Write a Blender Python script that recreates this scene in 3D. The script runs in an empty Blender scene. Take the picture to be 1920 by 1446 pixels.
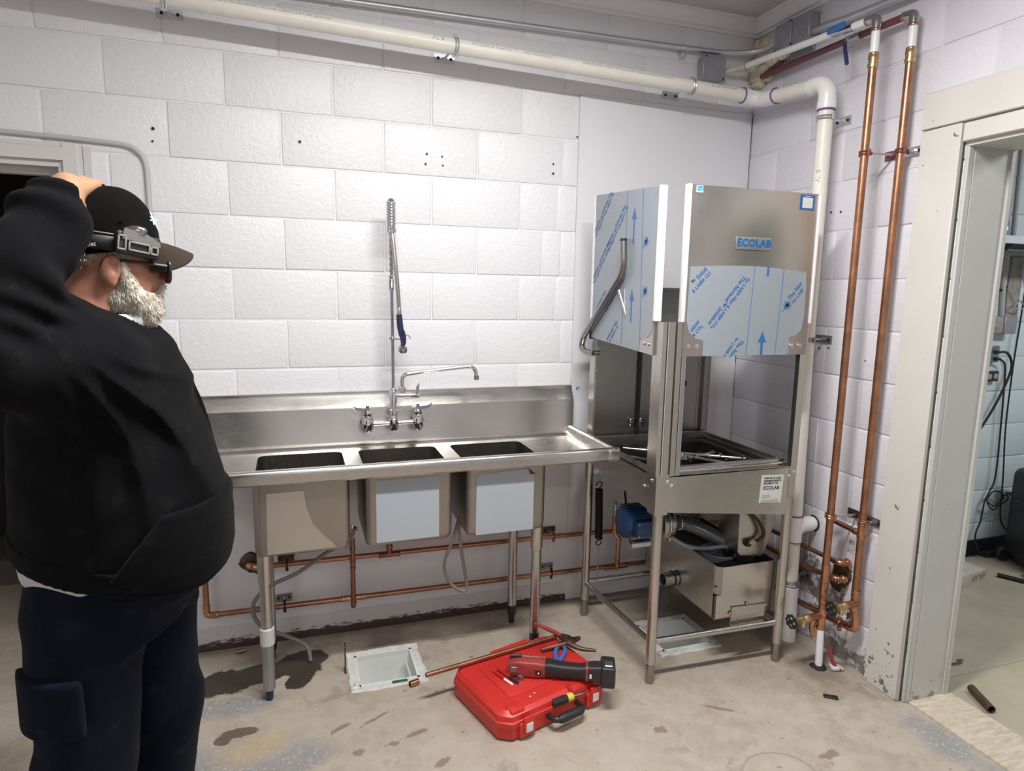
import bpy, bmesh, math, random
import numpy as np
from mathutils import Vector, Matrix, noise as mnoise

random.seed(7)
rng = np.random.default_rng(7)
SC = bpy.context.scene
COL = SC.collection
PI = math.pi

# ------------------------------------------------------------------ camera
cam_d = bpy.data.cameras.new('camera')
cam = bpy.data.objects.new('camera', cam_d); COL.objects.link(cam)
cam_d.sensor_fit = 'HORIZONTAL'; cam_d.sensor_width = 36.0
cam_d.lens = 36.0 * 1216.83 / 1920.0
cam_d.clip_start = 0.05; cam_d.clip_end = 60
_r = Vector((0.94897065, -0.31481586, 0.01859227))
_u = Vector((0.02911093, 0.14614922, 0.98883414))
_f = Vector((0.31401792, 0.93783334, -0.14785591))
cam.matrix_world = Matrix(((_r.x, _u.x, -_f.x, -2.1992), (_r.y, _u.y, -_f.y, -2.8632),
                           (_r.z, _u.z, -_f.z, 1.5638), (0, 0, 0, 1)))
SC.camera = cam

# ------------------------------------------------------------------ world, lights, exposure
w = bpy.data.worlds.new('world'); SC.world = w; w.use_nodes = True
w.node_tree.nodes['Background'].inputs[0].default_value = (0.75, 0.82, 0.95, 1)
w.node_tree.nodes['Background'].inputs[1].default_value = 0.15
SC.view_settings.view_transform = 'Standard'
SC.view_settings.look = 'None'
SC.view_settings.gamma = 1.0
SC.view_settings.use_curve_mapping = False
SC.view_settings.exposure = 0.12

LAMPS = [  # ceiling lamps of the room, the last an added fill: x, y, length x, length y, power, colour
    (-1.60, -1.55, 1.20, 0.12, 66, (1.0, 0.985, 0.96)),
    (-1.70, -4.20, 1.20, 0.16, 14, (1.0, 0.985, 0.96)),
    (-4.10, -3.00, 0.16, 1.20, 12, (1.0, 0.985, 0.96)),  # added fill lamp that brightens the left side, no known fixture there
]
ADJ_LAMP = (1.75, -1.9, 42)      # lamp of the room behind the doorway
for i, (x, y, sx, sy, pw, c) in enumerate(LAMPS):
    ld = bpy.data.lights.new('ceiling_lamp_light', 'AREA'); ld.shape = 'RECTANGLE'
    ld.size = sx; ld.size_y = sy; ld.energy = pw; ld.color = c
    lo = bpy.data.objects.new('ceiling_lamp_light', ld); COL.objects.link(lo)
    lo.location = (x, y, 2.775)
ld = bpy.data.lights.new('ceiling_lamp_light', 'AREA'); ld.shape = 'RECTANGLE'
ld.size = 1.2; ld.size_y = 0.3; ld.energy = ADJ_LAMP[2]; ld.color = (0.95, 0.98, 1.0)
lo = bpy.data.objects.new('ceiling_lamp_light', ld); COL.objects.link(lo); lo.location = (ADJ_LAMP[0], ADJ_LAMP[1], 2.72)

# ------------------------------------------------------------------ materials
MATS = {}
def nt(name):
    m = bpy.data.materials.new(name); m.use_nodes = True
    t = m.node_tree; b = t.nodes['Principled BSDF']
    MATS[name] = m
    return m, t, b
def lk(t, a, b): t.links.new(a, b)
def coords(t, scale=(1, 1, 1), kind='Object'):
    tc = t.nodes.new('ShaderNodeTexCoord'); mp = t.nodes.new('ShaderNodeMapping')
    mp.inputs['Scale'].default_value = scale
    lk(t, tc.outputs[kind], mp.inputs['Vector'])
    return mp.outputs['Vector']
def noise_n(t, vec, scale=5, detail=4, rough=.5, dist=0):
    n = t.nodes.new('ShaderNodeTexNoise')
    n.inputs['Scale'].default_value = scale; n.inputs['Detail'].default_value = detail
    n.inputs['Roughness'].default_value = rough; n.inputs['Distortion'].default_value = dist
    if vec is not None: lk(t, vec, n.inputs['Vector'])
    return n
def ramp_n(t, fac, stops):
    r = t.nodes.new('ShaderNodeValToRGB')
    el = r.color_ramp.elements
    while len(el) < len(stops): el.new(0.5)
    for e, (p, c) in zip(el, stops):
        e.position = p; e.color = (c[0], c[1], c[2], 1) if not isinstance(c, (int, float)) else (c, c, c, 1)
    lk(t, fac, r.inputs[0])
    return r.outputs['Color']
def mix_n(t, fac, a, b, mode='MIX'):
    m = t.nodes.new('ShaderNodeMix'); m.data_type = 'RGBA'; m.blend_type = mode
    for sock, v in ((m.inputs[0], fac), (m.inputs[6], a), (m.inputs[7], b)):
        if isinstance(v, (int, float)): sock.default_value = v
        elif isinstance(v, tuple): sock.default_value = (v[0], v[1], v[2], 1)
        else: lk(t, v, sock)
    return m.outputs[2]
def math_n(t, op, a, b=None, c=None, clamp=False):
    m = t.nodes.new('ShaderNodeMath'); m.operation = op; m.use_clamp = clamp
    for sock, v in zip(m.inputs, (a, b, c)):
        if v is None: continue
        if isinstance(v, (int, float)): sock.default_value = v
        else: lk(t, v, sock)
    return m.outputs[0]
def bump_n(t, b, height, strength=.3, dist=.01):
    n = t.nodes.new('ShaderNodeBump'); n.inputs['Strength'].default_value = strength
    n.inputs['Distance'].default_value = dist
    lk(t, height, n.inputs['Height']); lk(t, n.outputs[0], b.inputs['Normal'])
    return n
def pm(name, col, rough=.5, metal=0., var=0., vscale=6, bump=0., bscale=40, bdist=.002, spec=.5, coat=0., stretch=(1, 1, 1)):
    m, t, b = nt(name)
    b.inputs['Base Color'].default_value = (*col, 1)
    b.inputs['Roughness'].default_value = rough; b.inputs['Metallic'].default_value = metal
    b.inputs['Specular IOR Level'].default_value = spec
    b.inputs['Coat Weight'].default_value = coat
    if var or bump:
        v = coords(t, stretch)
        if var:
            n = noise_n(t, v, vscale, 5, .6)
            lo_ = tuple(max(0, c * (1 - var)) for c in col); hi_ = tuple(min(1, c * (1 + var)) for c in col)
            lk(t, ramp_n(t, n.outputs['Fac'], [(.3, lo_), (.7, hi_)]), b.inputs['Base Color'])
        if bump:
            n2 = noise_n(t, v, bscale, 4, .55)
            bump_n(t, b, n2.outputs['Fac'], bump, bdist)
    return m

def paint_wall(name, col, rough, bsc=1.0):
    m, t, b = nt(name)
    v = coords(t)
    n1 = noise_n(t, v, 1.7, 5, .6); n2 = noise_n(t, v, 48, 5, .62); n3 = noise_n(t, v, 150, 3, .6)
    lk(t, ramp_n(t, n1.outputs['Fac'], [(.25, tuple(c * .955 for c in col)), (.75, col)]), b.inputs['Base Color'])
    b.inputs['Roughness'].default_value = rough
    lk(t, math_n(t, 'MULTIPLY_ADD', n1.outputs['Fac'], .22, rough - .1), b.inputs['Roughness'])
    h = math_n(t, 'ADD', math_n(t, 'MULTIPLY', n2.outputs['Fac'], .75), math_n(t, 'MULTIPLY', n3.outputs['Fac'], .25))
    bump_n(t, b, h, .8 * bsc, .0055)
    return m
paint_wall('wall_paint', (.79, .785, .815), .29)
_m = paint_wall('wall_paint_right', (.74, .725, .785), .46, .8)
def grime(m):
    # rising damp and dirt on the foot of the right wall behind the pipes
    t = m.node_tree; b = t.nodes['Principled BSDF']
    g = t.nodes.new('ShaderNodeNewGeometry'); P = g.outputs['Position']
    n = noise_n(t, P, 14, 7, .72); n2 = noise_n(t, P, 60, 5, .7)
    d = None
    for (y, z, ry, rz) in ((-.74, .22, .16, .20), (-.62, .30, .12, .16), (-.86, .04, .30, .09), (-.80, .40, .06, .07)):
        mp = t.nodes.new('ShaderNodeMapping'); mp.vector_type = 'TEXTURE'; mp.inputs['Location'].default_value = (0, y, z); mp.inputs['Scale'].default_value = (10, ry, rz); lk(t, P, mp.inputs['Vector'])
        ln = t.nodes.new('ShaderNodeVectorMath'); ln.operation = 'LENGTH'; lk(t, mp.outputs[0], ln.inputs[0])
        d = ln.outputs['Value'] if d is None else math_n(t, 'MINIMUM', d, ln.outputs['Value'])
    f = math_n(t, 'ADD', math_n(t, 'SUBTRACT', 1.0, d), math_n(t, 'MULTIPLY', math_n(t, 'SUBTRACT', n.outputs['Fac'], .5), 3.2))
    f = math_n(t, 'ADD', f, math_n(t, 'MULTIPLY', math_n(t, 'SUBTRACT', n2.outputs['Fac'], .5), 1.4))
    near = math_n(t, 'MULTIPLY', math_n(t, 'SUBTRACT', 1.25, d), 3.0, clamp=True)
    mask = math_n(t, 'MULTIPLY', ramp_n(t, f, [(.42, 0.), (.66, .82)]), near)
    src = b.inputs['Base Color'].links[0].from_socket
    lk(t, mix_n(t, mask, src, (.105, .085, .065)), b.inputs['Base Color'])
grime(_m)
paint_wall('joint_paint', (.80, .79, .83), .42)
paint_wall('panel_paint', (.74, .74, .775), .45, .25)
paint_wall('low_wall_paint', (.72, .70, .72), .6, .5)
paint_wall('adjoining_paint', (.62, .70, .72), .5, .6)
pm('ceiling_paint', (.60, .585, .60), .8, var=.05)
pm('trim_paint', (.78, .77, .78), .4, bump=.15, bscale=30)

# chipped cream woodwork of the doorway
def chipped(name, col, chip, amount, zlow=True):
    m, t, b = nt(name)
    v = coords(t)
    n1 = noise_n(t, v, 3, 5, .6)
    base = ramp_n(t, n1.outputs['Fac'], [(.3, tuple(c * .93 for c in col)), (.7, col)])
    n2 = noise_n(t, v, 24, 6, .65, .3)
    sep = t.nodes.new('ShaderNodeSeparateXYZ'); tc = t.nodes.new('ShaderNodeTexCoord')
    lk(t, tc.outputs['Object'], sep.inputs[0])
    low = math_n(t, 'MULTIPLY', math_n(t, 'SUBTRACT', .30, sep.outputs['Z']), .45, clamp=True)
    f = math_n(t, 'ADD', n2.outputs['Fac'], low if zlow else 0.0)
    mask = ramp_n(t, f, [(1 - amount, 0.), (1 - amount + .02, 1.)])
    lk(t, mix_n(t, mask, base, chip), b.inputs['Base Color'])
    b.inputs['Roughness'].default_value = .45
    h = math_n(t, 'SUBTRACT', math_n(t, 'MULTIPLY', n1.outputs['Fac'], .4), mask)
    bump_n(t, b, h, .35, .002)
    return m
chipped('cream_wood', (.67, .655, .62), (.16, .15, .14), .315)
chipped('jamb_wood', (.58, .58, .56), (.26, .25, .23), .30)
chipped('left_casing', (.66, .65, .63), (.30, .29, .28), .27, False)
def base_strip():
    m, t, b = nt('base_board')
    v = coords(t); sep = t.nodes.new('ShaderNodeSeparateXYZ'); lk(t, v, sep.inputs[0])
    n = noise_n(t, coords(t, (3, 3, 20)), 6, 7, .7); n2 = noise_n(t, v, 30, 5, .7)
    f = math_n(t, 'ADD', math_n(t, 'MULTIPLY', sep.outputs['Z'], -13.0), math_n(t, 'MULTIPLY', n.outputs['Fac'], 1.2))
    f = math_n(t, 'ADD', f, math_n(t, 'MULTIPLY', n2.outputs['Fac'], .5))
    c = mix_n(t, ramp_n(t, f, [(.30, 0.), (.42, 1.)]), (.66, .645, .66), (.07, .042, .036))
    c = mix_n(t, ramp_n(t, n2.outputs['Fac'], [(.66, 0.), (.70, .8)]), c, (.12, .09, .08))
    lk(t, c, b.inputs['Base Color']); b.inputs['Roughness'].default_value = .6
    bump_n(t, b, n.outputs['Fac'], .4, .006)
base_strip()

# brushed stainless steel
def steel(name, col, rough, stretch, var=.12, bump=.06, smudge=.15):
    m, t, b = nt(name)
    b.inputs['Metallic'].default_value = 1
    v = coords(t, stretch); v2 = coords(t)
    n = noise_n(t, v, 30, 4, .6); s = noise_n(t, v2, 4, 5, .62)
    lk(t, ramp_n(t, s.outputs['Fac'], [(.3, tuple(c * (1 - var) for c in col)), (.7, col)]), b.inputs['Base Color'])
    r = math_n(t, 'ADD', math_n(t, 'MULTIPLY_ADD', n.outputs['Fac'], .14, rough - .07),
               math_n(t, 'MULTIPLY', math_n(t, 'SUBTRACT', s.outputs['Fac'], .5), smudge))
    lk(t, r, b.inputs['Roughness'])
    bump_n(t, b, n.outputs['Fac'], bump, .001)
    return m
steel('steel_x', (.63, .61, .58), .25, (.6, 14, 14))
steel('steel_y', (.63, .61, .58), .27, (14, .6, 14))
steel('steel_v', (.60, .57, .53), .30, (14, 14, .5))
steel('steel_bowl', (.40, .365, .325), .42, (5, 5, 1.4), .16, .05)
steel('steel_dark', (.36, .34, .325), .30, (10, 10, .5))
steel('steel_hood', (.58, .555, .515), .34, (.6, 14, 14))
steel('steel_patch', (.60, .57, .52), .34, (.6, 14, 14), .08, .04)
steel('galv', (.74, .75, .78), .42, (8, 8, 8), .2)
steel('galv_leg', (.55, .55, .52), .28, (14, 14, .4), .15)
steel('dull_zinc', (.42, .43, .45), .45, (6, 6, 6), .25)
pm('chrome', (.80, .80, .81), .10, 1)
pm('chrome_dark', (.45, .45, .46), .18, 1)
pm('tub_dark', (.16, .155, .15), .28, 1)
def copper(name, col, rough, var):
    m, t, b = nt(name)
    b.inputs['Metallic'].default_value = 1
    v = coords(t)
    n = noise_n(t, v, 22, 6, .68); n2 = noise_n(t, v, 4, 3, .5)
    f = math_n(t, 'ADD', math_n(t, 'MULTIPLY', n.outputs['Fac'], .6), math_n(t, 'MULTIPLY', n2.outputs['Fac'], .4))
    lk(t, ramp_n(t, f, [(.36, tuple(c * (1 - var) for c in col)), (.62, col)]), b.inputs['Base Color'])
    lk(t, math_n(t, 'MULTIPLY_ADD', n.outputs['Fac'], .22, rough - .1), b.inputs['Roughness'])
    return m
copper('copper', (.54, .265, .155), .36, .42)
copper('copper_old', (.40, .20, .125), .42, .5)
copper('copper_fitting', (.68, .35, .215), .26, .4)
copper('brass', (.70, .52, .26), .32, .35)
copper('rust_steel', (.22, .15, .11), .55, .5)
pm('pvc', (.80, .775, .70), .38, var=.05, vscale=9)
pm('pvc_fitting', (.84, .83, .81), .28)
pm('purple_primer', (.16, .09, .27), .5)
pm('cpvc_white', (.83, .84, .85), .3)
pm('pex_red', (.16, .045, .05), .42)
pm('print_grey', (.30, .29, .27), .6)
pm('box_grey', (.36, .37, .40), .42, .5, var=.12, vscale=14)
pm('foam_yellow', (.70, .645, .47), .85, var=.18, vscale=22, bump=.8, bscale=45, bdist=.01)
pm('black_rubber', (.016, .016, .017), .5)
pm('black_plastic', (.022, .022, .024), .42, var=.3, vscale=30)
pm('black_iron', (.02, .018, .017), .45, .3)
pm('grey_hose', (.20, .185, .175), .45)
pm('film_blue', (.31, .345, .385), .22, spec=.45)
pm('film_plain', (.38, .42, .465), .25, spec=.45)
pm('print_blue', (.030, .165, .42), .4)
pm('print_line', (.10, .24, .45), .4)
pm('logo_blue', (.006, .13, .42), .35)
pm('sticker_blue', (.02, .12, .42), .4)
pm('sticker_sky', (.03, .38, .66), .4)
pm('sticker_white', (.66, .67, .66), .45)
pm('print_black', (.02, .02, .02), .5)
pm('print_white', (.80, .82, .85), .5)
pm('edge_white', (.86, .86, .86), .25)
pm('badge_grey', (.43, .42, .39), .38, .8)
pm('motor_blue', (.012, .045, .115), .36, var=.15)
pm('spray_blue', (.012, .020, .068), .32)
pm('valve_blue', (.03, .15, .37), .4)
pm('navy_vinyl', (.025, .035, .12), .38)
pm('red_case', (.56, .028, .022), .40, var=.10, vscale=7, bump=.12, bscale=120, bdist=.001)
pm('red_tool', (.32, .045, .04), .45, var=.25, vscale=25)
pm('red_bright', (.50, .02, .02), .35)
pm('blue_grip', (.015, .17, .55), .38)
pm('yellow_band', (.62, .55, .05), .4)
pm('copper_red_clamp', (.30, .10, .06), .42, .6)
pm('orange_plastic', (.62, .33, .02), .45)
pm('clear_hose', (.10, .105, .115), .16, spec=.7)
pm('clear_tube', (.24, .26, .29), .2, spec=.7)
pm('drain_white', (.71, .73, .71), .42, var=.05, vscale=12)
pm('drain_frame', (.66, .66, .63), .6, var=.15, vscale=30, bump=.6, bscale=50)
pm('grate_bar', (.62, .64, .64), .4)
pm('green_tape', (.02, .13, .05), .5)
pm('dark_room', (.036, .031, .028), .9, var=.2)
pm('dim_wood', (.10, .085, .07), .8, var=.3)
pm('raceway_grey', (.50, .50, .475), .42, bump=.1, bscale=60)
pm('bag_paper', (.50, .46, .40), .75, var=.15, vscale=20)
pm('shelf_edge', (.62, .72, .76), .3, .2)
pm('adj_base', (.012, .013, .014), .5)
pm('old_box', (.33, .30, .26), .6, var=.3, vscale=25)
pm('grey_conduit', (.42, .42, .40), .5)
pm('lamp_white', (.80, .80, .80), .5)
_m, _t, _b = nt('lamp_diffuser'); _b.inputs['Base Color'].default_value = (.9, .9, .9, 1)
_b.inputs['Emission Color'].default_value = (1, .985, .96, 1); _b.inputs['Emission Strength'].default_value = 1.0

# ------------------------------------------------------------------ mesh helpers
class MB:
    def __init__(s): s.v = []; s.f = []
    def add(s, vs, fs):
        n = len(s.v); s.v += [tuple(p) for p in vs]; s.f += [tuple(i + n for i in f) for f in fs]; return s
    def xf(s, M):
        s.v = [tuple(M @ Vector(p)) for p in s.v]; return s
    def merge(s, o): return s.add(o.v, o.f)
    def box(s, lo, hi, M=None):
        x0, y0, z0 = lo; x1, y1, z1 = hi
        vs = [(x0, y0, z0), (x1, y0, z0), (x1, y1, z0), (x0, y1, z0), (x0, y0, z1), (x1, y0, z1), (x1, y1, z1), (x0, y1, z1)]
        if M is not None: vs = [tuple(M @ Vector(p)) for p in vs]
        return s.add(vs, [(0, 3, 2, 1), (4, 5, 6, 7), (0, 1, 5, 4), (1, 2, 6, 5), (2, 3, 7, 6), (3, 0, 4, 7)])
    def rbox(s, lo, hi, r, seg=2, M=None):
        bm = bmesh.new()
        q = bmesh.ops.create_cube(bm, size=1)
        for v in bm.verts:
            v.co = Vector((lo[0] if v.co.x < 0 else hi[0], lo[1] if v.co.y < 0 else hi[1], lo[2] if v.co.z < 0 else hi[2]))
        bmesh.ops.bevel(bm, geom=list(bm.edges), offset=r, segments=seg, affect='EDGES', profile=.5)
        return s.bm(bm, M)
    def bm(s, bm, M=None):
        bm.verts.index_update()
        vs = [v.co.copy() for v in bm.verts]
        if M is not None: vs = [M @ p for p in vs]
        fs = [[v.index for v in f.verts] for f in bm.faces]
        bm.free()
        return s.add(vs, fs)
    def tube(s, pts, r, seg=12, cap=True, closed=False):
        P = [Vector(p) for p in pts]; n = len(P)
        rr = r if isinstance(r, (list, tuple)) else [r] * n
        T = []
        for i in range(n):
            if closed: d = P[(i + 1) % n] - P[i - 1]
            else: d = P[min(i + 1, n - 1)] - P[max(i - 1, 0)]
            T.append(d.normalized() if d.length > 1e-9 else Vector((0, 0, 1)))
        a = T[0].orthogonal().normalized()
        rings = []
        for i in range(n):
            a = (a - T[i] * a.dot(T[i]))
            a = a.normalized() if a.length > 1e-6 else T[i].orthogonal().normalized()
            b = T[i].cross(a)
            rings.append([P[i] + (a * math.cos(2 * PI * k / seg) + b * math.sin(2 * PI * k / seg)) * rr[i] for k in range(seg)])
        vs = [p for rg in rings for p in rg]; fs = []
        m = n if closed else n - 1
        for i in range(m):
            j = (i + 1) % n
            for k in range(seg):
                fs.append((i * seg + k, i * seg + (k + 1) % seg, j * seg + (k + 1) % seg, j * seg + k))
        if cap and not closed:
            fs.append(tuple(range(seg))[::-1]); fs.append(tuple((n - 1) * seg + k for k in range(seg)))
        return s.add(vs, fs)
    def cyl(s, a, b, r, seg=16, r2=None):
        return s.tube([a, b], [r, r if r2 is None else r2], seg)
    def pipe(s, a, b, r, ri, seg=20):
        """open tube with a wall thickness"""
        a = Vector(a); b = Vector(b); d = (b - a).normalized(); o = d.orthogonal().normalized(); q = d.cross(o)
        vs = []
        for p, rad in ((a, r), (b, r), (b, ri), (a, ri)):
            vs += [p + (o * math.cos(2 * PI * k / seg) + q * math.sin(2 * PI * k / seg)) * rad for k in range(seg)]
        fs = []
        for i in range(4):
            j = (i + 1) % 4
            for k in range(seg):
                fs.append((i * seg + k, i * seg + (k + 1) % seg, j * seg + (k + 1) % seg, j * seg + k))
        return s.add(vs, fs)
    def lathe(s, prof, M=None, seg=24):
        """prof: (r, h) pairs along +z"""
        vs = []; fs = []; n = len(prof)
        for r, h in prof:
            vs += [Vector((r * math.cos(2 * PI * k / seg), r * math.sin(2 * PI * k / seg), h)) for k in range(seg)]
        for i in range(n - 1):
            for k in range(seg):
                fs.append((i * seg + k, i * seg + (k + 1) % seg, (i + 1) * seg + (k + 1) % seg, (i + 1) * seg + k))
        if prof[0][0] > 1e-6: fs.append(tuple(range(seg))[::-1])
        if prof[-1][0] > 1e-6: fs.append(tuple((n - 1) * seg + k for k in range(seg)))
        if M is not None: vs = [M @ p for p in vs]
        return s.add(vs, fs)
    def prism(s, poly, ex):
        """poly: 3D points of a flat polygon, ex: extrusion vector"""
        ex = Vector(ex); n = len(poly); P = [Vector(p) for p in poly]
        nrm = Vector((0, 0, 0))
        for i in range(n): nrm += P[i].cross(P[(i + 1) % n])
        if nrm.dot(ex) > 0: P = P[::-1]
        vs = P + [p + ex for p in P]
        fs = [tuple(range(n)), tuple(range(2 * n - 1, n - 1, -1))]
        for i in range(n): fs.append((i, n + i, n + (i + 1) % n, (i + 1) % n))
        return s.add(vs, fs)
    def ball(s, c, r, seg=14, M=None):
        rr = r if isinstance(r, (tuple, list)) else (r, r, r); rings = max(6, seg // 2)
        vs = [Vector((0, 0, -1))]
        for i in range(1, rings):
            a = -PI / 2 + PI * i / rings
            vs += [Vector((math.cos(a) * math.cos(2 * PI * k / seg), math.cos(a) * math.sin(2 * PI * k / seg), math.sin(a))) for k in range(seg)]
        vs.append(Vector((0, 0, 1)))
        fs = [(0, 1 + (k + 1) % seg, 1 + k) for k in range(seg)]
        for i in range(rings - 2):
            for k in range(seg):
                fs.append((1 + i * seg + k, 1 + i * seg + (k + 1) % seg, 1 + (i + 1) * seg + (k + 1) % seg, 1 + (i + 1) * seg + k))
        L = len(vs) - 1
        fs += [(L, 1 + (rings - 2) * seg + k, 1 + (rings - 2) * seg + (k + 1) % seg) for k in range(seg)]
        out = []
        for p in vs:
            q = Vector((p.x * rr[0], p.y * rr[1], p.z * rr[2]))
            if M is not None: q = M @ q
            out.append(q + Vector(c))
        return s.add(out, fs)
    def build(s, name, mat, parent=None, sharp=38, world=True):
        me = bpy.data.meshes.new(name)
        off = Vector((0, 0, 0))
        if parent is not None and world: off = root_of(parent).location
        me.from_pydata([(p[0] - off.x, p[1] - off.y, p[2] - off.z) for p in s.v], [], s.f)
        me.validate(); me.update()
        finish(me, mat, sharp)
        o = bpy.data.objects.new(name, me); COL.objects.link(o)
        if parent is not None: o.parent = parent
        return o
def finish(me, mat, sharp=38):
    if mat is not None: me.materials.append(MATS[mat] if isinstance(mat, str) else mat)
    if sharp:
        me.polygons.foreach_set('use_smooth', [True] * len(me.polygons))
        me.set_sharp_from_angle(angle=math.radians(sharp))
def root_of(o):
    while o.parent is not None: o = o.parent
    return o
def tag(o, label, cat, group=None):
    o['label'] = label; o['category'] = cat
    if group: o['group'] = group
    return o
def thing(name, label, cat, loc=(0, 0, 0), group=None, rotz=0):
    o = bpy.data.objects.new(name, None); COL.objects.link(o); o.location = loc
    o.rotation_euler = (0, 0, rotz); o.empty_display_size = .05
    return tag(o, label, cat, group)
def struct(o): o['kind'] = 'structure'; return o
def copy_tree(o, parent=None):
    c = o.copy(); COL.objects.link(c); c.parent = parent
    for ch in list(o.children): copy_tree(ch, c)
    return c
def arc(c, r, a0, a1, n, u, v):
    c, u, v = Vector(c), Vector(u), Vector(v)
    return [c + (u * math.cos(a0 + (a1 - a0) * i / n) + v * math.sin(a0 + (a1 - a0) * i / n)) * r for i in range(n + 1)]
def round_path(pts, r, n=6):
    """polyline with its corners rounded by radius r"""
    P = [Vector(p) for p in pts]; out = [P[0]]
    for i in range(1, len(P) - 1):
        a = (P[i - 1] - P[i]); b = (P[i + 1] - P[i])
        d = min(r, a.length * .48, b.length * .48)
        p0 = P[i] + a.normalized() * d; p1 = P[i] + b.normalized() * d
        for k in range(n + 1):
            s_ = k / n
            out.append(p0 * (1 - s_) ** 2 + P[i] * 2 * s_ * (1 - s_) + p1 * s_ ** 2)
    out.append(P[-1]); return out
def spline(pts, n=8):
    P = [Vector(p) for p in pts]; out = []
    for i in range(len(P) - 1):
        p0 = P[max(i - 1, 0)]; p1 = P[i]; p2 = P[i + 1]; p3 = P[min(i + 2, len(P) - 1)]
        for k in range(n):
            s_ = k / n
            out.append(.5 * ((2 * p1) + (p2 - p0) * s_ + (2 * p0 - 5 * p1 + 4 * p2 - p3) * s_ ** 2 + (3 * p1 - p0 - 3 * p2 + p3) * s_ ** 3))
    out.append(P[-1]); return out
def text_mesh(body, size, align='CENTER', bold=0.0, shear=0.0):
    """flat lettering as vertices/faces in the xy plane"""
    cu = bpy.data.curves.new('lettering', 'FONT'); cu.body = body; cu.size = size
    cu.align_x = align; cu.align_y = 'CENTER'; cu.offset = bold; cu.space_character = 1.0 + (bold / size) * 1.6; cu.shear = shear; cu.resolution_u = 2
    ob = bpy.data.objects.new('lettering', cu); COL.objects.link(ob)
    dg = bpy.context.evaluated_depsgraph_get(); dg.update()
    me = bpy.data.meshes.new_from_object(ob.evaluated_get(dg))
    vs = [v.co.copy() for v in me.vertices]; fs = [tuple(p.vertices) for p in me.polygons]
    bpy.data.objects.remove(ob); bpy.data.curves.remove(cu); bpy.data.meshes.remove(me)
    return vs, fs
def frame(o, x, y):
    """matrix: local x, y axes given, origin o"""
    x = Vector(x).normalized(); y = Vector(y); y = (y - x * y.dot(x)).normalized(); z = x.cross(y); o = Vector(o)
    return Matrix(((x.x, y.x, z.x, o.x), (x.y, y.y, z.y, o.y), (x.z, y.z, z.z, o.z), (0, 0, 0, 1)))
def lettering(name, body, size, M, mat, parent, bold=0., align='CENTER'):
    vs, fs = text_mesh(body, size, align, bold)
    return MB().add([M @ p for p in vs], fs).build(name, mat, parent, sharp=0)
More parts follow.
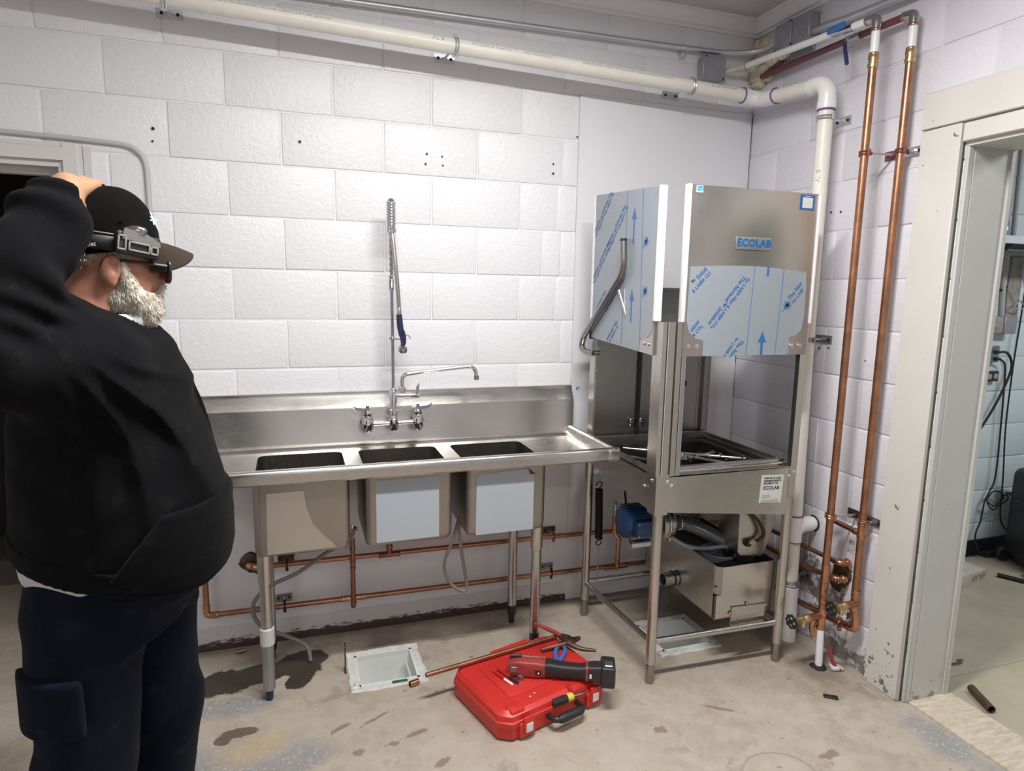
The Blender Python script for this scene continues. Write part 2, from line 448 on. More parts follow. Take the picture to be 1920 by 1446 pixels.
# ------------------------------------------------------------------ the setting
def concrete():
    m, t, b = nt('concrete')
    tc = t.nodes.new('ShaderNodeTexCoord'); P = tc.outputs['Object']
    n1 = noise_n(t, P, 2.2, 6, .62); n2 = noise_n(t, P, 11, 6, .68); n3 = noise_n(t, P, 90, 4, .7); n4 = noise_n(t, P, 5.5, 7, .72, .4)
    c = ramp_n(t, n1.outputs['Fac'], [(.25, (.30, .245, .19)), (.5, (.385, .325, .26)), (.78, (.45, .39, .32))])
    c = mix_n(t, ramp_n(t, n2.outputs['Fac'], [(.38, .0), (.60, .7)]), c, (.46, .41, .345))
    c = mix_n(t, ramp_n(t, n3.outputs['Fac'], [(.60, 0.), (.74, .55)]), c, (.53, .48, .41))
    c = mix_n(t, ramp_n(t, n4.outputs['Fac'], [(.57, 0.), (.68, .5)]), c, (.20, .155, .115))
    n5 = noise_n(t, P, 26, 5, .7)
    c = mix_n(t, ramp_n(t, n5.outputs['Fac'], [(.64, 0.), (.68, .75)]), c, (.13, .095, .07))
    def blobs(lst, jitter, edge=.02):
        out = None
        nz = noise_n(t, P, jitter[0], 5, .65)
        for cx, cy, rx, ry, rot in lst:
            mp = t.nodes.new('ShaderNodeMapping'); mp.vector_type = 'TEXTURE'
            mp.inputs['Location'].default_value = (cx, cy, 0); mp.inputs['Rotation'].default_value = (0, 0, rot)
            mp.inputs['Scale'].default_value = (rx, ry, 1); lk(t, P, mp.inputs['Vector'])
            ln = t.nodes.new('ShaderNodeVectorMath'); ln.operation = 'LENGTH'; lk(t, mp.outputs[0], ln.inputs[0])
            out = ln.outputs['Value'] if out is None else math_n(t, 'MINIMUM', out, ln.outputs['Value'])
        d = math_n(t, 'ADD', out, math_n(t, 'MULTIPLY', math_n(t, 'SUBTRACT', nz.outputs['Fac'], .5), jitter[1]))
        return ramp_n(t, d, [(1 - edge, 1.), (min(1, 1.0), 0.)])
    # worn blue-grey paint left of the work area and by the doorway
    blue = blobs([(-2.50, -.85, .35, .30, .2), (-2.22, -.79, .13, .11, .2), (-2.47, -.44, .22, .09, 0), (-3.2, -1.8, 1.0, 1.0, 0), (-.06, -1.36, .085, .22, 0), (-.02, -1.7, .09, .3, 0)], (9, 1.3), .5)
    c = mix_n(t, math_n(t, 'MULTIPLY', blue, .62), c, (.21, .225, .255))
    n6 = noise_n(t, P, 60, 4, .7)
    c = mix_n(t, math_n(t, 'MULTIPLY', blue, ramp_n(t, n6.outputs['Fac'], [(.55, 0.), (.66, .8)])), c, (.55, .50, .44))
    tan = blobs([(-2.38, -.70, .16, .09, .3), (-2.62, -1.0, .14, .07, .2)], (8, 1.0), .6)
    c = mix_n(t, math_n(t, 'MULTIPLY', tan, .6), c, (.50, .37, .21))
    # dirt along the walls and around the drains
    dirt = blobs([(-.12, -.62, .16, .30, 0), (-.62, -.03, .34, .10, 0), (-.35, -.30, .22, .24, .2), (-.15, -.9, .12, .12, 0)], (7, 1.2), .6)
    c = mix_n(t, math_n(t, 'MULTIPLY', dirt, .55), c, (.13, .10, .075))
    wet = blobs([(-2.52, -.270, .16, .085, .05), (-2.38, -.250, .15, .075, .05), (-2.22, -.215, .10, .10, .25), (-2.165, -.19, .06, .065, .3), (-2.225, -.33, .055, .07, -.3)], (15, 1.05), .10)
    brown = blobs([(-2.43, -.600, .065, .028, .0), (-2.478, -.625, .03, .030, .5)], (28, 1.1), .1)
    rust = blobs([(-2.033, -.818, .025, .02, 0), (-1.925, -.811, .026, .014, 0), (-1.777, -.949, .036, .015, .4), (-2.085, -.676, .05, .012, .5), (-1.972, -.665, .06, .01, .5), (-1.836, -.781, .05, .013, .3), (-.99, -1.02, .03, .02, 0), (-.71, -.98, .08, .01, -.6), (-.50, -1.3, .05, .02, 0), (-1.2, -1.22, .07, .03, .4), (-1.05, -1.3, .06, .03, 0)], (34, 2.6), .35)
    c = mix_n(t, math_n(t, 'MULTIPLY', rust, .60), c, (.15, .085, .045))
    c = mix_n(t, math_n(t, 'MULTIPLY', brown, .85), c, (.095, .060, .040))
    c = mix_n(t, math_n(t, 'MULTIPLY', wet, .95), c, (.030, .023, .018))
    mp = t.nodes.new('ShaderNodeMapping'); mp.vector_type = 'TEXTURE'; mp.inputs['Location'].default_value = (-.735, -1.335, 0); mp.inputs['Scale'].default_value = (.13, .11, 1); lk(t, P, mp.inputs['Vector'])
    ln = t.nodes.new('ShaderNodeVectorMath'); ln.operation = 'LENGTH'; lk(t, mp.outputs[0], ln.inputs[0])
    rr = math_n(t, 'ADD', math_n(t, 'MULTIPLY', ln.outputs['Value'], .5), math_n(t, 'MULTIPLY', math_n(t, 'SUBTRACT', n2.outputs['Fac'], .5), .10))
    c = mix_n(t, ramp_n(t, rr, [(.46, 0.), (.49, .45), (.52, 0.)]), c, (.14, .11, .085))     # old ring mark
    lk(t, c, b.inputs['Base Color'])
    r = math_n(t, 'SUBTRACT', math_n(t, 'MULTIPLY_ADD', n2.outputs['Fac'], .3, .52), math_n(t, 'MULTIPLY', wet, .34))
    lk(t, r, b.inputs['Roughness'])
    h = math_n(t, 'ADD', math_n(t, 'MULTIPLY', n2.outputs['Fac'], .5), math_n(t, 'MULTIPLY', n3.outputs['Fac'], .3))
    bump_n(t, b, h, .35, .004)
concrete()
def vct():
    m, t, b = nt('floor_tile')
    tc = t.nodes.new('ShaderNodeTexCoord'); P = tc.outputs['Object']
    gi = t.nodes.new('ShaderNodeNewGeometry')
    n1 = noise_n(t, coords(t, (1, 1, 1), 'Generated'), 3, 5, .65); n2 = noise_n(t, P, 30, 5, .7)
    c = ramp_n(t, n1.outputs['Fac'], [(.3, (.36, .315, .23)), (.7, (.47, .42, .315))])
    c = mix_n(t, ramp_n(t, n2.outputs['Fac'], [(.62, 0.), (.72, .5)]), c, (.25, .20, .13))
    lk(t, c, b.inputs['Base Color']); b.inputs['Roughness'].default_value = .35
vct()
pm('threshold_wood', (.55, .47, .37), .5, var=.22, vscale=14, stretch=(1, 4, 1))

U = .2032
D1 = (-2.005, -1.762, -.455, -.232)     # openings of the two floor sinks: x0, x1, y0, y1
D2 = (-.712, -.462, -.575, -.345)
# floor with the two openings
xs = [-4.7, D1[0], D1[1], D2[0], D2[1], 0.012]; ys = [-5.2, D2[2], D1[2], D2[3], D1[3], 0.03]
ys = sorted(ys)
fm = MB()
for i in range(len(xs) - 1):
    for j in range(len(ys) - 1):
        cx = (xs[i] + xs[i + 1]) / 2; cy = (ys[j] + ys[j + 1]) / 2
        if any(d[0] < cx < d[1] and d[2] < cy < d[3] for d in (D1, D2)): continue
        fm.add([(xs[i], ys[j], 0), (xs[i + 1], ys[j], 0), (xs[i + 1], ys[j + 1], 0), (xs[i], ys[j + 1], 0)], [(0, 1, 2, 3)])
floor = struct(fm.build('floor', 'concrete', sharp=0))
# ceiling
struct(MB().box((-4.7, -5.2, 2.871), (.25, .25, 2.95)).build('ceiling', 'ceiling_paint', sharp=0))
# side walls behind the camera
struct(MB().box((-4.85, -5.2, 0), (-4.7, .25, 2.871)).build('wall_left', 'wall_paint', sharp=0))
struct(MB().box((-4.7, -5.35, 0), (.25, -5.2, 2.871)).build('wall_front', 'wall_paint', sharp=0))

# course heights of the masonry (as laid, not quite even)
ZB = {i: i * U for i in range(0, 15)}
ZB.update({6: 6 * U - .006, 7: 7 * U - .006, 8: 8 * U - .004, 9: 9 * U - .001, 10: 10 * U + .002, 11: 11 * U + .006, 12: 12 * U + .002, 13: 13 * U + .006})
ZTOP = 2.871
J = .0032                                  # half width of a joint
DX0, DX1, DZ = -3.95, -2.985, 1.995        # door opening in the back wall
back = MB()
yb = .0038                                 # depth of the joints
back.box((-4.7, yb, 5 * U), (DX0, .2, ZTOP)); back.box((DX1, yb, 5 * U), (0.2, .2, ZTOP)); back.box((DX0, yb, DZ), (DX1, .2, ZTOP))
back.box((-4.7, 0, 0), (DX0, .2, 5 * U)); back.box((DX1, 0, 0), (0.2, .2, 5 * U))
wall_back = struct(back.build('wall_back', 'joint_paint', sharp=0))
def block_mesh(w, h, kind):
    """one painted block face: bevelled pillow, front at local y = 0 (or x = 0), centred"""
    bm = bmesh.new()
    b = .005; d = .010
    rings = [(0.0, d), (0.0, .0032), (.002, .0009), (b, 0.0)]
    loops = []
    for ins, dep in rings:
        lp = []
        for sx, sz in ((-1, -1), (1, -1), (1, 1), (-1, 1)):
            x = sx * (w / 2 - ins); z = sz * (h / 2 - ins)
            lp.append(bm.verts.new((x, dep, z)))
        loops.append(lp)
    for a, c in zip(loops[:-1], loops[1:]):
        for k in range(4): bm.faces.new((a[k], a[(k + 1) % 4], c[(k + 1) % 4], c[k]))
    bm.faces.new(loops[-1])
    me = bpy.data.meshes.new('block'); bm.normal_update()
    if kind == 'right':
        for v in bm.verts: v.co = Vector((v.co.y, -v.co.x, v.co.z))
        bmesh.ops.recalc_face_normals(bm, faces=bm.faces)
    elif kind == 'left':
        pass
    bm.to_mesh(me); bm.free()
    finish(me, 'wall_paint_right' if kind == 'right' else ('adjoining_paint' if kind == 'adj' else 'wall_paint'), 60)
    return me
BM = {}
def block(parent, kind, a0, a1, z0, z1, plane=0.0):
    w_ = round(a1 - a0 - 2 * J, 3); h_ = round(z1 - z0 - 2 * J, 3)
    if w_ < .02 or h_ < .02: return
    key = (kind, w_, h_)
    if key not in BM: BM[key] = block_mesh(w_, h_, kind)
    o = bpy.data.objects.new('block', BM[key]); COL.objects.link(o); o.parent = parent
    zc = (z0 + z1) / 2; ac = (a0 + a1) / 2
    pr = rng.uniform(-.0012, .0012)
    if kind == 'right': o.location = (plane + pr, ac, zc)
    else: o.location = (ac, plane + pr, zc)
    return o
A0 = -1.0131                               # phase of the head joints on the back wall
PX = -.938                                 # left edge of the flat panel
for c in range(5, 15):
    z0 = ZB[c] if c > 5 else 5 * U; z1 = ZB.get(c + 1, ZTOP) if c < 13 else min(ZB[13] + U, ZTOP)
    z1 = min(z1, ZTOP)
    if z1 - z0 < .03: continue
    odd = (c % 2 == 0)                     # course 10 carries joints at A0 - 2kU
    right_end = PX if c < 12 else 0.0
    edges = [right_end]
    x = A0 + (0 if odd else -U) + 4 * U
    while x > -4.0:
        if x < right_end - .03: edges.append(x)
        x -= 2 * U
    extra = {8: [A0 - .006 + .005], 9: [A0 + .04 - .0], 7: [A0 + .0], 6: []}.get(c, [])
    if c == 9: edges.append(-1.035)
    if c == 8: edges.append(-1.105)
    if c == 7: edges.append(-1.032)
    if c == 6: edges.append(-1.000)
    edges = sorted(set(edges), reverse=True)
    e2 = [edges[0]]
    for e in edges[1:]:
        if e2[-1] - e > .05: e2.append(e)
    for a1_, a0_ in zip(e2[:-1], e2[1:]):
        if z0 < DZ - .02 and a0_ < DX1:
            if a1_ > DX1 + .03: a0_ = DX1 if z1 <= DZ + .1 else a0_
            else:
                continue
        if z0 < DZ and z1 > DZ and a1_ <= DX1: continue
        block(wall_back, 'back', a0_, a1_, z0, z1)
# course above the door lintel where it was cut
for a0_, a1_ in ((-3.40, -2.99), (-3.81, -3.40)): block(wall_back, 'back', a0_, a1_, DZ, ZB[10]) if ZB[10] - DZ > .03 else None

# right wall with the doorway
RY0, RY1 = -1.150, -2.13                   # doorway between these y
RZ = 2.10
rw = MB()
rw.box((.0038, RY0 + .0, 0), (.205, .0, ZTOP)); rw.box((.0038, -5.2, 0), (.205, RY1, ZTOP)); rw.box((.0038, RY1, RZ), (.205, RY0, ZTOP))
wall_right = struct(rw.build('wall_right', 'wall_paint_right', sharp=0))
RA = -.607                                 # phase of head joints on the right wall
ZR = {i: i * U for i in range(0, 15)}
for c in range(0, 14):
    z0 = ZR[c]; z1 = min(ZR[c + 1], ZTOP)
    if z1 - z0 < .03: continue
    ph = RA + (U if c % 2 else 0)
    edges = [0.0]
    y = ph + 6 * U
    while y > -5.2:
        if y < -.03: edges.append(y)
        y -= 2 * U
    for b1, b0 in zip(edges[:-1], edges[1:]):
        if b0 < -2.6: break
        if z0 < RZ:
            if b1 <= RY0 + .02 and b0 >= RY1: continue
            if b1 > RY0 and b0 < RY0: b0 = RY0
            if b1 <= RY0 and b1 > RY1: b1 = RY1
            if b1 - b0 < .03: continue
        block(wall_right, 'right', b0, b1, z0, z1)

# flat painted panel in the corner
struct(MB().rbox((PX, -.006, .0), (-.003, .012, ZB[12] + .004), .002, 1).build('trim_1', 'panel_paint'))
# seam strips
struct(MB().box((PX - .003, -.0085, 1.12), (PX + .004, .004, ZB[12])).build('trim_2', 'panel_paint'))
struct(MB().tube(spline([(-.002, -.004, ZB[12] - .01), (-.0045, -.004, 2.1), (-.0015, -.005, 1.9), (-.005, -.004, 1.5), (-.002, -.004, 1.2)], 8), .0022, 6).build('trim_3', 'black_iron'))
# dirty base strip of the back wall
struct(MB().prism([(DX1, -.012, 0), (DX1, .004, 0), (DX1, .004, .105), (DX1, -.004, .100), (DX1, -.007, .05)], (-.95 - DX1, 0, 0)).build('baseboard_back', 'base_board', sharp=20))
struct(MB().prism([(-.95, -.006, 0), (-.95, .004, 0), (-.95, .004, .07), (-.95, -.003, .06)], (.95, 0, 0)).build('baseboard_corner', 'base_board', sharp=20))

# crown moulding
def crown(name, p0, p1, inward):
    prof = [(0, 0), (.008, 0), (.010, .012), (.022, .016), (.028, .026), (.034, .040), (.048, .056), (.054, .058), (.056, .072), (0, .072)]
    i = Vector(inward)
    pts = [Vector(p0) + i * a + Vector((0, 0, b)) for a, b in prof]
    return struct(MB().prism(pts, Vector(p1) - Vector(p0)).build(name, 'trim_paint', sharp=25))
crown('trim_4', (-4.7, 0, 2.7985), (.0, 0, 2.7985), (0, -1, 0))
crown('trim_5', (0, -5.2, 2.7985), (0, .0, 2.7985), (-1, 0, 0))

# left door: casing, stop and the dark passage behind it
d1 = thing('door_1', 'x', 'x', (DX1, 0, 0)); del d1['label']; del d1['category']; d1['kind'] = 'structure'
cw = .062
def casing_prof(mb, p, q, into, out):
    prof = [(0, -.012), (.012, -.018), (.040, -.018), (.047, -.012), (.062, -.010), (.062, .004), (0, .004)]
    return mb
m_ = MB().prism([(DX1, -.016, 0), (DX1 + .045, -.016, 0), (DX1 + .050, -.010, 0), (DX1 + .062, -.010, 0), (DX1 + .062, .003, 0), (DX1, .003, 0)], (0, 0, DZ + .062))
m_.build('casing', 'left_casing', d1, 25)
MB().prism([(DX0, -.016, DZ), (DX0, -.016, DZ + .045), (DX0, -.010, DZ + .050), (DX0, -.010, DZ + .062), (DX0, .003, DZ + .062), (DX0, .003, DZ)], (DX1 - DX0, 0, 0)).build('casing', 'left_casing', d1, 25)
MB().box((DX1 + .064, -.009, 0), (DX1 + .088, .003, DZ + .055)).build('casing_strip', 'left_casing', d1)
MB().box((DX1 - .02, 0.001, 0), (DX1 + .0, .2, DZ - .0225)).build('jamb', 'left_casing', d1)
MB().box((DX0, 0.0, DZ - .022), (DX1, .2, DZ)).box((DX0, .07, DZ - .045), (DX1, .11, DZ - .022)).build('jamb', 'left_casing', d1)
MB().box((DX0, .0, 0), (DX0 + .02, .2, DZ)).build('jamb', 'left_casing', d1)
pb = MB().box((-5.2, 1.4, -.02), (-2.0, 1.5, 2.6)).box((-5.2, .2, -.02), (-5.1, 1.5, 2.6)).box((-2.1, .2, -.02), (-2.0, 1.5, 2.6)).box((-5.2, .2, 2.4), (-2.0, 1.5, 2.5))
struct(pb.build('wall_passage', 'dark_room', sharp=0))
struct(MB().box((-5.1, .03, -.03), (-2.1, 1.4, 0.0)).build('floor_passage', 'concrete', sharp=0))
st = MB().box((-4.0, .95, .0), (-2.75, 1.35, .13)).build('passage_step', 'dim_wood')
tag(st, 'dark step inside the dim passage behind the left door', 'step')

# doorway on the right: broad cream casing, plain jamb lining
d2 = thing('door_2', 'x', 'x', (0, RY0, 0)); del d2['label']; del d2['category']; d2['kind'] = 'structure'
CY0, CY1 = -.988, -1.142
MB().rbox((-.024, CY1, .0), (.004, CY0, 2.152), .003, 1).build('casing', 'cream_wood', d2)
MB().rbox((-.024, RY1 - .16, 2.156), (.004, CY0 + .002, 2.283), .003, 1).build('head_casing', 'cream_wood', d2)
MB().rbox((-.020, RY1 - .0, 2.088), (.004, CY1 - .004, 2.150), .003, 1).build('head_trim', 'cream_wood', d2)
MB().box((-.008, CY1 - .0028, 0), (.020, CY1 + .002, 2.088)).build('open_gap', 'dim_wood', d2)
MB().rbox((.002, CY1 - .018, .0), (.030, CY1 - .003, 2.088), .003, 1).build('stop_strip', 'jamb_wood', d2)
MB().box((.030, RY0 - .012, 0), (.205, RY0 + .02, RZ)).build('jamb', 'jamb_wood', d2)
MB().rbox((.195, RY0 - .020, 0), (.218, RY0 + .02, RZ), .003, 1).build('edge_strip', 'jamb_wood', d2)
MB().box((.0, RY1, 2.075), (.215, RY0, RZ)).build('jamb', 'cream_wood', d2)
MB().rbox((-.022, RY1 - .155, 0), (.004, RY1, 2.152), .003, 1).build('casing', 'cream_wood', d2)
MB().box((.0, RY1 - .0, 0), (.215, RY1 + .02, RZ)).build('jamb', 'jamb_wood', d2)
struct(MB().prism([(.014, RY0 - .012, -.01), (.235, RY0 - .012, -.01), (.235, RY0 - .012, .004), (.02, RY0 - .012, .004)], (0, RY1 - RY0 + .012, 0)).build('trim_6', 'threshold_wood', sharp=0))

# adjoining room
adj = struct(MB().box((.21, -.160, 0), (4.2, .05, 2.9)).build('wall_adjoining', 'adjoining_paint', sharp=0))
for c in range(0, 14):
    x = .62 + (U if c % 2 else 0)
    while x < 3.6:
        if x + 2 * U > 1.2: block(adj, 'adj', x, x + 2 * U, c * U, (c + 1) * U, -.167)
        x += 2 * U
struct(MB().box((4.2, -4.6, 0), (4.3, .05, 2.9)).box((.2, -4.7, 0), (4.3, -4.6, 2.9)).build('wall_adjoining_far', 'adjoining_paint', sharp=0))
struct(MB().box((.206, -4.6, 2.8), (4.3, .05, 2.9)).build('ceiling_adjoining', 'ceiling_paint', sharp=0))
struct(MB().box((.21, -.178, 0), (4.2, -.166, .098)).box((.21, -.186, 0), (4.2, -.166, .014)).build('baseboard_adjoining', 'adj_base'))
fa = struct(MB().box((.21, -4.6, -.03), (4.2, .0, -.004)).build('floor_adjoining', 'adj_base', sharp=0))
tile_me = bpy.data.meshes.new('tile')
_tb = MB().rbox((-.456, -.456, -.012), (.456, .456, 0.0), .0015, 1); tile_me.from_pydata(_tb.v, [], _tb.f); finish(tile_me, 'floor_tile', 30)
for i in range(5):
    for j in range(5):
        cx = .238 + .457 + i * .914; cy = -.17 - .457 - j * .914
        if cx > 4: continue
        o = bpy.data.objects.new('tile', tile_me); COL.objects.link(o); o.parent = fa; o.location = (cx, cy, 0.0)

# ceiling lamps (out of view, they light the room; the left one is added fill)
for i, (x, y, sx, sy, pw, c) in enumerate(LAMPS):
    lt = thing('ceiling_lamp', ['long white ceiling lamp in front of the sink wall', 'long white ceiling lamp behind the viewer', 'added white fill lamp on the ceiling over the left side of the room'][i], 'lamp', (x, y, 2.871))
    MB().rbox((x - sx / 2 - .03, y - sy / 2 - .03, 2.825), (x + sx / 2 + .03, y + sy / 2 + .03, 2.871), .008, 2).build('housing', 'lamp_white', lt)
    MB().rbox((x - sx / 2, y - sy / 2, 2.785), (x + sx / 2, y + sy / 2, 2.826), .012, 2).build('diffuser', 'lamp_diffuser', lt)
lt = thing('ceiling_lamp', 'long white ceiling lamp of the adjoining room', 'lamp', (ADJ_LAMP[0], ADJ_LAMP[1], 2.8))
MB().rbox((ADJ_LAMP[0] - .63, ADJ_LAMP[1] - .18, 2.745), (ADJ_LAMP[0] + .63, ADJ_LAMP[1] + .18, 2.80), .01, 2).build('housing', 'lamp_white', lt)
# ------------------------------------------------------------------ three-compartment sink
def rrect(cx, cy, w, d, r, z, n=5):
    out = []
    for k, (sx, sy) in enumerate(((1, 1), (-1, 1), (-1, -1), (1, -1))):
        ox = cx + sx * (w / 2 - r); oy = cy + sy * (d / 2 - r)
        for i in range(n + 1):
            a = k * PI / 2 + (PI / 2) * i / n
            out.append((ox + r * math.cos(a), oy + r * math.sin(a), z))
    return out
def loft(mb, loops, close_end=True, close_start=False):
    n = len(loops[0]); base = []
    vs = [p for L in loops for p in L]; fs = []
    for i in range(len(loops) - 1):
        for k in range(n):
            fs.append((i * n + k, (i + 1) * n + k, (i + 1) * n + (k + 1) % n, i * n + (k + 1) % n))
    if close_end: fs.append(tuple((len(loops) - 1) * n + k for k in range(n))[::-1])
    if close_start: fs.append(tuple(range(n)))
    return mb.add(vs, fs)

SX0, SX1 = -2.665, -.945
sink = thing('compartment_sink', 'stainless steel three-compartment sink with backsplash standing along the white block wall', 'sink', (-1.8, -.28, 0))
SP = [(-.004, 1.109), (-.020, 1.109), (-.023, 1.106), (-.024, 1.092), (-.050, 1.047), (-.0515, 1.042), (-.0515, .900), (-.058, .886), (-.072, .879), (-.072, .872), (-.004, .872)]
MB().prism([(SX0, y, z) for y, z in SP], (SX1 - SX0, 0, 0)).build('backsplash', 'steel_x', sink, 30)
BOW = [(-2.194, .336), (-1.804, .336), (-1.413, .336)]        # centre x, width
BY0, BY1 = -.482, -.132
bcy = (BY0 + BY1) / 2; bd = BY1 - BY0
# deck with three rounded openings
bm = bmesh.new()
def ring(pts):
    vs = [bm.verts.new(p) for p in pts]; return [bm.edges.new((vs[i], vs[(i + 1) % len(vs)])) for i in range(len(vs))]
es = ring([(SX0, -.505, .878), (SX1 - .01, -.505, .878), (SX1 - .01, -.070, .878), (SX0, -.070, .878)])
for cx, w_ in BOW: es += ring(rrect(cx, bcy, w_ - .012, bd - .012, .032, .878))
bmesh.ops.triangle_fill(bm, use_beauty=True, use_dissolve=False, edges=es, normal=(0, 0, 1))
dk = MB().bm(bm)
dk.build('deck', 'steel_x', sink, 30)
def rim_prof(n=8):
    P = [(0.0, .879), (.010, .882), (.016, .895), (.019, .906)]
    P += [(.036 - .0165 * math.cos(a), .904 + .0165 * math.sin(a)) for a in [PI * i / n for i in range(n + 1)]]
    P += [(.0525, .892), (.052, .872), (.046, .866), (.006, .866), (.0, .870)]
    return P
RP = rim_prof()
MB().prism([(SX0, -.475 - a, b) for a, b in RP], (SX1 - SX0 + .004, 0, 0)).build('front_rim', 'steel_x', sink, 30)
MB().prism([(SX1 - .048 + a, -.054, b) for a, b in RP], (0, -.470, 0)).build('side_rim', 'steel_y', sink, 30)
MB().prism([(SX0 + .048 - a, -.054, b) for a, b in RP], (0, -.470, 0)).build('side_rim', 'steel_y', sink, 30)
MB().rbox((SX1 - .052, -.529, .866), (SX1 + .006, -.476, .916), .012, 3).build('corner_cap', 'steel_x', sink)
for i, (cx, w_) in enumerate(BOW):
    m = MB(); d_ = bd
    outer = [rrect(cx, bcy, w_, d_, .026, z) for z in (.876, .62)] + [rrect(cx, bcy, w_ - .004, d_ - .004, .026, .600), rrect(cx, bcy, w_ - .016, d_ - .016, .024, .588), rrect(cx, bcy, w_ - .034, d_ - .034, .02, .584)]
    loft(m, outer)
    inner = [rrect(cx, bcy, w_ - .012, d_ - .012, .032, z) for z in (.878, .64)] + [rrect(cx, bcy, w_ - .03, d_ - .03, .04, .600), rrect(cx, bcy, w_ - .07, d_ - .07, .05, .592)]
    k = MB(); loft(k, inner); k.f = [f[::-1] for f in k.f]
    bo = m.build('bowl', 'steel_bowl', sink, 40)
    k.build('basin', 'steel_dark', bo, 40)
    MB().lathe([(.044, .0), (.044, .004), (.036, .006), (.030, .002)], Matrix.Translation((cx, bcy, .5925)), 24).build('drain_flange', 'chrome_dark', bo)
    yf = BY0 - .0008
    if i == 0:
        pts = [(cx - .121, .825), (cx + .005, .828), (cx + .014, .76), (cx + .034, .70), (cx + .070, .655), (cx + .120, .602), (cx - .125, .598)]
        MB().prism([(x, yf, z) for x, z in pts], (0, -.0008, 0)).build('film_patch', 'steel_patch' if 'steel_patch' in MATS else 'steel_hood', bo)
    elif i == 1:
        pts = [(cx - .127, .840), (cx - .122, .845), (cx + .108, .845), (cx + .113, .840), (cx + .113, .760), (cx + .110, .757), (cx + .113, .752), (cx + .113, .602), (cx - .127, .600)]
        MB().prism([(x, yf, z) for x, z in pts], (0, -.0008, 0)).build('protective_film', 'film_plain', bo)
    else:
        pts = [(cx - .128, .825), (cx - .116, .838), (cx + .088, .850), (cx + .096, .832), (cx + .112, .828), (cx + .112, .592), (cx - .130, .590)]
        MB().prism([(x, yf, z) for x, z in pts], (0, -.0008, 0)).build('protective_film', 'film_plain', bo)
        MB().prism([(cx + .086, yf - .001, .851), (cx + .094, yf - .007, .828), (cx + .116, yf - .009, .826)], (0, -.001, 0)).build('film_curl', 'black_plastic', bo)
# legs
for j, (x, y) in enumerate([(-2.333, -.430), (-2.333, -.150), (-1.252, -.402), (-1.268, -.140)]):
    m = MB().cyl((x, y, .20 if j == 0 else .09), (x, y, .585), .0215, 20)
    lg = m.build('leg', 'galv_leg', sink)
    MB().lathe([(.0245, .47), (.0255, .475), (.0255, .586), (.022, .586)], Matrix.Translation((x, y, 0)), 20).build('socket', 'steel_v', lg)
    if j == 0:
        MB().lathe([(.0215, .225), (.0265, .228), (.0265, .290), (.0225, .294)], Matrix.Translation((x, y, 0)), 20).build('sleeve', 'raceway_grey', lg)
        MB().cyl((x, y, .045), (x, y, .23), .0225, 20).build('lower_tube', 'dull_zinc', lg)
    MB().lathe([(.012, 0), (.0135, .004), (.015, .04), (.0205, .046), (.0215, .060), (.0215, .092)], Matrix.Translation((x, y, 0)), 16).build('foot', 'black_plastic' if j != 0 else 'spray_blue', lg)

# ------------------------------------------------------------------ pre-rinse faucet
FX, FY = -1.812, -.118
fau = thing('pre_rinse_faucet', 'tall chrome pre-rinse faucet with spring riser and blue spray valve on the sink backsplash', 'faucet', (FX, FY, .90))
m = MB().tube([(-1.92, FY, .985), (-1.708, FY, .985)], .0105, 16)
m.lathe([(.018, .955), (.021, .965), (.021, 1.000), (.016, 1.006), (.0135, 1.02), (.0175, 1.024), (.0175, 1.040), (.012, 1.044), (.0105, 1.075)], Matrix.Translation((FX, FY, 0)), 20)
m.build('mixing_body', 'chrome', fau)
for s_, x in ((-1, -1.921), (1, -1.707)):
    v = MB().lathe([(.006, -.036), (.016, -.034), (.022, -.022), (.0255, -.006), (.0255, .012), (.021, .026), (.0165, .034), (.018, .036), (.018, .048), (.012, .052), (.009, .058), (.009, .070)], Matrix.Translation((x, FY, .985)), 22)
    v.tube([(x, FY, .985), (x, -.054, .985)], .016, 16).tube([(x, -.062, .985), (x, -.0525, .985)], .026, 20)
    vo = v.build('valve', 'chrome', fau)
    a = 1 if s_ > 0 else -1
    pts = [(x - a * .008, 1.056), (x + a * .012, 1.056), (x + a * .040, 1.058), (x + a * .062, 1.066), (x + a * .046, 1.046), (x + a * .02, 1.041), (x - a * .006, 1.043)]
    MB().prism([(p, FY - .011, z) for p, z in pts], (0, .022, 0)).build('lever_handle', 'chrome_dark', vo)
    MB().lathe([(.007, 0), (.008, .002), (.007, .006), (.003, .007)], Matrix.Translation((x, FY, 1.056)), 14).build('index_button', 'red_bright' if s_ < 0 else 'valve_blue', vo)
# add-on faucet
m = MB().lathe([(.011, 1.07), (.0155, 1.074), (.0155, 1.132), (.011, 1.138)], Matrix.Translation((FX, FY, 0)), 18)
m.tube([(FX, FY, 1.105), (-1.778, FY - .004, 1.104), (-1.735, FY - .008, 1.104)], [.014, .016, .0145], 16)
m.tube([(-1.776, FY - .004, 1.10), (-1.776, FY - .004, 1.135)], .013, 16).lathe([(.0165, 1.128), (.0165, 1.142), (.012, 1.146)], Matrix.Translation((-1.776, FY - .004, 0)), 6)
ad = m.build('add_on_faucet', 'chrome', fau)
path = round_path([(-1.776, FY - .004, 1.14), (-1.776, FY - .004, 1.192), (-1.70, FY - .012, 1.203), (-1.49, FY - .035, 1.227), (-1.462, FY - .04, 1.215), (-1.458, FY - .04, 1.175)], .035, 8)
sp = MB().tube(path, .0088, 14).build('spout', 'chrome', ad)
MB().cyl((-1.458, FY - .04, 1.186), (-1.458, FY - .04, 1.168), .0115, 16).build('aerator', 'chrome_dark', sp)
m = MB().tube([(-1.738, FY - .008, 1.104), (-1.705, FY - .012, 1.103)], .012, 14)
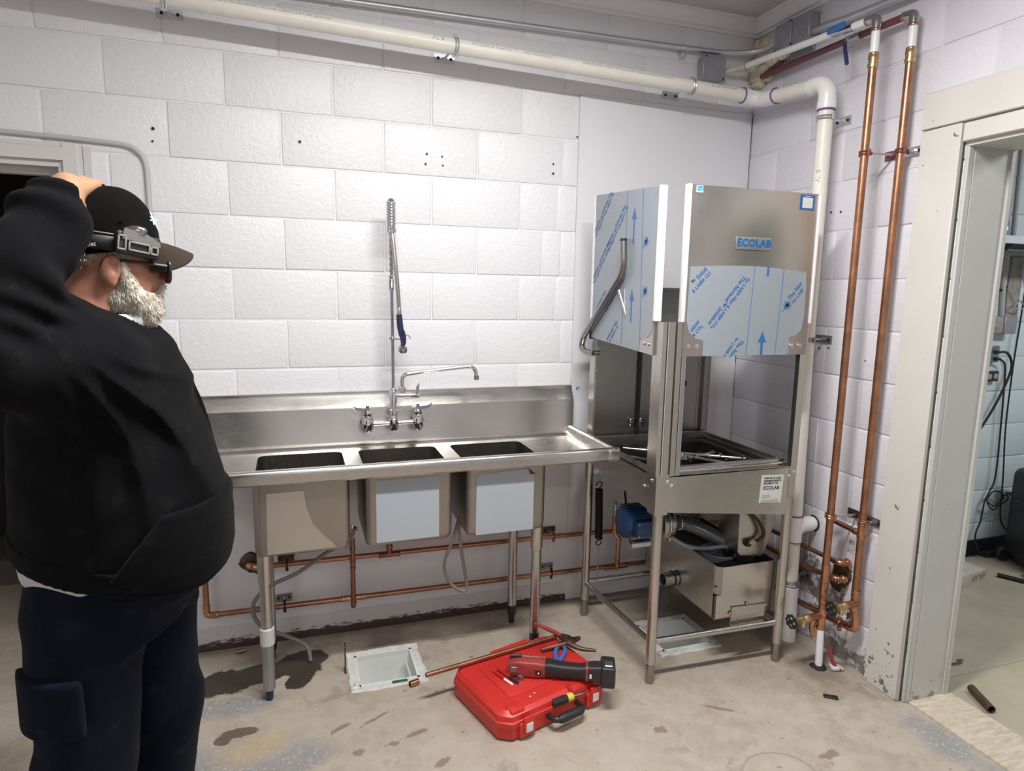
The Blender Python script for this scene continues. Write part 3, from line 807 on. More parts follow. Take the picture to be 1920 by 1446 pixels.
m.prism([(-1.722, FY - .022, 1.108), (-1.708, FY - .022, 1.108), (-1.703, FY - .020, 1.158), (-1.716, FY - .020, 1.140)], (0, .012, 0))
m.build('lever_handle', 'chrome_dark', ad)
# riser, spring, hose, spray valve
MB().tube([(FX, FY, 1.135), (FX - .002, FY, 1.40), (FX - .005, FY, 1.82)], .0068, 14).build('riser', 'chrome_dark', fau)
def helix(c0, c1, r, turns, n=14):
    c0, c1 = Vector(c0), Vector(c1); d = (c1 - c0).normalized(); u = d.orthogonal().normalized(); v = d.cross(u)
    N = int(turns * n)
    return [c0.lerp(c1, i / N) + (u * math.cos(2 * PI * i / n) + v * math.sin(2 * PI * i / n)) * r for i in range(N + 1)]
m = MB().tube(helix((FX - .004, FY, 1.545), (FX - .004, FY, 1.592), .0115, 9), .0024, 6)
m.tube(helix((FX - .004, FY, 1.592), (FX - .003, FY, 1.79), .0135, 8), .0022, 6)
m.build('overhead_spring', 'chrome', fau)
prof = [(.018, 1.778), (.0225, 1.781), (.0225, 1.795), (.0195, 1.798)]
for i in range(9):
    z = 1.800 + i * .0118
    prof += [(.0175, z), (.0218, z + .003), (.0218, z + .0075), (.0175, z + .0105)]
prof += [(.0165, 1.908), (.010, 1.917), (.0, 1.920)]
MB().lathe(prof, Matrix.Translation((FX - .004, FY - .006, 0)), 20).build('spring_guide', 'chrome', fau)
hp = spline([(FX - .004, FY - .012, 1.800), (FX + .002, FY - .020, 1.74), (FX + .010, FY - .030, 1.64), (FX + .018, FY - .032, 1.54), (FX + .022, FY - .028, 1.475)], 12)
hs = []
MB().tube(hp, [.0085 + .0008 * (i % 2) for i in range(len(hp))], 14).build('hose', 'steel_v', fau)
m = MB().lathe([(.010, 1.445), (.0115, 1.448), (.0115, 1.472), (.0095, 1.476)], Matrix.Translation((FX + .0225, FY - .027, 0)), 16)
m.build('hose_nut', 'chrome', fau)
m = MB().tube([(FX + .0225, FY - .027, 1.448), (FX + .026, FY - .030, 1.40), (FX + .031, FY - .038, 1.36)], [.012, .0135, .011], 14)
m.tube([(FX + .030, FY - .036, 1.372), (FX + .034, FY - .044, 1.335), (FX + .034, FY - .050, 1.312)], [.010, .008, .009], 12)
sv = m.build('spray_valve', 'spray_blue', fau)
MB().lathe([(.006, .012), (.017, .006), (.0195, 0), (.0195, -.010), (.016, -.014), (.0, -.0145)], Matrix.Translation((FX + .034, FY - .05, 1.308)) @ Matrix.Rotation(.5, 4, 'X'), 20).build('spray_face', 'chrome_dark', sv)
MB().tube(spline([(FX + .036, FY - .048, 1.385), (FX + .042, FY - .058, 1.36), (FX + .040, FY - .060, 1.325)], 6), .0045, 8).build('squeeze_lever', 'spray_blue', sv)
m = MB().tube(spline([(FX - .016, FY - .006, 1.348), (FX + .01, FY - .016, 1.346), (FX + .050, FY - .03, 1.346), (FX + .068, FY - .028, 1.352), (FX + .066, FY - .014, 1.358), (FX + .052, FY - .010, 1.360)], 8), .0032, 8)
m.lathe([(.0068, -.010), (.0105, -.008), (.0105, .008), (.0068, .010)], Matrix.Translation((FX - .002, FY, 1.348)), 14)
m.build('wall_hook', 'chrome', fau)
# ------------------------------------------------------------------ door-type dishwasher in the corner
X0, X1, Y0, Y1 = -.915, -.266, -.778, -.158
dw = thing('dish_machine', 'corner dish machine of stainless steel with raised film-covered doors on four tube legs', 'dishwasher', (-.59, -.47, 0))
LEGS = [(-.884, -.752), (-.280, -.768), (-.908, -.174), (-.292, -.178)]
for x, y in LEGS:
    lg = MB().tube([(x, y, .085), (x, y, .77 if y > -.5 else .735)], .0205, 20).build('leg', 'steel_v', dw)
    MB().lathe([(.0165, .0), (.0175, .003), (.0175, .080), (.0155, .086), (.0155, .1)], Matrix.Translation((x, y, 0)), 18).build('foot', 'steel_dark', lg)
# leg tops turn into folded corner angles
MB().prism([(X0 - .003, Y0 - .003, .712), (-.862, Y0 - .003, .712), (-.862, Y0 + .003, .712), (X0 + .003, Y0 + .003, .712), (X0 + .003, -.725, .712), (X0 - .003, -.725, .712)], (0, 0, .160)).build('corner_angle', 'steel_v', dw, 20)
MB().prism([(X1 + .003, Y0 - .003, .652), (X1 - .030, Y0 - .003, .652), (X1 - .030, Y0 + .003, .652), (X1 - .003, Y0 + .003, .652), (X1 - .003, -.725, .652), (X1 + .003, -.725, .652)], (0, 0, .213)).build('corner_angle', 'steel_v', dw, 20)
def bar(a, b): return MB().tube([a, b], .0128, 14).build('stretcher', 'steel_x', dw)
bar((-.884, -.752, .176), (-.280, -.768, .176)); bar((-.884, -.752, .170), (-.908, -.174, .166)); bar((-.908, -.174, .172), (-.292, -.178, .172)); bar((-.280, -.768, .168), (-.292, -.178, .168))
# tub skirt: trapezoid panels because the tub floor slopes to the front right
MB().prism([(-.862, Y0, .720), (X1 - .012, Y0, .658), (X1 - .012, Y0, .862), (-.862, Y0, .866)], (0, .004, 0)).build('front_panel', 'steel_x', dw)
MB().prism([(X0, -.740, .718), (X0, Y1, .772), (X0, Y1, .866), (X0, -.740, .866)], (.004, 0, 0)).build('side_panel', 'steel_y', dw)
MB().prism([(X1, -.740, .658), (X1, Y1, .70), (X1, Y1, .866), (X1, -.740, .866)], (-.004, 0, 0)).build('side_panel', 'steel_y', dw)
MB().prism([(X0, Y1, .772), (X1, Y1, .70), (X1, Y1, .866), (X0, Y1, .866)], (0, -.004, 0)).build('rear_panel', 'steel_x', dw)
# top flange with the tub opening
O = (-.862, -.312, -.712, -.212)
fl = MB()
for lo_, hi_ in (((X0, Y0, .860), (X1, O[2], .866)), ((X0, O[3], .860), (X1, Y1, .866)), ((X0, O[2], .860), (O[0], O[3], .866)), ((O[1], O[2], .860), (X1, O[3], .866))): fl.box(lo_, hi_)
fl.build('top_flange', 'steel_x', dw)
tub = MB()
zt = .860
c_ = [(O[0], O[2]), (O[1], O[2]), (O[1], O[3]), (O[0], O[3])]
zb_ = [.74, .67, .70, .76]
vs = [(x, y, .866) for x, y in c_] + [(x + (.02 if x == O[0] else -.02), y + (.02 if y == O[2] else -.02), z) for (x, y), z in zip(c_, zb_)]
tub.add(vs, [(0, 4, 5, 1), (1, 5, 6, 2), (2, 6, 7, 3), (3, 7, 4, 0), (7, 6, 5, 4)])
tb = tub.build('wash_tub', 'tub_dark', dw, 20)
# rack ledges inside the tub
for a, b in (((O[0] + .004, O[2] + .004, .842), (O[1] - .004, O[2] + .022, .852)), ((O[0] + .004, O[3] - .022, .842), (O[1] - .004, O[3] - .004, .852)), ((O[1] - .028, O[2] + .02, .842), (O[1] - .006, O[3] - .02, .852)), ((O[0] + .006, O[2] + .02, .842), (O[0] + .028, O[3] - .02, .852))):
    MB().box(a, b).build('rack_ledge', 'steel_dark', dw)
MB().box((O[0] + .03, Y0 + .030, .866), (O[1] + .012, Y0 + .050, .890)).build('front_curb', 'steel_x', dw)
MB().tube([(O[0] + .006, Y0 + .022, .876), (O[1] + .010, Y0 + .022, .876)], .0035, 8).build('curb_rod', 'chrome', dw)
MB().box((X0 + .03, Y1 - .060, .866), (X1 - .03, Y1 - .045, .892)).build('rear_curb', 'steel_x', dw)
MB().box((O[1] + .006, O[2], .866), (O[1] + .016, O[3], .886)).build('side_curb', 'steel_dark', dw)
MB().prism([(O[1] - .006, Y0 + .020, .866), (X1 - .012, Y0 + .020, .866), (X1 - .012, Y0 + .060, .866), (O[1] - .006, Y0 + .060, .888)], (0, 0, .006)).build('curb_bracket', 'brass', dw)
# wash and rinse arms
def arm(name, a0, L, z, r):
    cx, cy = -.60, -.47
    d = Vector((math.cos(a0), math.sin(a0), 0)); p = Vector((cx, cy, z))
    m = MB().tube([p - d * L, p + d * L], r, 10)
    for k in (-.95, -.6, -.25, .25, .6, .95):
        q = p + d * L * k; m.cyl(q, q + Vector((0, 0, .014)), .006, 8)
    return m.build(name, 'chrome', dw)
arm('rinse_arm', -.62, .26, .862, .0062); arm('rinse_arm', -.95, .20, .852, .0055); arm('wash_arm', .35, .235, .83, .009)
m = MB().lathe([(.028, .78), (.030, .84), (.018, .85), (.010, .868), (0, .870)], Matrix.Translation((-.60, -.47, 0)), 18)
m.build('arm_hub', 'steel_dark', dw)
for a in (.6, 2.2): 
    d = Vector((math.cos(a), math.sin(a), 0)); MB().tube([Vector((-.60, -.47, .805)) - d * .25, Vector((-.60, -.47, .805)) + d * .25], .007, 8).build('rack_support', 'chrome_dark', dw)

# corner posts: folded guide channels
def post(name, poly, z0, z1, mat='steel_v'):
    return MB().prism([(x, y, z0) for x, y in poly], (0, 0, z1 - z0)).build(name, mat, dw, 20)
P_ = [(-.922, Y0 - .002), (-.905, Y0 - .002), (-.905, Y0 + .010), (-.897, Y0 + .010), (-.897, Y0 - .006), (-.872, Y0 - .006), (-.872, Y0 + .012), (-.864, Y0 + .012), (-.864, Y0 - .006), (-.842, Y0 - .006), (-.842, Y0 + .010), (-.834, Y0 + .010), (-.834, Y0 - .004), (-.820, Y0 - .004), (-.820, Y0 + .024), (-.905, Y0 + .024), (-.905, -.712), (-.922, -.712)]
po = post('guide_post', P_, .866, 1.452)
for x in (-.901, -.838, -.823): MB().box((x - .002, Y0 - .0075, .868), (x + .002, Y0 - .003, 1.452)).build('post_edge', 'edge_steel' if 'edge_steel' in MATS else 'chrome', po)
post('guide_post', [(X1 + .004, Y0 - .004), (X1 - .028, Y0 - .004), (X1 - .028, Y0 + .004), (X1 - .012, Y0 + .004), (X1 - .012, Y0 + .03), (X1 + .004, Y0 + .03)], .866, 1.448)
MB().box((X1 - .034, Y0 - .002, .866), (X1 - .029, Y0 + .012, 1.40)).build('post_seal', 'black_rubber', dw)
post('rear_post', [(X0 - .002, Y1 + .0), (X0 + .022, Y1), (X0 + .022, Y1 - .012), (X0 + .006, Y1 - .012), (X0 + .006, Y1 - .050), (X0 - .002, Y1 - .050)], .866, 1.60, 'steel_v')
post('rear_post', [(X1 - .075, Y1 - .012), (X1 - .052, Y1 - .012), (X1 - .052, Y1 - .030), (X1 - .030, Y1 - .030), (X1 - .030, Y1 - .014), (X1 - .006, Y1 - .014), (X1 - .006, Y1 + .0), (X1 - .075, Y1 + .0)], .866, 1.56, 'steel_dark')
# rear wall in two sheets with the catch
MB().prism([(X0 + .010, Y1 - .006, .885), (-.668, Y1 - .006, .885), (-.668, Y1 - .006, 1.575), (X0 + .010, Y1 - .006, 1.575)], (0, .004, 0)).build('rear_wall', 'steel_dark', dw)
MB().prism([(-.660, Y1 - .010, .885), (X1 - .074, Y1 - .010, .885), (X1 - .074, Y1 - .010, 1.575), (-.660, Y1 - .010, 1.575)], (0, .004, 0)).build('rear_wall', 'steel_dark', dw)
MB().box((-.672, Y1 - .016, .885), (-.654, Y1 - .004, 1.575)).build('rear_seam', 'black_rubber', dw)
for dx in (-.040, .012):
    MB().rbox((-.668 + dx, Y1 - .022, .925), (-.642 + dx, Y1 - .010, .965), .003, 1).cyl((-.655 + dx, Y1 - .022, .945), (-.655 + dx, Y1 - .030, .945), .006, 10).build('catch', 'chrome_dark', dw)
MB().rbox((-.455, Y1 - .020, 1.110), (-.405, Y1 - .010, 1.135), .002, 1).build('sensor_clip', 'black_plastic', dw)
for z in (1.30, 1.20): MB().cyl((-.885, Y1 - .012, z), (-.885, Y1 - .004, z), .006, 12).build('bolt', 'chrome_dark', dw)
# folded top tray between the doors with film on its face
MB().prism([(-.88, -.168, 1.46), (-.34, -.168, 1.46), (-.34, -.168, 1.575), (-.88, -.168, 1.575)], (0, -.004, 0)).build('top_tray', 'film_plain', dw)
MB().box((-.88, -.30, 1.572), (-.34, -.160, 1.580)).build('tray_lip', 'steel_dark', dw)

# ---- the raised doors
def dots(name, pts, nrm, r, parent, mat='chrome'):
    for p in pts:
        p = Vector(p); n_ = Vector(nrm)
        MB().tube([p, p + n_ * .003, p + n_ * .005], [r, r, r * .6], 12).build(name, mat, parent)
FZ0, FZ1 = 1.325, 1.945
FXa, FXb = -.842, -.270
YF = Y0 - .010
fd = MB().rbox((FXa, YF, FZ0), (FXb, YF + .022, FZ1), .003, 2).build('front_door', 'steel_hood', dw)
MB().rbox((FXa - .012, YF - .004, 1.452), (FXa + .003, YF + .024, FZ1 + .002), .004, 2).build('door_edge', 'edge_white', fd)
MB().rbox((FXb - .003, YF - .004, 1.448), (FXb + .010, YF + .024, FZ1 + .0), .004, 2).build('door_edge', 'edge_white', fd)
yf = YF - .0006
film = [(FXa + .014, 1.655)]
for i in range(9):
    s_ = i / 8; film.append((FXa + .014 + (FXb - FXa - .050) * s_, 1.655 + .012 * math.sin(PI * s_) - .006 * s_))
film += [(FXb - .030, 1.60), (FXb - .028, 1.48), (FXb - .036, 1.425), (FXb - .060, 1.402), (FXb - .092, 1.398), (FXb - .094, FZ0 + .001), (FXa + .088, FZ0 + .001), (FXa + .088, 1.384), (FXa + .050, 1.394), (FXa + .022, 1.418), (FXa + .010, 1.46)]
fo = MB().prism([(x, yf, z) for x, z in film], (0, -.0008, 0)).build('protective_film', 'film_blue', fd)
yp = yf - .0012
def strip_f(x0, z0, x1, z1, w_, name='film_line', mat='print_line'):
    MB().prism([(x0 - w_, yp, z0), (x0 + w_, yp, z0), (x1 + w_, yp, z1), (x1 - w_, yp, z1)], (0, -.0003, 0)).build(name, mat, fo)
strip_f(-.560, FZ0 + .002, -.547, 1.668, .0018); strip_f(-.425, FZ0 + .002, -.412, 1.660, .0018)
def arrow_f(x, z0, z1):
    MB().prism([(x - .006, yp, z0), (x + .006, yp, z0), (x + .006, yp, z1 - .042), (x + .020, yp, z1 - .046), (x, yp, z1), (x - .020, yp, z1 - .046), (x - .006, yp, z1 - .042)], (0, -.0003, 0)).build('film_arrow', 'print_blue', fo)
arrow_f(-.490, FZ0 + .002, 1.420)
MB().prism([(-.491, yp, 1.628), (-.481, yp, 1.628), (-.480, yp, 1.663), (-.490, yp, 1.663)], (0, -.0003, 0)).build('film_arrow', 'print_blue', fo)
def burst(M, r, parent):
    m = MB()
    for k in range(16):
        a = 2 * PI * k / 16; w_ = .0016
        d = Vector((math.cos(a), math.sin(a), 0)); q = Vector((-d.y, d.x, 0)) * w_
        L = r if k % 2 == 0 else r * .8
        m.add([M @ (d * .002 + q), M @ (d * .002 - q), M @ (d * L - q * .5), M @ (d * L + q * .5)], [(0, 1, 2, 3)])
    vs = [M @ (Vector((math.cos(2 * PI * k / 14), math.sin(2 * PI * k / 14), 0)) * r * .28) for k in range(14)]
    m.add(vs, [tuple(range(14))])
    d = Vector((-.7, -.75, 0)).normalized(); q = Vector((-d.y, d.x, 0)) * .0012
    m.add([M @ (d * .002 + q), M @ (d * .002 - q), M @ (d * .035 - q), M @ (d * .035 + q)], [(0, 1, 2, 3)])
    return m.build('film_emblem', 'print_blue', parent, sharp=0)
FM = lambda x, z, a=0: frame((x, yp - .0004, z), (math.cos(a), 0, math.sin(a)), (-math.sin(a), 0, math.cos(a)))
burst(FM(-.383, 1.520), .022, fo)
A = math.radians(50)
def film_text(M2, s, parent, b1='The Novacel™ Solution', b2='for LASER Fiber & LASER CO₂'):
    lettering('film_print', b1, s, M2 @ Matrix.Translation((0, -.009, 0)), 'print_blue', parent, .0006)
    lettering('film_print', b2, s * .82, M2 @ Matrix.Translation((0, .011, 0)), 'print_blue', parent, .0004)
film_text(FM(-.655, 1.530, math.radians(231)) , .0225, fo)
lettering('film_print', 'The Nov', .0225, FM(-.352, 1.575, math.radians(50)), 'print_blue', fo, .0006)
lettering('film_print', 'for LASE', .0185, FM(-.337, 1.556, math.radians(50)), 'print_blue', fo, .0004)
lettering('film_print', 'The Nov', .0225, FM(-.606, 1.352, math.radians(231)), 'print_blue', fo, .0006)
lettering('film_print', 'for LASER Fi', .0175, FM(-.632, 1.358, math.radians(231)), 'print_blue', fo, .0004)
lettering('film_print', 'ution', .0225, FM(-.796, 1.440, math.radians(50)), 'print_blue', fo, .0006)
lettering('film_print', 'R CO₂', .0185, FM(-.782, 1.422, math.radians(50)), 'print_blue', fo, .0004)
lettering('film_print', '™ Soluti', .0225, FM(-.790, 1.622, math.radians(46)), 'print_blue', fo, .0006)
lettering('film_print', '& LASER CO', .0185, FM(-.778, 1.600, math.radians(46)), 'print_blue', fo, .0004)
# maker's badge
bd_ = MB().rbox((-.640, YF - .006, 1.722), (-.482, YF + .002, 1.772), .005, 2).build('badge', 'badge_grey', fd)
lettering('badge_lettering', 'ECOLAB', .0385, frame((-.561, YF - .0066, 1.747), (1, 0, 0), (0, 0, 1)), 'logo_blue', bd_, .0017)
# stickers at the upper corners
s1 = MB().prism([(-.822, YF - .0004, 1.918), (-.794, YF - .0004, 1.918), (-.794, YF - .0004, 1.946 - .004), (-.822, YF - .0004, 1.942)], (0, -.0006, 0)).build('energy_sticker', 'sticker_white', fd)
MB().prism([(-.819, YF - .0012, 1.924), (-.797, YF - .0012, 1.924), (-.797, YF - .0012, 1.940), (-.819, YF - .0012, 1.940)], (0, -.0004, 0)).build('sticker_field', 'sticker_sky', s1)
MB().add([(p.x, YF - .002, p.y) for p in [Vector((-.8175 + i * .0025, 1.929 + .004 * math.sin(i * .8))) for i in range(8)]] + [(p.x, YF - .002, p.y) for p in [Vector((-.8175 + i * .0025, 1.9305 + .004 * math.sin(i * .8))) for i in range(8)]], [(i, i + 1, 9 + i, 8 + i) for i in range(7)]).build('sticker_swoosh', 'print_white', s1, sharp=0)
s2 = MB().prism([(-.360, YF - .0004, 1.882), (-.292, YF - .0004, 1.882), (-.292, YF - .0004, 1.938), (-.360, YF - .0004, 1.938)], (0, -.0006, 0)).build('blue_sticker', 'sticker_blue', fd)
MB().prism([(-.350, YF - .0012, 1.889), (-.302, YF - .0012, 1.889), (-.302, YF - .0012, 1.928), (-.350, YF - .0012, 1.928)], (0, -.0003, 0)).build('sticker_field', 'sticker_white', s2)
MB().box((-.340, YF - .0020, 1.932), (-.312, YF - .0010, 1.934)).build('sticker_line', 'print_white', s2)
dots('bolt', [(FXa + .026, YF, 1.362), (FXa + .062, YF, 1.362), (FXb - .075, YF, 1.362), (FXb - .036, YF, 1.362)], (0, -1, 0), .0075, fd)
# left door (hangs a little out of level)
ld_ = thing('x', 'x', 'x'); bpy.data.objects.remove(ld_)
XL = X0 + .004
TL = math.radians(-3.2)
def LT(y, z):
    """rotate a point of the left door about its front edge"""
    dy = y + .728; dz = z - 1.63
    return (-.728 + dy * math.cos(TL) + dz * math.sin(TL) * .0, 1.63 + dz - dy * math.sin(TL) * -1 * -1)
ya, yb_ = -.728, -.190
def lp(y, z): yy, zz = LT(y, z); return yy, zz
q4 = [lp(ya, 1.325), lp(yb_, 1.322), lp(yb_, 1.945), lp(ya, 1.942)]
ldoor = MB().prism([(XL, y, z) for y, z in q4], (-.020, 0, 0)).build('side_door', 'steel_hood', dw)
XP = XL - .0206
MB().prism([(XL + .002, *lp(ya - .012, 1.455)), (XL + .002, *lp(ya + .003, 1.455)), (XL + .002, *lp(ya + .003, 1.944)), (XL + .002, *lp(ya - .012, 1.944))], (-.026, 0, 0)).build('door_edge', 'edge_white', ldoor)
MB().prism([(XL + .002, *lp(yb_ - .004, 1.40)), (XL + .002, *lp(yb_ + .012, 1.40)), (XL + .002, *lp(yb_ + .012, 1.945)), (XL + .002, *lp(yb_ - .004, 1.945))], (-.026, 0, 0)).build('door_edge', 'edge_white', ldoor)
MB().prism([(XL + .004, *lp(yb_ - .002, 1.315)), (XL + .004, *lp(yb_ + .012, 1.315)), (XL + .004, *lp(yb_ + .012, 1.355)), (XL + .004, *lp(yb_ - .002, 1.355))], (-.028, 0, 0)).build('slide_block', 'black_plastic', ldoor)
flm = [(ya + .004, 1.455), (ya + .012, 1.41), (ya + .045, 1.385), (ya + .10, 1.375), (ya + .105, 1.326), (yb_ - .002, 1.324), (yb_ - .002, 1.943), (ya + .004, 1.941)]
lf = MB().prism([(XP, *lp(*p)) for p in flm], (-.0008, 0, 0)).build('protective_film', 'film_blue', ldoor)
XP2 = XP - .0014
def strip_l(y0, z0, y1, z1, w_):
    MB().prism([(XP2, *lp(y0 - w_, z0)), (XP2, *lp(y0 + w_, z0)), (XP2, *lp(y1 + w_, z1)), (XP2, *lp(y1 - w_, z1))], (-.0003, 0, 0)).build('film_line', 'print_line', lf)
strip_l(-.480, 1.327, -.483, 1.940, .0022); strip_l(-.630, 1.37, -.606, 1.941, .0022)
def arrow_l(y, z0, z1):
    P = [(y - .005, z0), (y + .005, z0), (y + .005, z1 - .042), (y + .020, z1 - .046), (y, z1), (y - .020, z1 - .046), (y - .005, z1 - .042)]
    MB().prism([(XP2, *lp(*p)) for p in P], (-.0003, 0, 0)).build('film_arrow', 'print_blue', lf)
arrow_l(-.545, 1.735, 1.875); arrow_l(-.552, 1.430, 1.560)
# on this face reading direction (left to right for the viewer) runs towards -y
LM = lambda y, z, a=0: frame((XP2 - .0005, *lp(y, z)), (0, -math.cos(a), math.sin(a)), (0, math.sin(a), math.cos(a)))
burst(LM(-.645, 1.745), .021, lf); burst(LM(-.655, 1.560), .021, lf)
for (y, z, a) in ((-.27, 1.86, 231), (-.40, 1.80, 231), (-.27, 1.66, 231), (-.40, 1.545, 231), (-.25, 1.45, 231)):
    film_text(LM(y, z, math.radians(a - 4)), .0215, lf)
film_text(LM(-.40, 1.372, math.radians(227)), .0215, lf, 'The Novacel', 'for LASER Fib')
dots('bolt', [(XL - .020, *lp(ya + .062, 1.362)), (XL - .020, *lp(ya + .030, 1.362))], (-1, 0, 0), .0075, ldoor)
# lift handle
hx = -.952
hpth = round_path([(hx, -.500, 1.760), (hx, -.512, 1.645), (hx, -.150, 1.350), (hx + .002, -.128, 1.300), (hx + .006, -.170, 1.284), (hx + .020, -.225, 1.284)], .045, 8)
hd = MB().tube(hpth, .0135, 16).build('lift_handle', 'steel_dark', dw)
MB().tube([(hx, -.4995, 1.758), (hx, -.4990, 1.768)], .0142, 16).build('end_cap', 'black_plastic', hd)
MB().tube([(hx + .008, -.462, 1.566), (-.925, -.515, 1.437), (-.920, -.520, 1.430)], [.0065, .0065, .0075], 10).build('handle_strut', 'steel_v', hd)
MB().tube([(hx + .020, -.226, 1.284), (-.905, -.230, 1.284)], .010, 12).build('handle_pivot', 'steel_dark', hd)

# property label and bolts on the skirt
lb = MB().prism([(-.437, Y0 - .0004, .722), (-.328, Y0 - .0004, .715), (-.322, Y0 - .0004, .832), (-.431, Y0 - .0004, .838)], (0, -.0006, 0)).build('property_label', 'sticker_white', dw)
lr = math.radians(-2)
for k, (txt, s_, z) in enumerate((('THIS RACK AND', .0105, .823), ('DISHMACHINE IS', .0105, .812), ('PROPERTY OF', .0105, .801), ('ECOLAB', .0205, .782))):
    lettering('label_print', txt, s_, frame((-.420, Y0 - .0014, z), (1, 0, -.035), (.035, 0, 1)), 'print_black', lb, .0006, 'LEFT')
for k in range(3): MB().box((-.424, Y0 - .0016, .752 - k * .006), (-.384, Y0 - .0010, .7535 - k * .006)).build('label_line', 'print_grey', lb)
for k in range(4): MB().box((-.428, Y0 - .0016, .730 - k * .0045), (-.340, Y0 - .0010, .7312 - k * .0045)).build('label_line', 'print_grey', lb)
dots('bolt', [(-.872, Y0 - .003, .845), (-.850, Y0, .826), (X1 - .030, Y0, .826), (X1 - .010, Y0 - .003, .842)], (0, -1, 0), .0065, dw)
dots('bolt', [(X0 - .003, -.748, .845), (X0, -.722, .812), (X0, -.69, .806)], (-1, 0, 0), .0065, dw)

# ---- below the tub: pump motor, hose, chute, accumulator tray
mt = MB().lathe([(.0, -.085), (.055, -.085), (.066, -.078), (.068, -.06), (.068, .07), (.06, .08)], Matrix.Translation((-.790, -.44, .560)) @ Matrix.Rotation(PI / 2, 4, 'Y'), 24)
mo = mt.build('pump_motor', 'motor_blue', dw)
MB().rbox((-.845, -.535, .520), (-.752, -.495, .590), .006, 2).build('terminal_box', 'motor_blue', mo)
dots('screw', [(-.838, -.536, .583), (-.838, -.536, .528)], (0, -1, 0), .0035, mo)
MB().tube([(-.868, -.515, .487), (-.775, -.515, .487)], .019, 18).build('capacitor', 'steel_x', mo)
for k in range(7): MB().box((-.86 + k * .018, -.45, .626), (-.852 + k * .018, -.40, .633)).build('cooling_fin', 'motor_blue', mo)
pu = MB().lathe([(.078, .0), (.078, .016), (.060, .018), (.060, .066), (.052, .076), (.026, .080), (.026, .110), (.022, .112)], Matrix.Translation((-.710, -.46, .545)) @ Matrix.Rotation(PI / 2, 4, 'Y'), 24)
pp_ = pu.build('pump_housing', 'steel_v', dw)
MB().tube(arc((-.672, -.46, .545), .062, 0, 2 * PI, 24, (0, 1, 0), (0, 0, 1)), .005, 8).build('band_clamp', 'chrome', pp_)
MB().cyl((-.665, -.50, .478), (-.665, -.50, .496), .009, 6).build('drain_plug', 'brass', pp_)
hp = spline([(-.620, -.46, .545), (-.57, -.48, .540), (-.50, -.53, .512), (-.43, -.58, .475), (-.40, -.61, .455)], 10)
ho = MB().tube(hp, [.030 + (.002 if i % 2 else 0) for i in range(len(hp))], 18).build('suction_hose', 'clear_hose', dw)
MB().tube(arc(hp[5], .033, 0, 2 * PI, 20, (0, 1, 0), (0, 0, 1)), .003, 6).build('hose_clamp', 'chrome', ho)
MB().tube(spline([(-.655, -.50, .492), (-.60, -.54, .462), (-.53, -.57, .455), (-.46, -.60, .468), (-.42, -.61, .462)], 8), .010, 12).build('bleed_tube', 'clear_tube', dw)
ch = MB().prism([(-.455, -.690, .70), (-.268, -.690, .66), (-.268, -.690, .60), (-.318, -.690, .452), (-.330, -.690, .446), (-.436, -.690, .462), (-.450, -.690, .478)], (0, .14, 0)).build('sump_chute', 'steel_v', dw, 20)
MB().tube(spline([(-.43, -.702, .665), (-.375, -.712, .615), (-.345, -.715, .56), (-.362, -.708, .530), (-.395, -.70, .522)], 8), .0075, 10).build('heater_cable', 'black_rubber', ch)
MB().cyl((-.410, -.689, .515), (-.404, -.705, .518), .016, 14).build('cable_gland', 'black_rubber', ch)
MB().cyl((-.404, -.698, .518), (-.380, -.706, .527), .0095, 6).build('gland_nut', 'brass', ch)
MB().prism([(-.44, -.66, .46), (-.33, -.66, .45), (-.345, -.66, .412), (-.42, -.66, .412)], (0, .10, 0)).build('chute_outlet', 'steel_dark', dw)
# tray
TX0, TX1, TY0, TY1, TZ = -.578, -.282, -.735, -.165, .440
tr = MB()
pr = MB().prism([(TX0, TY1, .215), (TX0, -.715, .215), (TX0, -.715, .445), (TX0, TY1, .445)], (.003, 0, 0))
tray = pr.build('accumulator_tray', 'steel_y', dw, 20)
MB().prism([(TX0 + .028, TY0, .318), (TX1, TY0, .318), (TX1, TY0, TZ), (TX0 + .028, TY0, TZ)], (0, .004, 0)).build('tray_front', 'steel_x', tray)
MB().prism([(TX0 + .004, -.716, .318), (TX0 + .028, TY0, .318), (TX0 + .028, TY0, TZ), (TX0 + .004, -.716, TZ)], (.002, .004, 0)).build('tray_corner', 'steel_dark', tray)
MB().prism([(TX0 + .004, TY0 + .004, .212), (TX1 + .0, TY0 + .004, .212), (TX1, TY0 + .004, .316), (TX0 + .004, TY0 + .004, .316)], (0, .004, 0)).build('lower_front', 'steel_x', tray)
MB().tube([(TX0, TY0 + .006, .212), (TX0, TY0 + .006, .314)], .0055, 8).build('fold_edge', 'rust_steel', tray)
MB().box((TX1 - .004, TY0 + .01, .215), (TX1, TY1, TZ)).box((TX0, TY1 - .004, .215), (TX1, TY1, TZ)).box((TX0, TY0 + .01, .212), (TX1, TY1, .216)).build('tray_shell', 'steel_dark', tray)
MB().box((TX0 + .004, TY0 + .012, .350), (TX1 - .004, TY1 - .004, .356)).build('tray_insert', 'black_plastic', tray)
MB().prism([(-.500, TY0 - .003, .150), (-.330, TY0 - .003, .148), (-.328, TY0 - .003, .252), (-.496, TY0 - .003, .258)], (0, .005, 0)).build('access_plate', 'steel_x', tray)
dots('bolt', [(-.502, TY0 - .001, .232), (-.322, TY0 - .001, .246), (-.42, TY0 - .001, .264)], (0, -1, 0), .007, tray, 'brass')
MB().pipe((TX0 + .01, -.43, .262), (TX0 - .062, -.43, .262), .030, .026, 24).build('drain_port', 'steel_v', tray)
MB().tube(arc((TX0 - .012, -.43, .262), .031, 0, 2 * PI, 24, (0, 1, 0), (0, 0, 1)), .004, 8).build('port_gasket', 'black_rubber', tray)
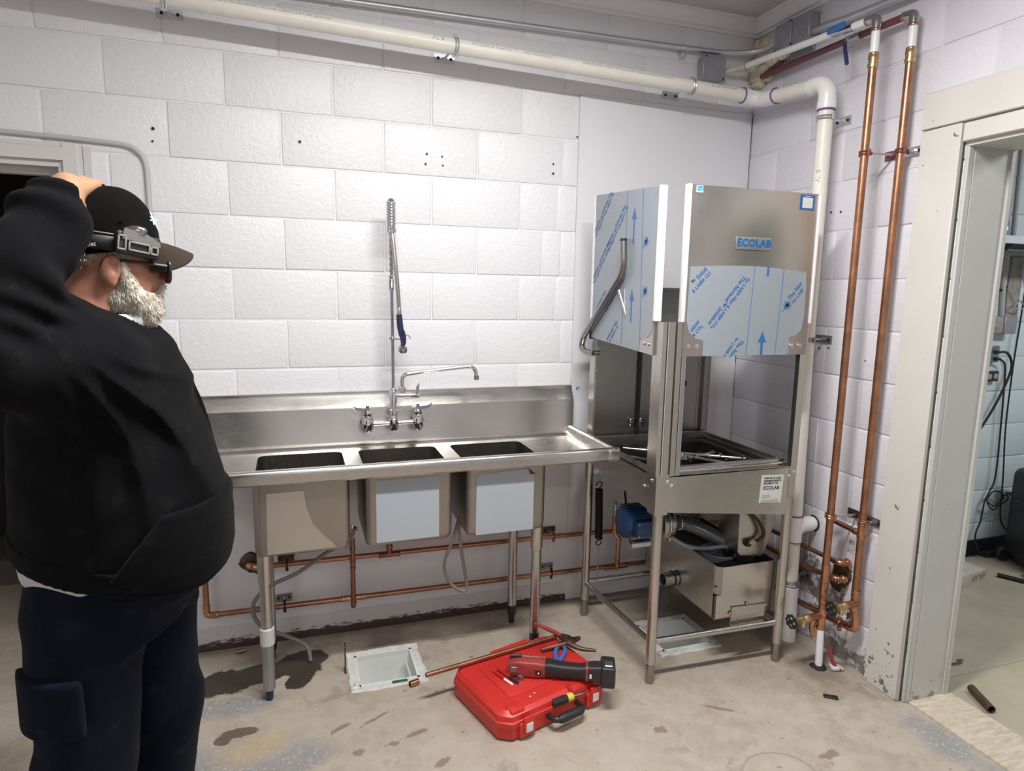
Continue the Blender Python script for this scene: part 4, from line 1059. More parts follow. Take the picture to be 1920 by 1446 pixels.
for k in range(5):
    MB().tube(arc((-.47 + .01 * k, -.55, .40 + .006 * k), .050 + .008 * k, 0, 1.5 * PI, 20, (1, 0, 0), (0, 1, 0)), .006, 8).build('coiled_tube', 'clear_tube', dw)
MB().rbox((-.318, -.70, .185), (-.287, -.66, .235), .004, 1).build('float_block', 'orange_plastic', dw)
# counterbalance spring and its hook rods at the rear left
sx_, sy_ = -.868, -.205
sg = MB().tube(helix((sx_, sy_, .640), (sx_ + .008, sy_, .395), .0165, 46, 10), .0026, 5)
so = sg.build('counter_spring', 'black_iron', dw)
MB().tube(arc((sx_, sy_, .662), .014, -.5 * PI, 1.1 * PI, 14, (1, 0, 0), (0, 0, 1)), .003, 7).build('spring_hook', 'black_iron', so)
MB().tube(arc((sx_ + .008, sy_, .376), .013, .5 * PI, 2.1 * PI, 14, (1, 0, 0), (0, 0, 1)), .003, 7).build('spring_hook', 'black_iron', so)
MB().tube([(sx_, sy_, .676), (sx_, sy_, .80)], .0028, 8).build('spring_rod', 'dull_zinc', so)
MB().tube([(sx_ + .008, sy_, .365), (sx_ + .008, sy_, .17)], .0032, 8).build('spring_rod', 'dull_zinc', so)
MB().tube(spline([(-.80, -.32, .79), (-.805, -.33, .70), (-.83, -.40, .62), (-.85, -.44, .585)], 8), .005, 8).build('motor_cable', 'black_rubber', dw)
MB().tube(spline([(-.855, -.50, .545), (-.872, -.52, .52), (-.866, -.525, .495), (-.85, -.52, .49)], 6), .005, 8).build('motor_cable', 'black_rubber', dw)
# ------------------------------------------------------------------ pipes, conduit and their hangers
def collar(mb, p, d, r, L, rp=None):
    """fitting hub: short sleeve around a pipe at p along d"""
    p = Vector(p); d = Vector(d).normalized()
    return mb.tube([p - d * L / 2, p - d * (L / 2 - .002), p + d * (L / 2 - .002), p + d * L / 2], [r * .94, r, r, r * .94], 20)
def torus(c, n, R_, r, seg=24, s2=8):
    n = Vector(n).normalized(); u = n.orthogonal().normalized(); v = n.cross(u)
    return MB().tube(arc(c, R_, 0, 2 * PI * (seg - 1) / seg, seg - 1, u, v), r, s2, closed=True)
def wrap_text(mb, body, size, p0, d, up, r, bold=0.0):
    """lettering bent onto a pipe: runs along d from p0, centred on direction 'up' of the pipe"""
    vs, fs = text_mesh(body, size, 'LEFT', bold); d = Vector(d).normalized(); up = Vector(up); up = (up - d * up.dot(d)).normalized(); s_ = up.cross(d)
    # local y of the lettering runs around the pipe
    out = []
    for p in vs:
        a = p.y / r
        out.append(Vector(p0) + d * p.x + (up * math.cos(a) + s_ * math.sin(a)) * (r + .0004))
    return mb.add(out, fs)

# --- 2 inch PVC drain line
RP_ = .0302
zrun = lambda x: 2.482 - .0295 * (x + .46)
pv = thing('drain_pipe', 'cream PVC drain pipe running under the ceiling and down beside the dish machine', 'pipe', (-.11, -.62, 0))
MB().tube([(-4.3, -.166, zrun(-4.3)), (-.17, -.166, zrun(-.17))], RP_, 24).build('horizontal_run', 'pvc', pv)
e0 = Vector((-.165, -.166, zrun(-.165))); z1_ = 2.452; z2_ = 2.424
path = [e0 + Vector((-.012, 0, 0))] + arc((-.165, -.221, 0), .055, PI / 2, 0, 8, (1, 0, 0), (0, 1, 0))
pth = [Vector((-.190, -.166, zrun(-.19)))] + [Vector((p.x, p.y, z1_ + (zrun(-.165) - z1_) * (1 - i / 8))) for i, p in enumerate(path[1:])] + [Vector((-.110, -.300, z1_ - .006))]
MB().tube(pth, .0345, 24).build('corner_elbow', 'pvc_fitting', pv)
torus((-.191, -.166, zrun(-.19)), (1, 0, 0), .0325, .0035).build('primer_ring', 'purple_primer', pv)
torus((-.110, -.301, z1_ - .006), (0, 1, 0), .0325, .0035).build('primer_ring', 'purple_primer', pv)
MB().tube([(-.110, -.29, z1_ - .006), (-.110, -.53, z2_)], RP_, 24).build('short_run', 'pvc', pv)
pth = [Vector((-.110, -.515, z2_))] + [Vector((-.110, -.548 - .062 * math.sin(a), z2_ - .062 + .062 * math.cos(a))) for a in [PI / 2 * i / 8 for i in range(9)]] + [Vector((-.110, -.610, 2.318))]
MB().tube(pth, .0345, 24).build('top_elbow', 'pvc_fitting', pv)
collar(MB(), (-.110, -.610, 2.330), (0, 0, 1), .0375, .034).build('elbow_hub', 'pvc_fitting', pv)
torus((-.110, -.610, 2.310), (0, 0, 1), .0315, .004).build('primer_ring', 'purple_primer', pv)
MB().tube([(-.110, -.610, 2.33), (-.110, -.612, 1.36), (-.110, -.632, .58)], RP_, 24).build('vertical_run', 'pvc', pv)
m = MB().tube([(-.110, -.632, .585), (-.110, -.633, .47)], .0350, 24)
m.tube([(-.110, -.633, .512), (-.09, -.633, .535), (-.05, -.632, .542), (-.02, -.631, .540)], .0345, 20)
m.build('wall_tee', 'pvc_fitting', pv)
MB().tube([(-.03, -.631, .540), (-.0045, -.631, .540)], RP_, 20).build('wall_stub', 'pvc', pv)
torus((-.004, -.631, .540), (1, 0, 0), .0335, .0035).build('wall_gap', 'black_iron', pv)
torus((-.110, -.632, .588), (0, 0, 1), .0325, .004).build('primer_ring', 'purple_primer', pv)
torus((-.110, -.633, .468), (0, 0, 1), .0325, .0035).build('primer_ring', 'purple_primer', pv)
MB().tube([(-.110, -.633, .48), (-.110, -.645, .10)], RP_, 24).build('vertical_run', 'pvc', pv)
m = collar(MB(), (-.110, -.640, .235), (0, 0, 1), .0365, .05); m.tube([(-.110, -.641, .22), (-.110, -.645, .07), (-.100, -.640, .0)], .0345, 20)
m.build('base_fitting', 'pvc_fitting', pv)
torus((-.110, -.640, .262), (0, 0, 1), .0325, .003).build('primer_ring', 'purple_primer', pv)
# printed line on the pipe
up = Vector((0, -1, .42)); dd = Vector((1, 0, -.0295))
for x0, txt, sz in ((-2.55, 'CHARLOTTE PIPE   MADE 2" PVC SCH 40 DWV CELLULAR CORE PVC-DWV PIPE  ASTM F 891', .0125), (-1.66, 'AL B', .024), (-1.50, 'PVC 2 IN SCH 40  D 2665  E 42', .0125), (-1.28, 'EB 20  MADE IN U.S.A.', .013), (-1.02, 'CHARLOTTE PIPE   MADE 2" PVC SCH 40 DWV CELLULAR CORE PVC-DWV PIPE', .0125), (-.38, 'AL B', .022), (-.33, 'CHARLOTTE PIPE', .011)):
    wrap_text(MB(), txt, sz, (x0, -.166, zrun(x0)), dd, up, RP_, .0).build('pipe_print', 'print_grey', pv, sharp=0)
wrap_text(MB(), 'AL B', .026, (-.110, -.611, 2.02), (0, 0, 1), (-1, -.55, 0), RP_, .0).build('pipe_print', 'print_grey', pv, sharp=0)
wrap_text(MB(), 'PVC 2 IN SCH 40 CELLULAR CORE D F891 NSF U.P.C.', .013, (-.110, -.611, 1.50), (0, 0, 1), (-1, -.2, 0), RP_, .0).build('pipe_print', 'print_grey', pv, sharp=0)

def hanger(name, label, wall, at, target, ring_r, axis, mat='galv', mat2=None, group='split ring pipe hangers', plate=(.088, .034), ringmat=None):
    """wall plate, threaded rod and split ring. wall: 'back' or 'right'; at: centre of plate; target: pipe centre; axis: pipe direction"""
    at = Vector(at); tg = Vector(target)
    n = Vector((0, -1, 0)) if wall == 'back' else Vector((-1, 0, 0)); s_ = Vector((1, 0, 0)) if wall == 'back' else Vector((0, 1, 0)); u = Vector((0, 0, 1))
    h = thing(name, label, 'pipe hanger', at, group)
    w2, h2 = plate[0] / 2, plate[1] / 2
    P = [at + s_ * a * w2 + u * b * h2 + n * .001 for a, b in ((-1, -1), (1, -1), (1, 1), (-1, 1))]
    pl = MB().prism(P, n * .005).build('wall_plate', mat2 or mat, h)
    for a in (-.62, .62): MB().cyl(at + s_ * w2 * a + n * .006, at + s_ * w2 * a + n * .0085, .0062, 10).build('plate_hole', 'black_iron', pl)
    MB().tube([at + n * .005, at + n * .016], .0105, 8).build('boss', mat2 or mat, pl)
    end = tg - (tg - at).normalized() * ring_r
    MB().tube([at + n * .012, end], .0046, 8).build('rod', 'galv', h)
    ax = Vector(axis).normalized(); d = (end - tg).normalized(); q = ax.cross(d).normalized()
    rg = MB()
    for o_ in (-.005, .005):
        rg.tube(arc(tg + ax * o_, ring_r + .002, 0, 2 * PI * 23 / 24, 23, d, q), .0035, 6, closed=True)
    for sg in (-1, 1):
        c = tg + q * sg * (ring_r + .007)
        rg.tube([c - ax * .011, c + ax * .011], .006, 8)
    rg.tube([end + d * .002, end + d * .014], .0085, 8)
    rg.build('split_ring', ringmat or mat, h)
    return h
for k, (x, lab) in enumerate(((-2.60, 'galvanised hanger holding the ceiling drain pipe at its left, above the left door'), (-1.562, 'galvanised hanger holding the ceiling drain pipe above the faucet'), (-.468, 'galvanised hanger holding the ceiling drain pipe near the corner'))):
    hanger('pipe_hanger', lab, 'back', (x - .008, 0, zrun(x) + .002), (x, -.166, zrun(x)), RP_, (1, 0, 0), group='hangers of the drain pipe')
hanger('pipe_hanger', 'galvanised hanger just below the top elbow of the drain pipe', 'right', (0, -.595, 2.279), (-.110, -.610, 2.279), RP_, (0, 0, 1), group='hangers of the drain pipe')
hanger('pipe_hanger', 'galvanised hanger on the drain pipe beside the film-covered front door', 'right', (0, -.597, 1.370), (-.110, -.612, 1.370), RP_, (0, 0, 1), 'dull_zinc', group='hangers of the drain pipe')
hanger('pipe_hanger', 'dull hanger on the drain pipe low beside the tray of the dish machine', 'right', (0, -.602, .289), (-.110, -.637, .282), RP_, (0, 0, 1), 'dull_zinc', group='hangers of the drain pipe')

# --- electric conduit with two boxes
RC = .0125
cd = thing('metal_conduit', 'grey galvanised conduit running along the top of both walls round the corner', 'conduit', (-.4, -.03, 2.69))
pth = round_path([(-3.6, -.030, 2.655), (-.50, -.030, 2.694), (-.20, -.034, 2.700), (-.055, -.085, 2.706), (-.048, -.215, 2.712)], .13, 8)
MB().tube(pth, RC, 14).build('back_run', 'galv', cd)
MB().tube(round_path([(-.030, -.415, 2.690), (-.040, -.50, 2.684), (-.040, -.60, 2.672), (-.035, -1.6, 2.61)], .04, 6), RC + .003, 14).build('side_run', 'galv', cd)
for x in (-.432,): 
    m = torus((x, -.030, 2.694), (1, 0, 0), RC + .0015, .0028, 16, 6); m.rbox((x - .008, -.034, 2.655), (x + .008, -.004, 2.682), .003, 1)
    m.build('strap', 'galv', cd)
b1 = thing('junction_box', 'grey metal junction box on the back wall between conduit and drain pipe', 'junction box', (-.27, -.03, 2.62))
MB().rbox((-.335, -.056, 2.566), (-.222, -.004, 2.668), .003, 1).build('box', 'box_grey', b1)
MB().rbox((-.340, -.062, 2.562), (-.217, -.055, 2.672), .002, 1).build('cover', 'box_grey', b1)
for p in ((-.328, 2.664), (-.229, 2.570)): MB().cyl((p[0], -.062, p[1]), (p[0], -.065, p[1]), .004, 10).build('screw', 'black_iron', b1)
b2 = thing('junction_box', 'grey metal junction box on the right wall in the ceiling corner', 'junction box', (-.03, -.3, 2.7))
MB().rbox((-.056, -.412, 2.660), (-.003, -.204, 2.776), .003, 1).build('box', 'box_grey', b2)
MB().rbox((-.062, -.308, 2.658), (-.055, -.200, 2.778), .002, 1).build('cover', 'box_grey', b2)
for y, z in ((-.345, 2.69), (-.345, 2.745), (-.385, 2.69), (-.385, 2.745)):
    torus((-.0565, y, z), (1, 0, 0), .013, .0012, 18, 5).build('knockout', 'dull_zinc', b2)
for p in ((-.300, 2.770), (-.210, 2.668)): MB().cyl((-.062, p[0], p[1]), (-.065, p[0], p[1]), .004, 10).build('screw', 'black_iron', b2)
MB().tube([(-.06, -.305, 2.675), (-.075, -.325, 2.660)], .003, 6).build('wire_end', 'black_rubber', b2)

# --- spray foam in the corner
def lump(seed, lobes, sub=3):
    bm = bmesh.new(); out = MB()
    for (c, r) in lobes:
        b_ = bmesh.new(); bmesh.ops.create_icosphere(b_, subdivisions=sub, radius=1)
        for v in b_.verts:
            n_ = mnoise.noise(v.co * 1.7 + Vector(c) * 31) * .35 + mnoise.noise(v.co * 4.5 + Vector(c) * 17) * .14
            v.co = Vector(c) + Vector((v.co.x * r[0], v.co.y * r[1], v.co.z * r[2])) * (1 + n_)
        out.bm(b_)
    bm.free(); return out
fo_ = lump(3, [((-.012, -.035, 2.755), (.022, .035, .032)), ((-.014, -.085, 2.745), (.026, .04, .034)), ((-.012, -.145, 2.735), (.022, .045, .040)), ((-.010, -.06, 2.700), (.02, .06, .03)),
                ((-.020, -.05, 2.610), (.030, .045, .030)), ((-.022, -.10, 2.625), (.030, .045, .026)), ((-.022, -.16, 2.640), (.028, .045, .026)), ((-.022, -.215, 2.650), (.022, .04, .018)), ((-.018, -.06, 2.575), (.026, .045, .024)), ((-.02, -.12, 2.590), (.022, .035, .022)), ((-.025, -.02, 2.655), (.03, .03, .03))])
tag(fo_.build('foam_patch', 'foam_yellow', sharp=80), 'lumpy pale yellow spray foam filling the hole in the ceiling corner', 'foam')
tag(MB().rbox((-.012, -.40, 2.622), (-.002, -.22, 2.652), .003, 1).build('metal_flashing', 'dull_zinc'), 'bent grey metal strip under the corner junction box', 'metal strip')

# --- supply risers
def elbow90(a, c, b, r, n=8):
    return MB().tube(round_path([a, c, b], (Vector(c) - Vector(a)).length * .9, n), r, 16)
def riser(name, label, x, y, sleeve_mat, run, elbow_z, sl0, cu_bottom):
    t_ = thing(name, label, 'pipe', (x, y, 0))
    return t_
RCU = .0145
# left riser
xl, yl = -.142, -.857
rl = thing('water_riser', 'copper riser with white top run standing farther from the wall, left of the pair', 'pipe', (xl, yl, 0), 'pair of copper water risers')
MB().tube([(-.142, -.118, 2.624), (-.142, -.655, 2.587)], .0142, 16).build('white_run', 'cpvc_white', rl)
MB().tube([(-.142, -.745, 2.578), (-.142, -.820, 2.573)], .0142, 16).build('white_run', 'cpvc_white', rl)
MB().tube([(-.20, -.05, 2.610), (-.165, -.09, 2.618), (-.142, -.118, 2.624)], .0095, 12).build('feed_pipe', 'foam_yellow', rl)
collar(MB(), (-.142, -.121, 2.624), (0, -1, -.07), .0150, .006).build('copper_ring', 'copper_fitting', rl)
vb = MB().tube([(-.142, -.650, 2.588), (-.142, -.662, 2.587), (-.142, -.68, 2.585), (-.142, -.70, 2.583), (-.142, -.72, 2.581), (-.142, -.738, 2.579), (-.142, -.750, 2.578)], [.017, .0175, .0145, .018, .0145, .0175, .017], 14).build('ball_valve', 'chrome_dark', rl)
MB().tube([(-.165, -.665, 2.590), (-.176, -.668, 2.592)], .006, 8).rbox((-.184, -.742, 2.572), (-.172, -.655, 2.598), .005, 2).build('valve_handle', 'valve_blue', vb)
elbow90((xl, -.820, 2.573), (xl, yl, 2.570), (xl, yl, 2.530), .0165).build('elbow', 'chrome_dark', rl)
for p, d in (((xl, -.815, 2.573), (0, 1, 0)), ((xl, yl, 2.528), (0, 0, 1)), ((xl, yl, 2.444), (0, 0, 1))): collar(MB(), p, d, .0175, .010).build('copper_ring', 'copper_fitting', rl)
MB().tube([(xl, yl, 2.53), (xl, yl, 2.44)], .0150, 16).build('white_sleeve', 'cpvc_white', rl)
MB().lathe([(.016, 2.395), (.0185, 2.397), (.0185, 2.412), (.0165, 2.414), (.0165, 2.422), (.0185, 2.424), (.0185, 2.436), (.016, 2.440)], Matrix.Translation((xl, yl, 0)), 18).build('brass_adapter', 'brass', rl)
MB().tube([(xl, yl, 2.40), (xl, yl - .002, .40), (xl, yl - .006, .17)], RCU, 18).build('copper_tube', 'copper', rl)
fit = MB()
for z in (.452, .385, .335, .300, .205, .180): collar(fit, (xl, yl - .004, z), (0, 0, 1), .0175, .012)
fit.tube([(xl, yl - .004, .46), (xl, yl - .004, .325)], .0165, 16).tube([(xl, yl - .005, .265), (xl, yl - .006, .175)], .0165, 16)
fit.build('coupling', 'copper_fitting', rl)
MB().tube([(xl, yl - .006, .172), (xl + .004, yl - .010, .0)], .0150, 16).build('white_stub', 'cpvc_white', rl)
lump(5, [((xl + .002, yl - .010, .004), (.034, .030, .010))], 2).build('floor_collar', 'black_rubber', rl)
# hose bib style branch with hand wheel
def gate_valve(parent, p0, L):
    p0 = Vector(p0); d = Vector((-1, -.05, 0)).normalized(); q = lambda s_: p0 + d * s_
    MB().tube([q(0), q(L * .38)], RCU, 14).build('branch_tube', 'copper', parent)
    gv = MB().tube([q(L * .36), q(L * .42), q(L * .50), q(L * .54), q(L * .62), q(L * .70)], [.013, .017, .017, .013, .016, .012], 12)
    gv.tube([q(L * .55), q(L * .55) + Vector((-.012, -.012, -.030))], [.012, .009], 10)
    g = gv.build('valve_body', 'brass', parent)
    MB().tube([q(L * .70), q(L * .92)], .0055, 8).build('stem', 'brass', g)
    c = q(L * .92); u = Vector((0, 0, 1)); v = d.cross(u).normalized()
    w_ = MB().tube([c + (u * math.cos(a) + v * math.sin(a)) * (.0245 + .003 * math.cos(8 * a)) for a in [2 * PI * k / 48 for k in range(48)]], .0045, 6, closed=True)
    for k in range(4):
        a = PI / 4 + k * PI / 2; w_.tube([c + d * .004, c + (u * math.cos(a) + v * math.sin(a)) * .024], .004, 6)
    w_.tube([c - d * .004, c + d * .008], .008, 10)
    w_.build('hand_wheel', 'black_iron', g)
gate_valve(rl, (xl, yl - .005, .234), .178)
MB().tube(round_path([(xl - .020, yl - .005, .234), (xl - .028, yl + .010, .225), (xl - .030, yl + .012, .17), (xl - .020, yl + .006, .135)], .02, 5), .012, 12).build('side_drop', 'copper_fitting', rl)
# right riser
xr, yr = -.056, -.938
rr_ = thing('water_riser', 'copper riser with dark red top run close to the wall beside the doorway', 'pipe', (xr, yr, 0), 'pair of copper water risers')
MB().tube([(-.056, -.125, 2.583), (-.056, -.640, 2.576)], .0132, 16).build('red_run', 'pex_red', rr_)
MB().tube([(-.056, -.700, 2.575), (-.056, -.905, 2.571)], .0132, 16).build('red_run', 'pex_red', rr_)
MB().tube([(-.056, -.132, 2.583), (-.040, -.155, 2.600), (-.020, -.215, 2.632)], .012, 12).build('red_tail', 'pex_red', rr_)
vb = MB().tube([(-.056, -.636, 2.576), (-.056, -.648, 2.576), (-.056, -.66, 2.576), (-.056, -.672, 2.576), (-.056, -.684, 2.576), (-.056, -.704, 2.575)], [.016, .0165, .0135, .017, .0135, .0165], 14).build('ball_valve', 'chrome_dark', rr_)
MB().tube([(-.072, -.668, 2.574), (-.092, -.668, 2.565), (-.100, -.670, 2.545)], .006, 8).build('valve_stem', 'chrome_dark', vb)
MB().tube(spline([(-.100, -.668, 2.553), (-.104, -.676, 2.525), (-.108, -.692, 2.480), (-.110, -.698, 2.462)], 6), [.0075] * 19, 8).build('valve_handle', 'navy_vinyl', vb)
elbow90((xr, -.902, 2.571), (xr, yr, 2.569), (xr, yr, 2.532), .0160).build('elbow', 'chrome_dark', rr_)
for p, d in (((xr, -.897, 2.571), (0, 1, 0)), ((xr, yr, 2.530), (0, 0, 1)), ((xr, yr, 2.448), (0, 0, 1))): collar(MB(), p, d, .0175, .010).build('copper_ring', 'copper_fitting', rr_)
MB().tube([(xr, yr, 2.53), (xr, yr, 2.445)], .0150, 16).build('white_sleeve', 'cpvc_white', rr_)
MB().lathe([(.016, 2.400), (.0185, 2.402), (.0185, 2.415), (.0165, 2.417), (.0165, 2.425), (.0185, 2.427), (.0185, 2.440), (.016, 2.444)], Matrix.Translation((xr, yr, 0)), 18).build('brass_adapter', 'brass', rr_)
MB().tube([(xr, yr, 2.405), (xr, yr, .245)], RCU, 18).build('copper_tube', 'copper', rr_)
fit = MB()
for z in (.665, .600, .365, .345, .290): collar(fit, (xr, yr - .003, z), (0, 0, 1), .0175, .012)
fit.tube([(xr, yr, .645), (xr, yr, .59)], .0165, 16).tube([(xr, yr - .004, .36), (xr, yr - .006, .29)], .0165, 16)
fit.build('coupling', 'copper_fitting', rr_)
gate_valve(rr_, (xr, yr - .012, .318), .150)
MB().tube(round_path([(xr, yr, .30), (xr, yr - .016, .262), (xr, yr - .020, .203), (xr, yr + .06, .198)], .03, 6), .0155, 16).build('bottom_elbow', 'copper_fitting', rr_)
MB().tube([(-.060, -.765, .618), (-.060, yr + .01, .612)], .0105, 14).build('cross_link', 'copper', rr_)
collar(MB(), (-.060, yr + .022, .612), (0, 1, 0), .0135, .024).build('link_fitting', 'copper_fitting', rr_)
hanger('pipe_hanger', 'copper-clad clamp high on the left copper riser', 'right', (0, -.868, 2.096), (xl, yl, 2.094), RCU, (0, 0, 1), 'copper_red_clamp', 'pex_red', group='clamps of the copper risers')
hanger('pipe_hanger', 'dark clamp high on the right copper riser beside the door casing', 'right', (0, -.950, 2.094), (xr, yr, 2.094), RCU, (0, 0, 1), 'galv', None, group='clamps of the copper risers', ringmat='pex_red', plate=(.075, .034))
hanger('pipe_hanger', 'copper-clad clamp low on the left copper riser', 'right', (0, -.858, .659), (xl, yl - .001, .664), RCU, (0, 0, 1), 'copper_fitting', 'rust_steel', group='clamps of the copper risers')
hanger('pipe_hanger', 'copper-clad clamp low on the right copper riser with a dark wall plate', 'right', (0, -.945, .658), (xr, yr, .656), RCU, (0, 0, 1), 'dull_zinc', None, group='clamps of the copper risers', ringmat='copper_fitting', plate=(.08, .034))

# --- horizontal copper lines under the sink and round the corner
up_ = thing('copper_line', 'upper horizontal copper water line under the sink running round the corner', 'pipe', (-1.5, -.06, .36), 'copper lines along the wall foot')
MB().tube(round_path([(-2.41, -.050, .374), (-1.0, -.06, .370), (-.06, -.06, .350), (-.06, -.62, .350), (-.060, -.815, .372)], .025, 5), .0115, 14).build('tube', 'copper', up_)
fit = MB(); collar(fit, (-2.375, -.053, .373), (1, 0, 0), .0155, .03); fit.tube([(-2.42, -.03, .376), (-2.39, -.05, .374), (-2.35, -.053, .373)], .015, 14)
fit.build('wall_elbow', 'copper_fitting', up_)
fit = MB()
for x in (-1.868, -1.786): collar(fit, (x, -.06, .3705), (1, 0, 0), .0145, .012)
fit.tube([(-1.868, -.06, .3705), (-1.786, -.06, .3705)], .0128, 14).tube([(-1.827, -.06, .37), (-1.827, -.06, .56)], .0115, 14); collar(fit, (-1.827, -.06, .405), (0, 0, 1), .0145, .016)
fit.build('tee', 'copper_old', up_)
fit = MB(); fit.tube(round_path([(-.060, -.800, .370), (-.060, -.835, .372), (-.020, -.850, .372), (-.008, -.83, .372)], .02, 5), .015, 12)
for p in ((-.055, -.842, .372), (-.03, -.846, .372)): collar(fit, p, (1, -.3, 0), .018, .012)
fit.build('return_bend', 'copper_fitting', up_)
lo_l = thing('copper_line', 'lower horizontal copper water line with an upturned left end, above the floor behind the sink', 'pipe', (-1.5, -.06, .19), 'copper lines along the wall foot')
MB().tube([(-2.57, -.06, .1885), (-1.0, -.06, .180), (-.09, -.06, .172)], .0115, 14).build('tube', 'copper', lo_l)
MB().tube(round_path([(-.10, -.06, .172), (-.06, -.06, .172), (-.06, -.65, .178), (-.060, -.90, .197)], .025, 5), .0128, 14).build('tube', 'copper', lo_l)
MB().tube([(-2.585, -.06, .205), (-2.585, -.06, .40)], .0122, 14).build('riser_end', 'copper', lo_l)
fit = elbow90((-2.545, -.06, .188), (-2.585, -.06, .188), (-2.585, -.06, .228), .0140)
for p, d in (((-2.545, -.06, .188), (1, 0, 0)), ((-2.585, -.06, .228), (0, 0, 1)), ((-2.585, -.06, .352), (0, 0, 1)), ((-2.585, -.06, .365), (0, 0, 1))): collar(fit, p, d, .0155, .008)
fit.build('elbow', 'copper_fitting', lo_l)
fit = MB().tube([(-2.04, -.06, .186), (-1.94, -.06, .185)], .0128, 14)
for x in (-2.04, -2.022, -1.955, -1.938): collar(fit, (x, -.06, .1855), (1, 0, 0), .0148, .008)
fit.tube([(-1.990, -.060, .186), (-1.990, -.080, .186)], .0135, 14)
fit.build('tee', 'copper_fitting', lo_l)
st_ = MB().tube(round_path([(-1.990, -.078, .150), (-1.990, -.078, .36), (-1.990, -.085, .40), (-1.990, -.085, .47)], .02, 4), .0105, 12)
for z in (.172, .335, .36, .425): collar(st_, (-1.990, -.080, z), (0, 0, 1), .0128, .012)
st_.build('branch_riser', 'copper_old', lo_l)
sv_ = MB().lathe([(.0075, .47), (.0085, .478), (.006, .48), (.006, .49), (.0095, .492), (.0095, .512), (.007, .515), (.007, .535)], Matrix.Translation((-1.990, -.085, 0)), 12)
sv_.tube([(-1.990, -.085, .502), (-1.966, -.092, .504)], .005, 8)
sv_.ball((-1.966, -.092, .504), (.006, .006, .010), 8)
sv_.build('stop_valve', 'chrome', lo_l)
# branch with stop valve behind the dish machine
br = MB().tube(round_path([(-.690, -.06, .172), (-.690, -.085, .172), (-.690, -.085, .335), (-.715, -.085, .365), (-.715, -.085, .455)], .02, 4), .0115, 12)
for p in ((-.690, -.085, .19), (-.690, -.085, .33), (-.715, -.085, .375), (-.715, -.085, .44)): collar(br, p, (0, 0, 1), .0145, .012)
br.tube([(-.75, -.06, .1735), (-.62, -.06, .1725)], .0145, 12)
br.build('branch_riser', 'copper_fitting', lo_l)
sv_ = MB().lathe([(.009, .452), (.012, .456), (.012, .474), (.008, .478), (.008, .505), (.011, .508), (.011, .52), (.005, .53)], Matrix.Translation((-.715, -.085, 0)), 12)
sv_.tube([(-.715, -.085, .492), (-.692, -.095, .498)], .006, 8).ball((-.688, -.096, .499), (.007, .007, .012), 8)
sv_.build('stop_valve', 'chrome_dark', lo_l)
th = thing('copper_line', 'short copper line between the drain pipe and the left riser, higher than its two neighbours', 'pipe', (-.06, -.5, .444), 'copper lines along the wall foot')
MB().tube(round_path([(-.30, -.050, .40), (-.06, -.055, .435), (-.06, -.62, .444), (-.060, -.83, .448)], .025, 5), .0105, 14).build('tube', 'copper_old', th)
fit = MB().tube(round_path([(-.060, -.815, .448), (-.060, -.850, .449), (-.018, -.858, .449), (-.012, -.838, .448)], .02, 5), .0135, 12)
for p in ((-.050, -.853, .449), (-.028, -.857, .449)): collar(fit, p, (1, -.2, 0), .016, .010)
fit.build('return_bend', 'copper_fitting', th)
# rough hole in the block wall behind the bends
tag(lump(9, [((-.004, -.815, .372), (.008, .05, .055)), ((-.004, -.79, .33), (.006, .04, .04))], 2).build('mortar_patch', 'rust_steel', sharp=80), 'dark ragged mortar patch around the copper bends on the right wall', 'mortar patch')
tag(lump(11, [((-2.41, -.003, .376), (.045, .010, .045)), ((-2.385, -.003, .350), (.03, .008, .03))], 2).build('mortar_patch', 'rust_steel', sharp=80), 'ragged brown hole where the upper copper line leaves the back wall', 'mortar patch')
# pipe clamps under the sink
def small_clamp(x, y, z, lab, mp='rust_steel', mc='black_iron'):
    h = thing('pipe_clamp', lab, 'pipe clamp', (x, 0, z), 'clamps of the copper lines under the sink')
    MB().rbox((x - .034, -.007, z - .008), (x + .034, -.001, z + .030), .002, 1).build('wall_plate', mp, h)
    for a in (-.022, .022): MB().cyl((x + a, -.007, z + .012), (x + a, -.009, z + .012), .005, 10).build('plate_hole', 'black_iron', h)
    MB().tube([(x, -.006, z + .012), (x, y + .012, z + .004)], .004, 8).build('rod', 'galv', h)
    m = torus((x + .004, y, z), (1, 0, 0), .0135, .0035, 20, 6); m.rbox((x - .002, y - .004, z + .012), (x + .010, y + .004, z + .028), .002, 1); m.rbox((x - .002, y - .004, z - .030), (x + .010, y + .004, z - .012), .002, 1)
    m.build('split_ring', mc, h)
small_clamp(-2.268, -.055, .373, 'dark clamp on the upper copper line beside the left sink leg')
small_clamp(-1.035, -.06, .370, 'copper-red clamp on the upper copper line right of the sink legs', mc='copper_red_clamp')
small_clamp(-2.282, -.06, .188, 'dark clamp with zinc plate on the lower copper line beside the left sink leg', 'dull_zinc')
small_clamp(-1.042, -.06, .180, 'dark clamp with zinc plate on the lower copper line right of the sink legs', 'dull_zinc')
h = small_clamp
t_ = thing('pipe_clamp', 'green-grey wall plate and rusty clamp on the lower line near the doorway', 'pipe clamp', (0, -.88, .2))
MB().rbox((-.007, -.900, .186), (-.001, -.860, .228), .002, 1).build('wall_plate', 'dull_zinc', t_)
MB().tube([(-.006, -.876, .200), (-.05, -.885, .196)], .005, 8).build('rod', 'galv', t_)
m = torus((-.060, -.885, .196), (0, 1, .07), .0155, .0045, 20, 6); m.ball((-.066, -.885, .220), .008, 8).ball((-.066, -.885, .172), .008, 8); m.build('split_ring', 'copper_old', t_)

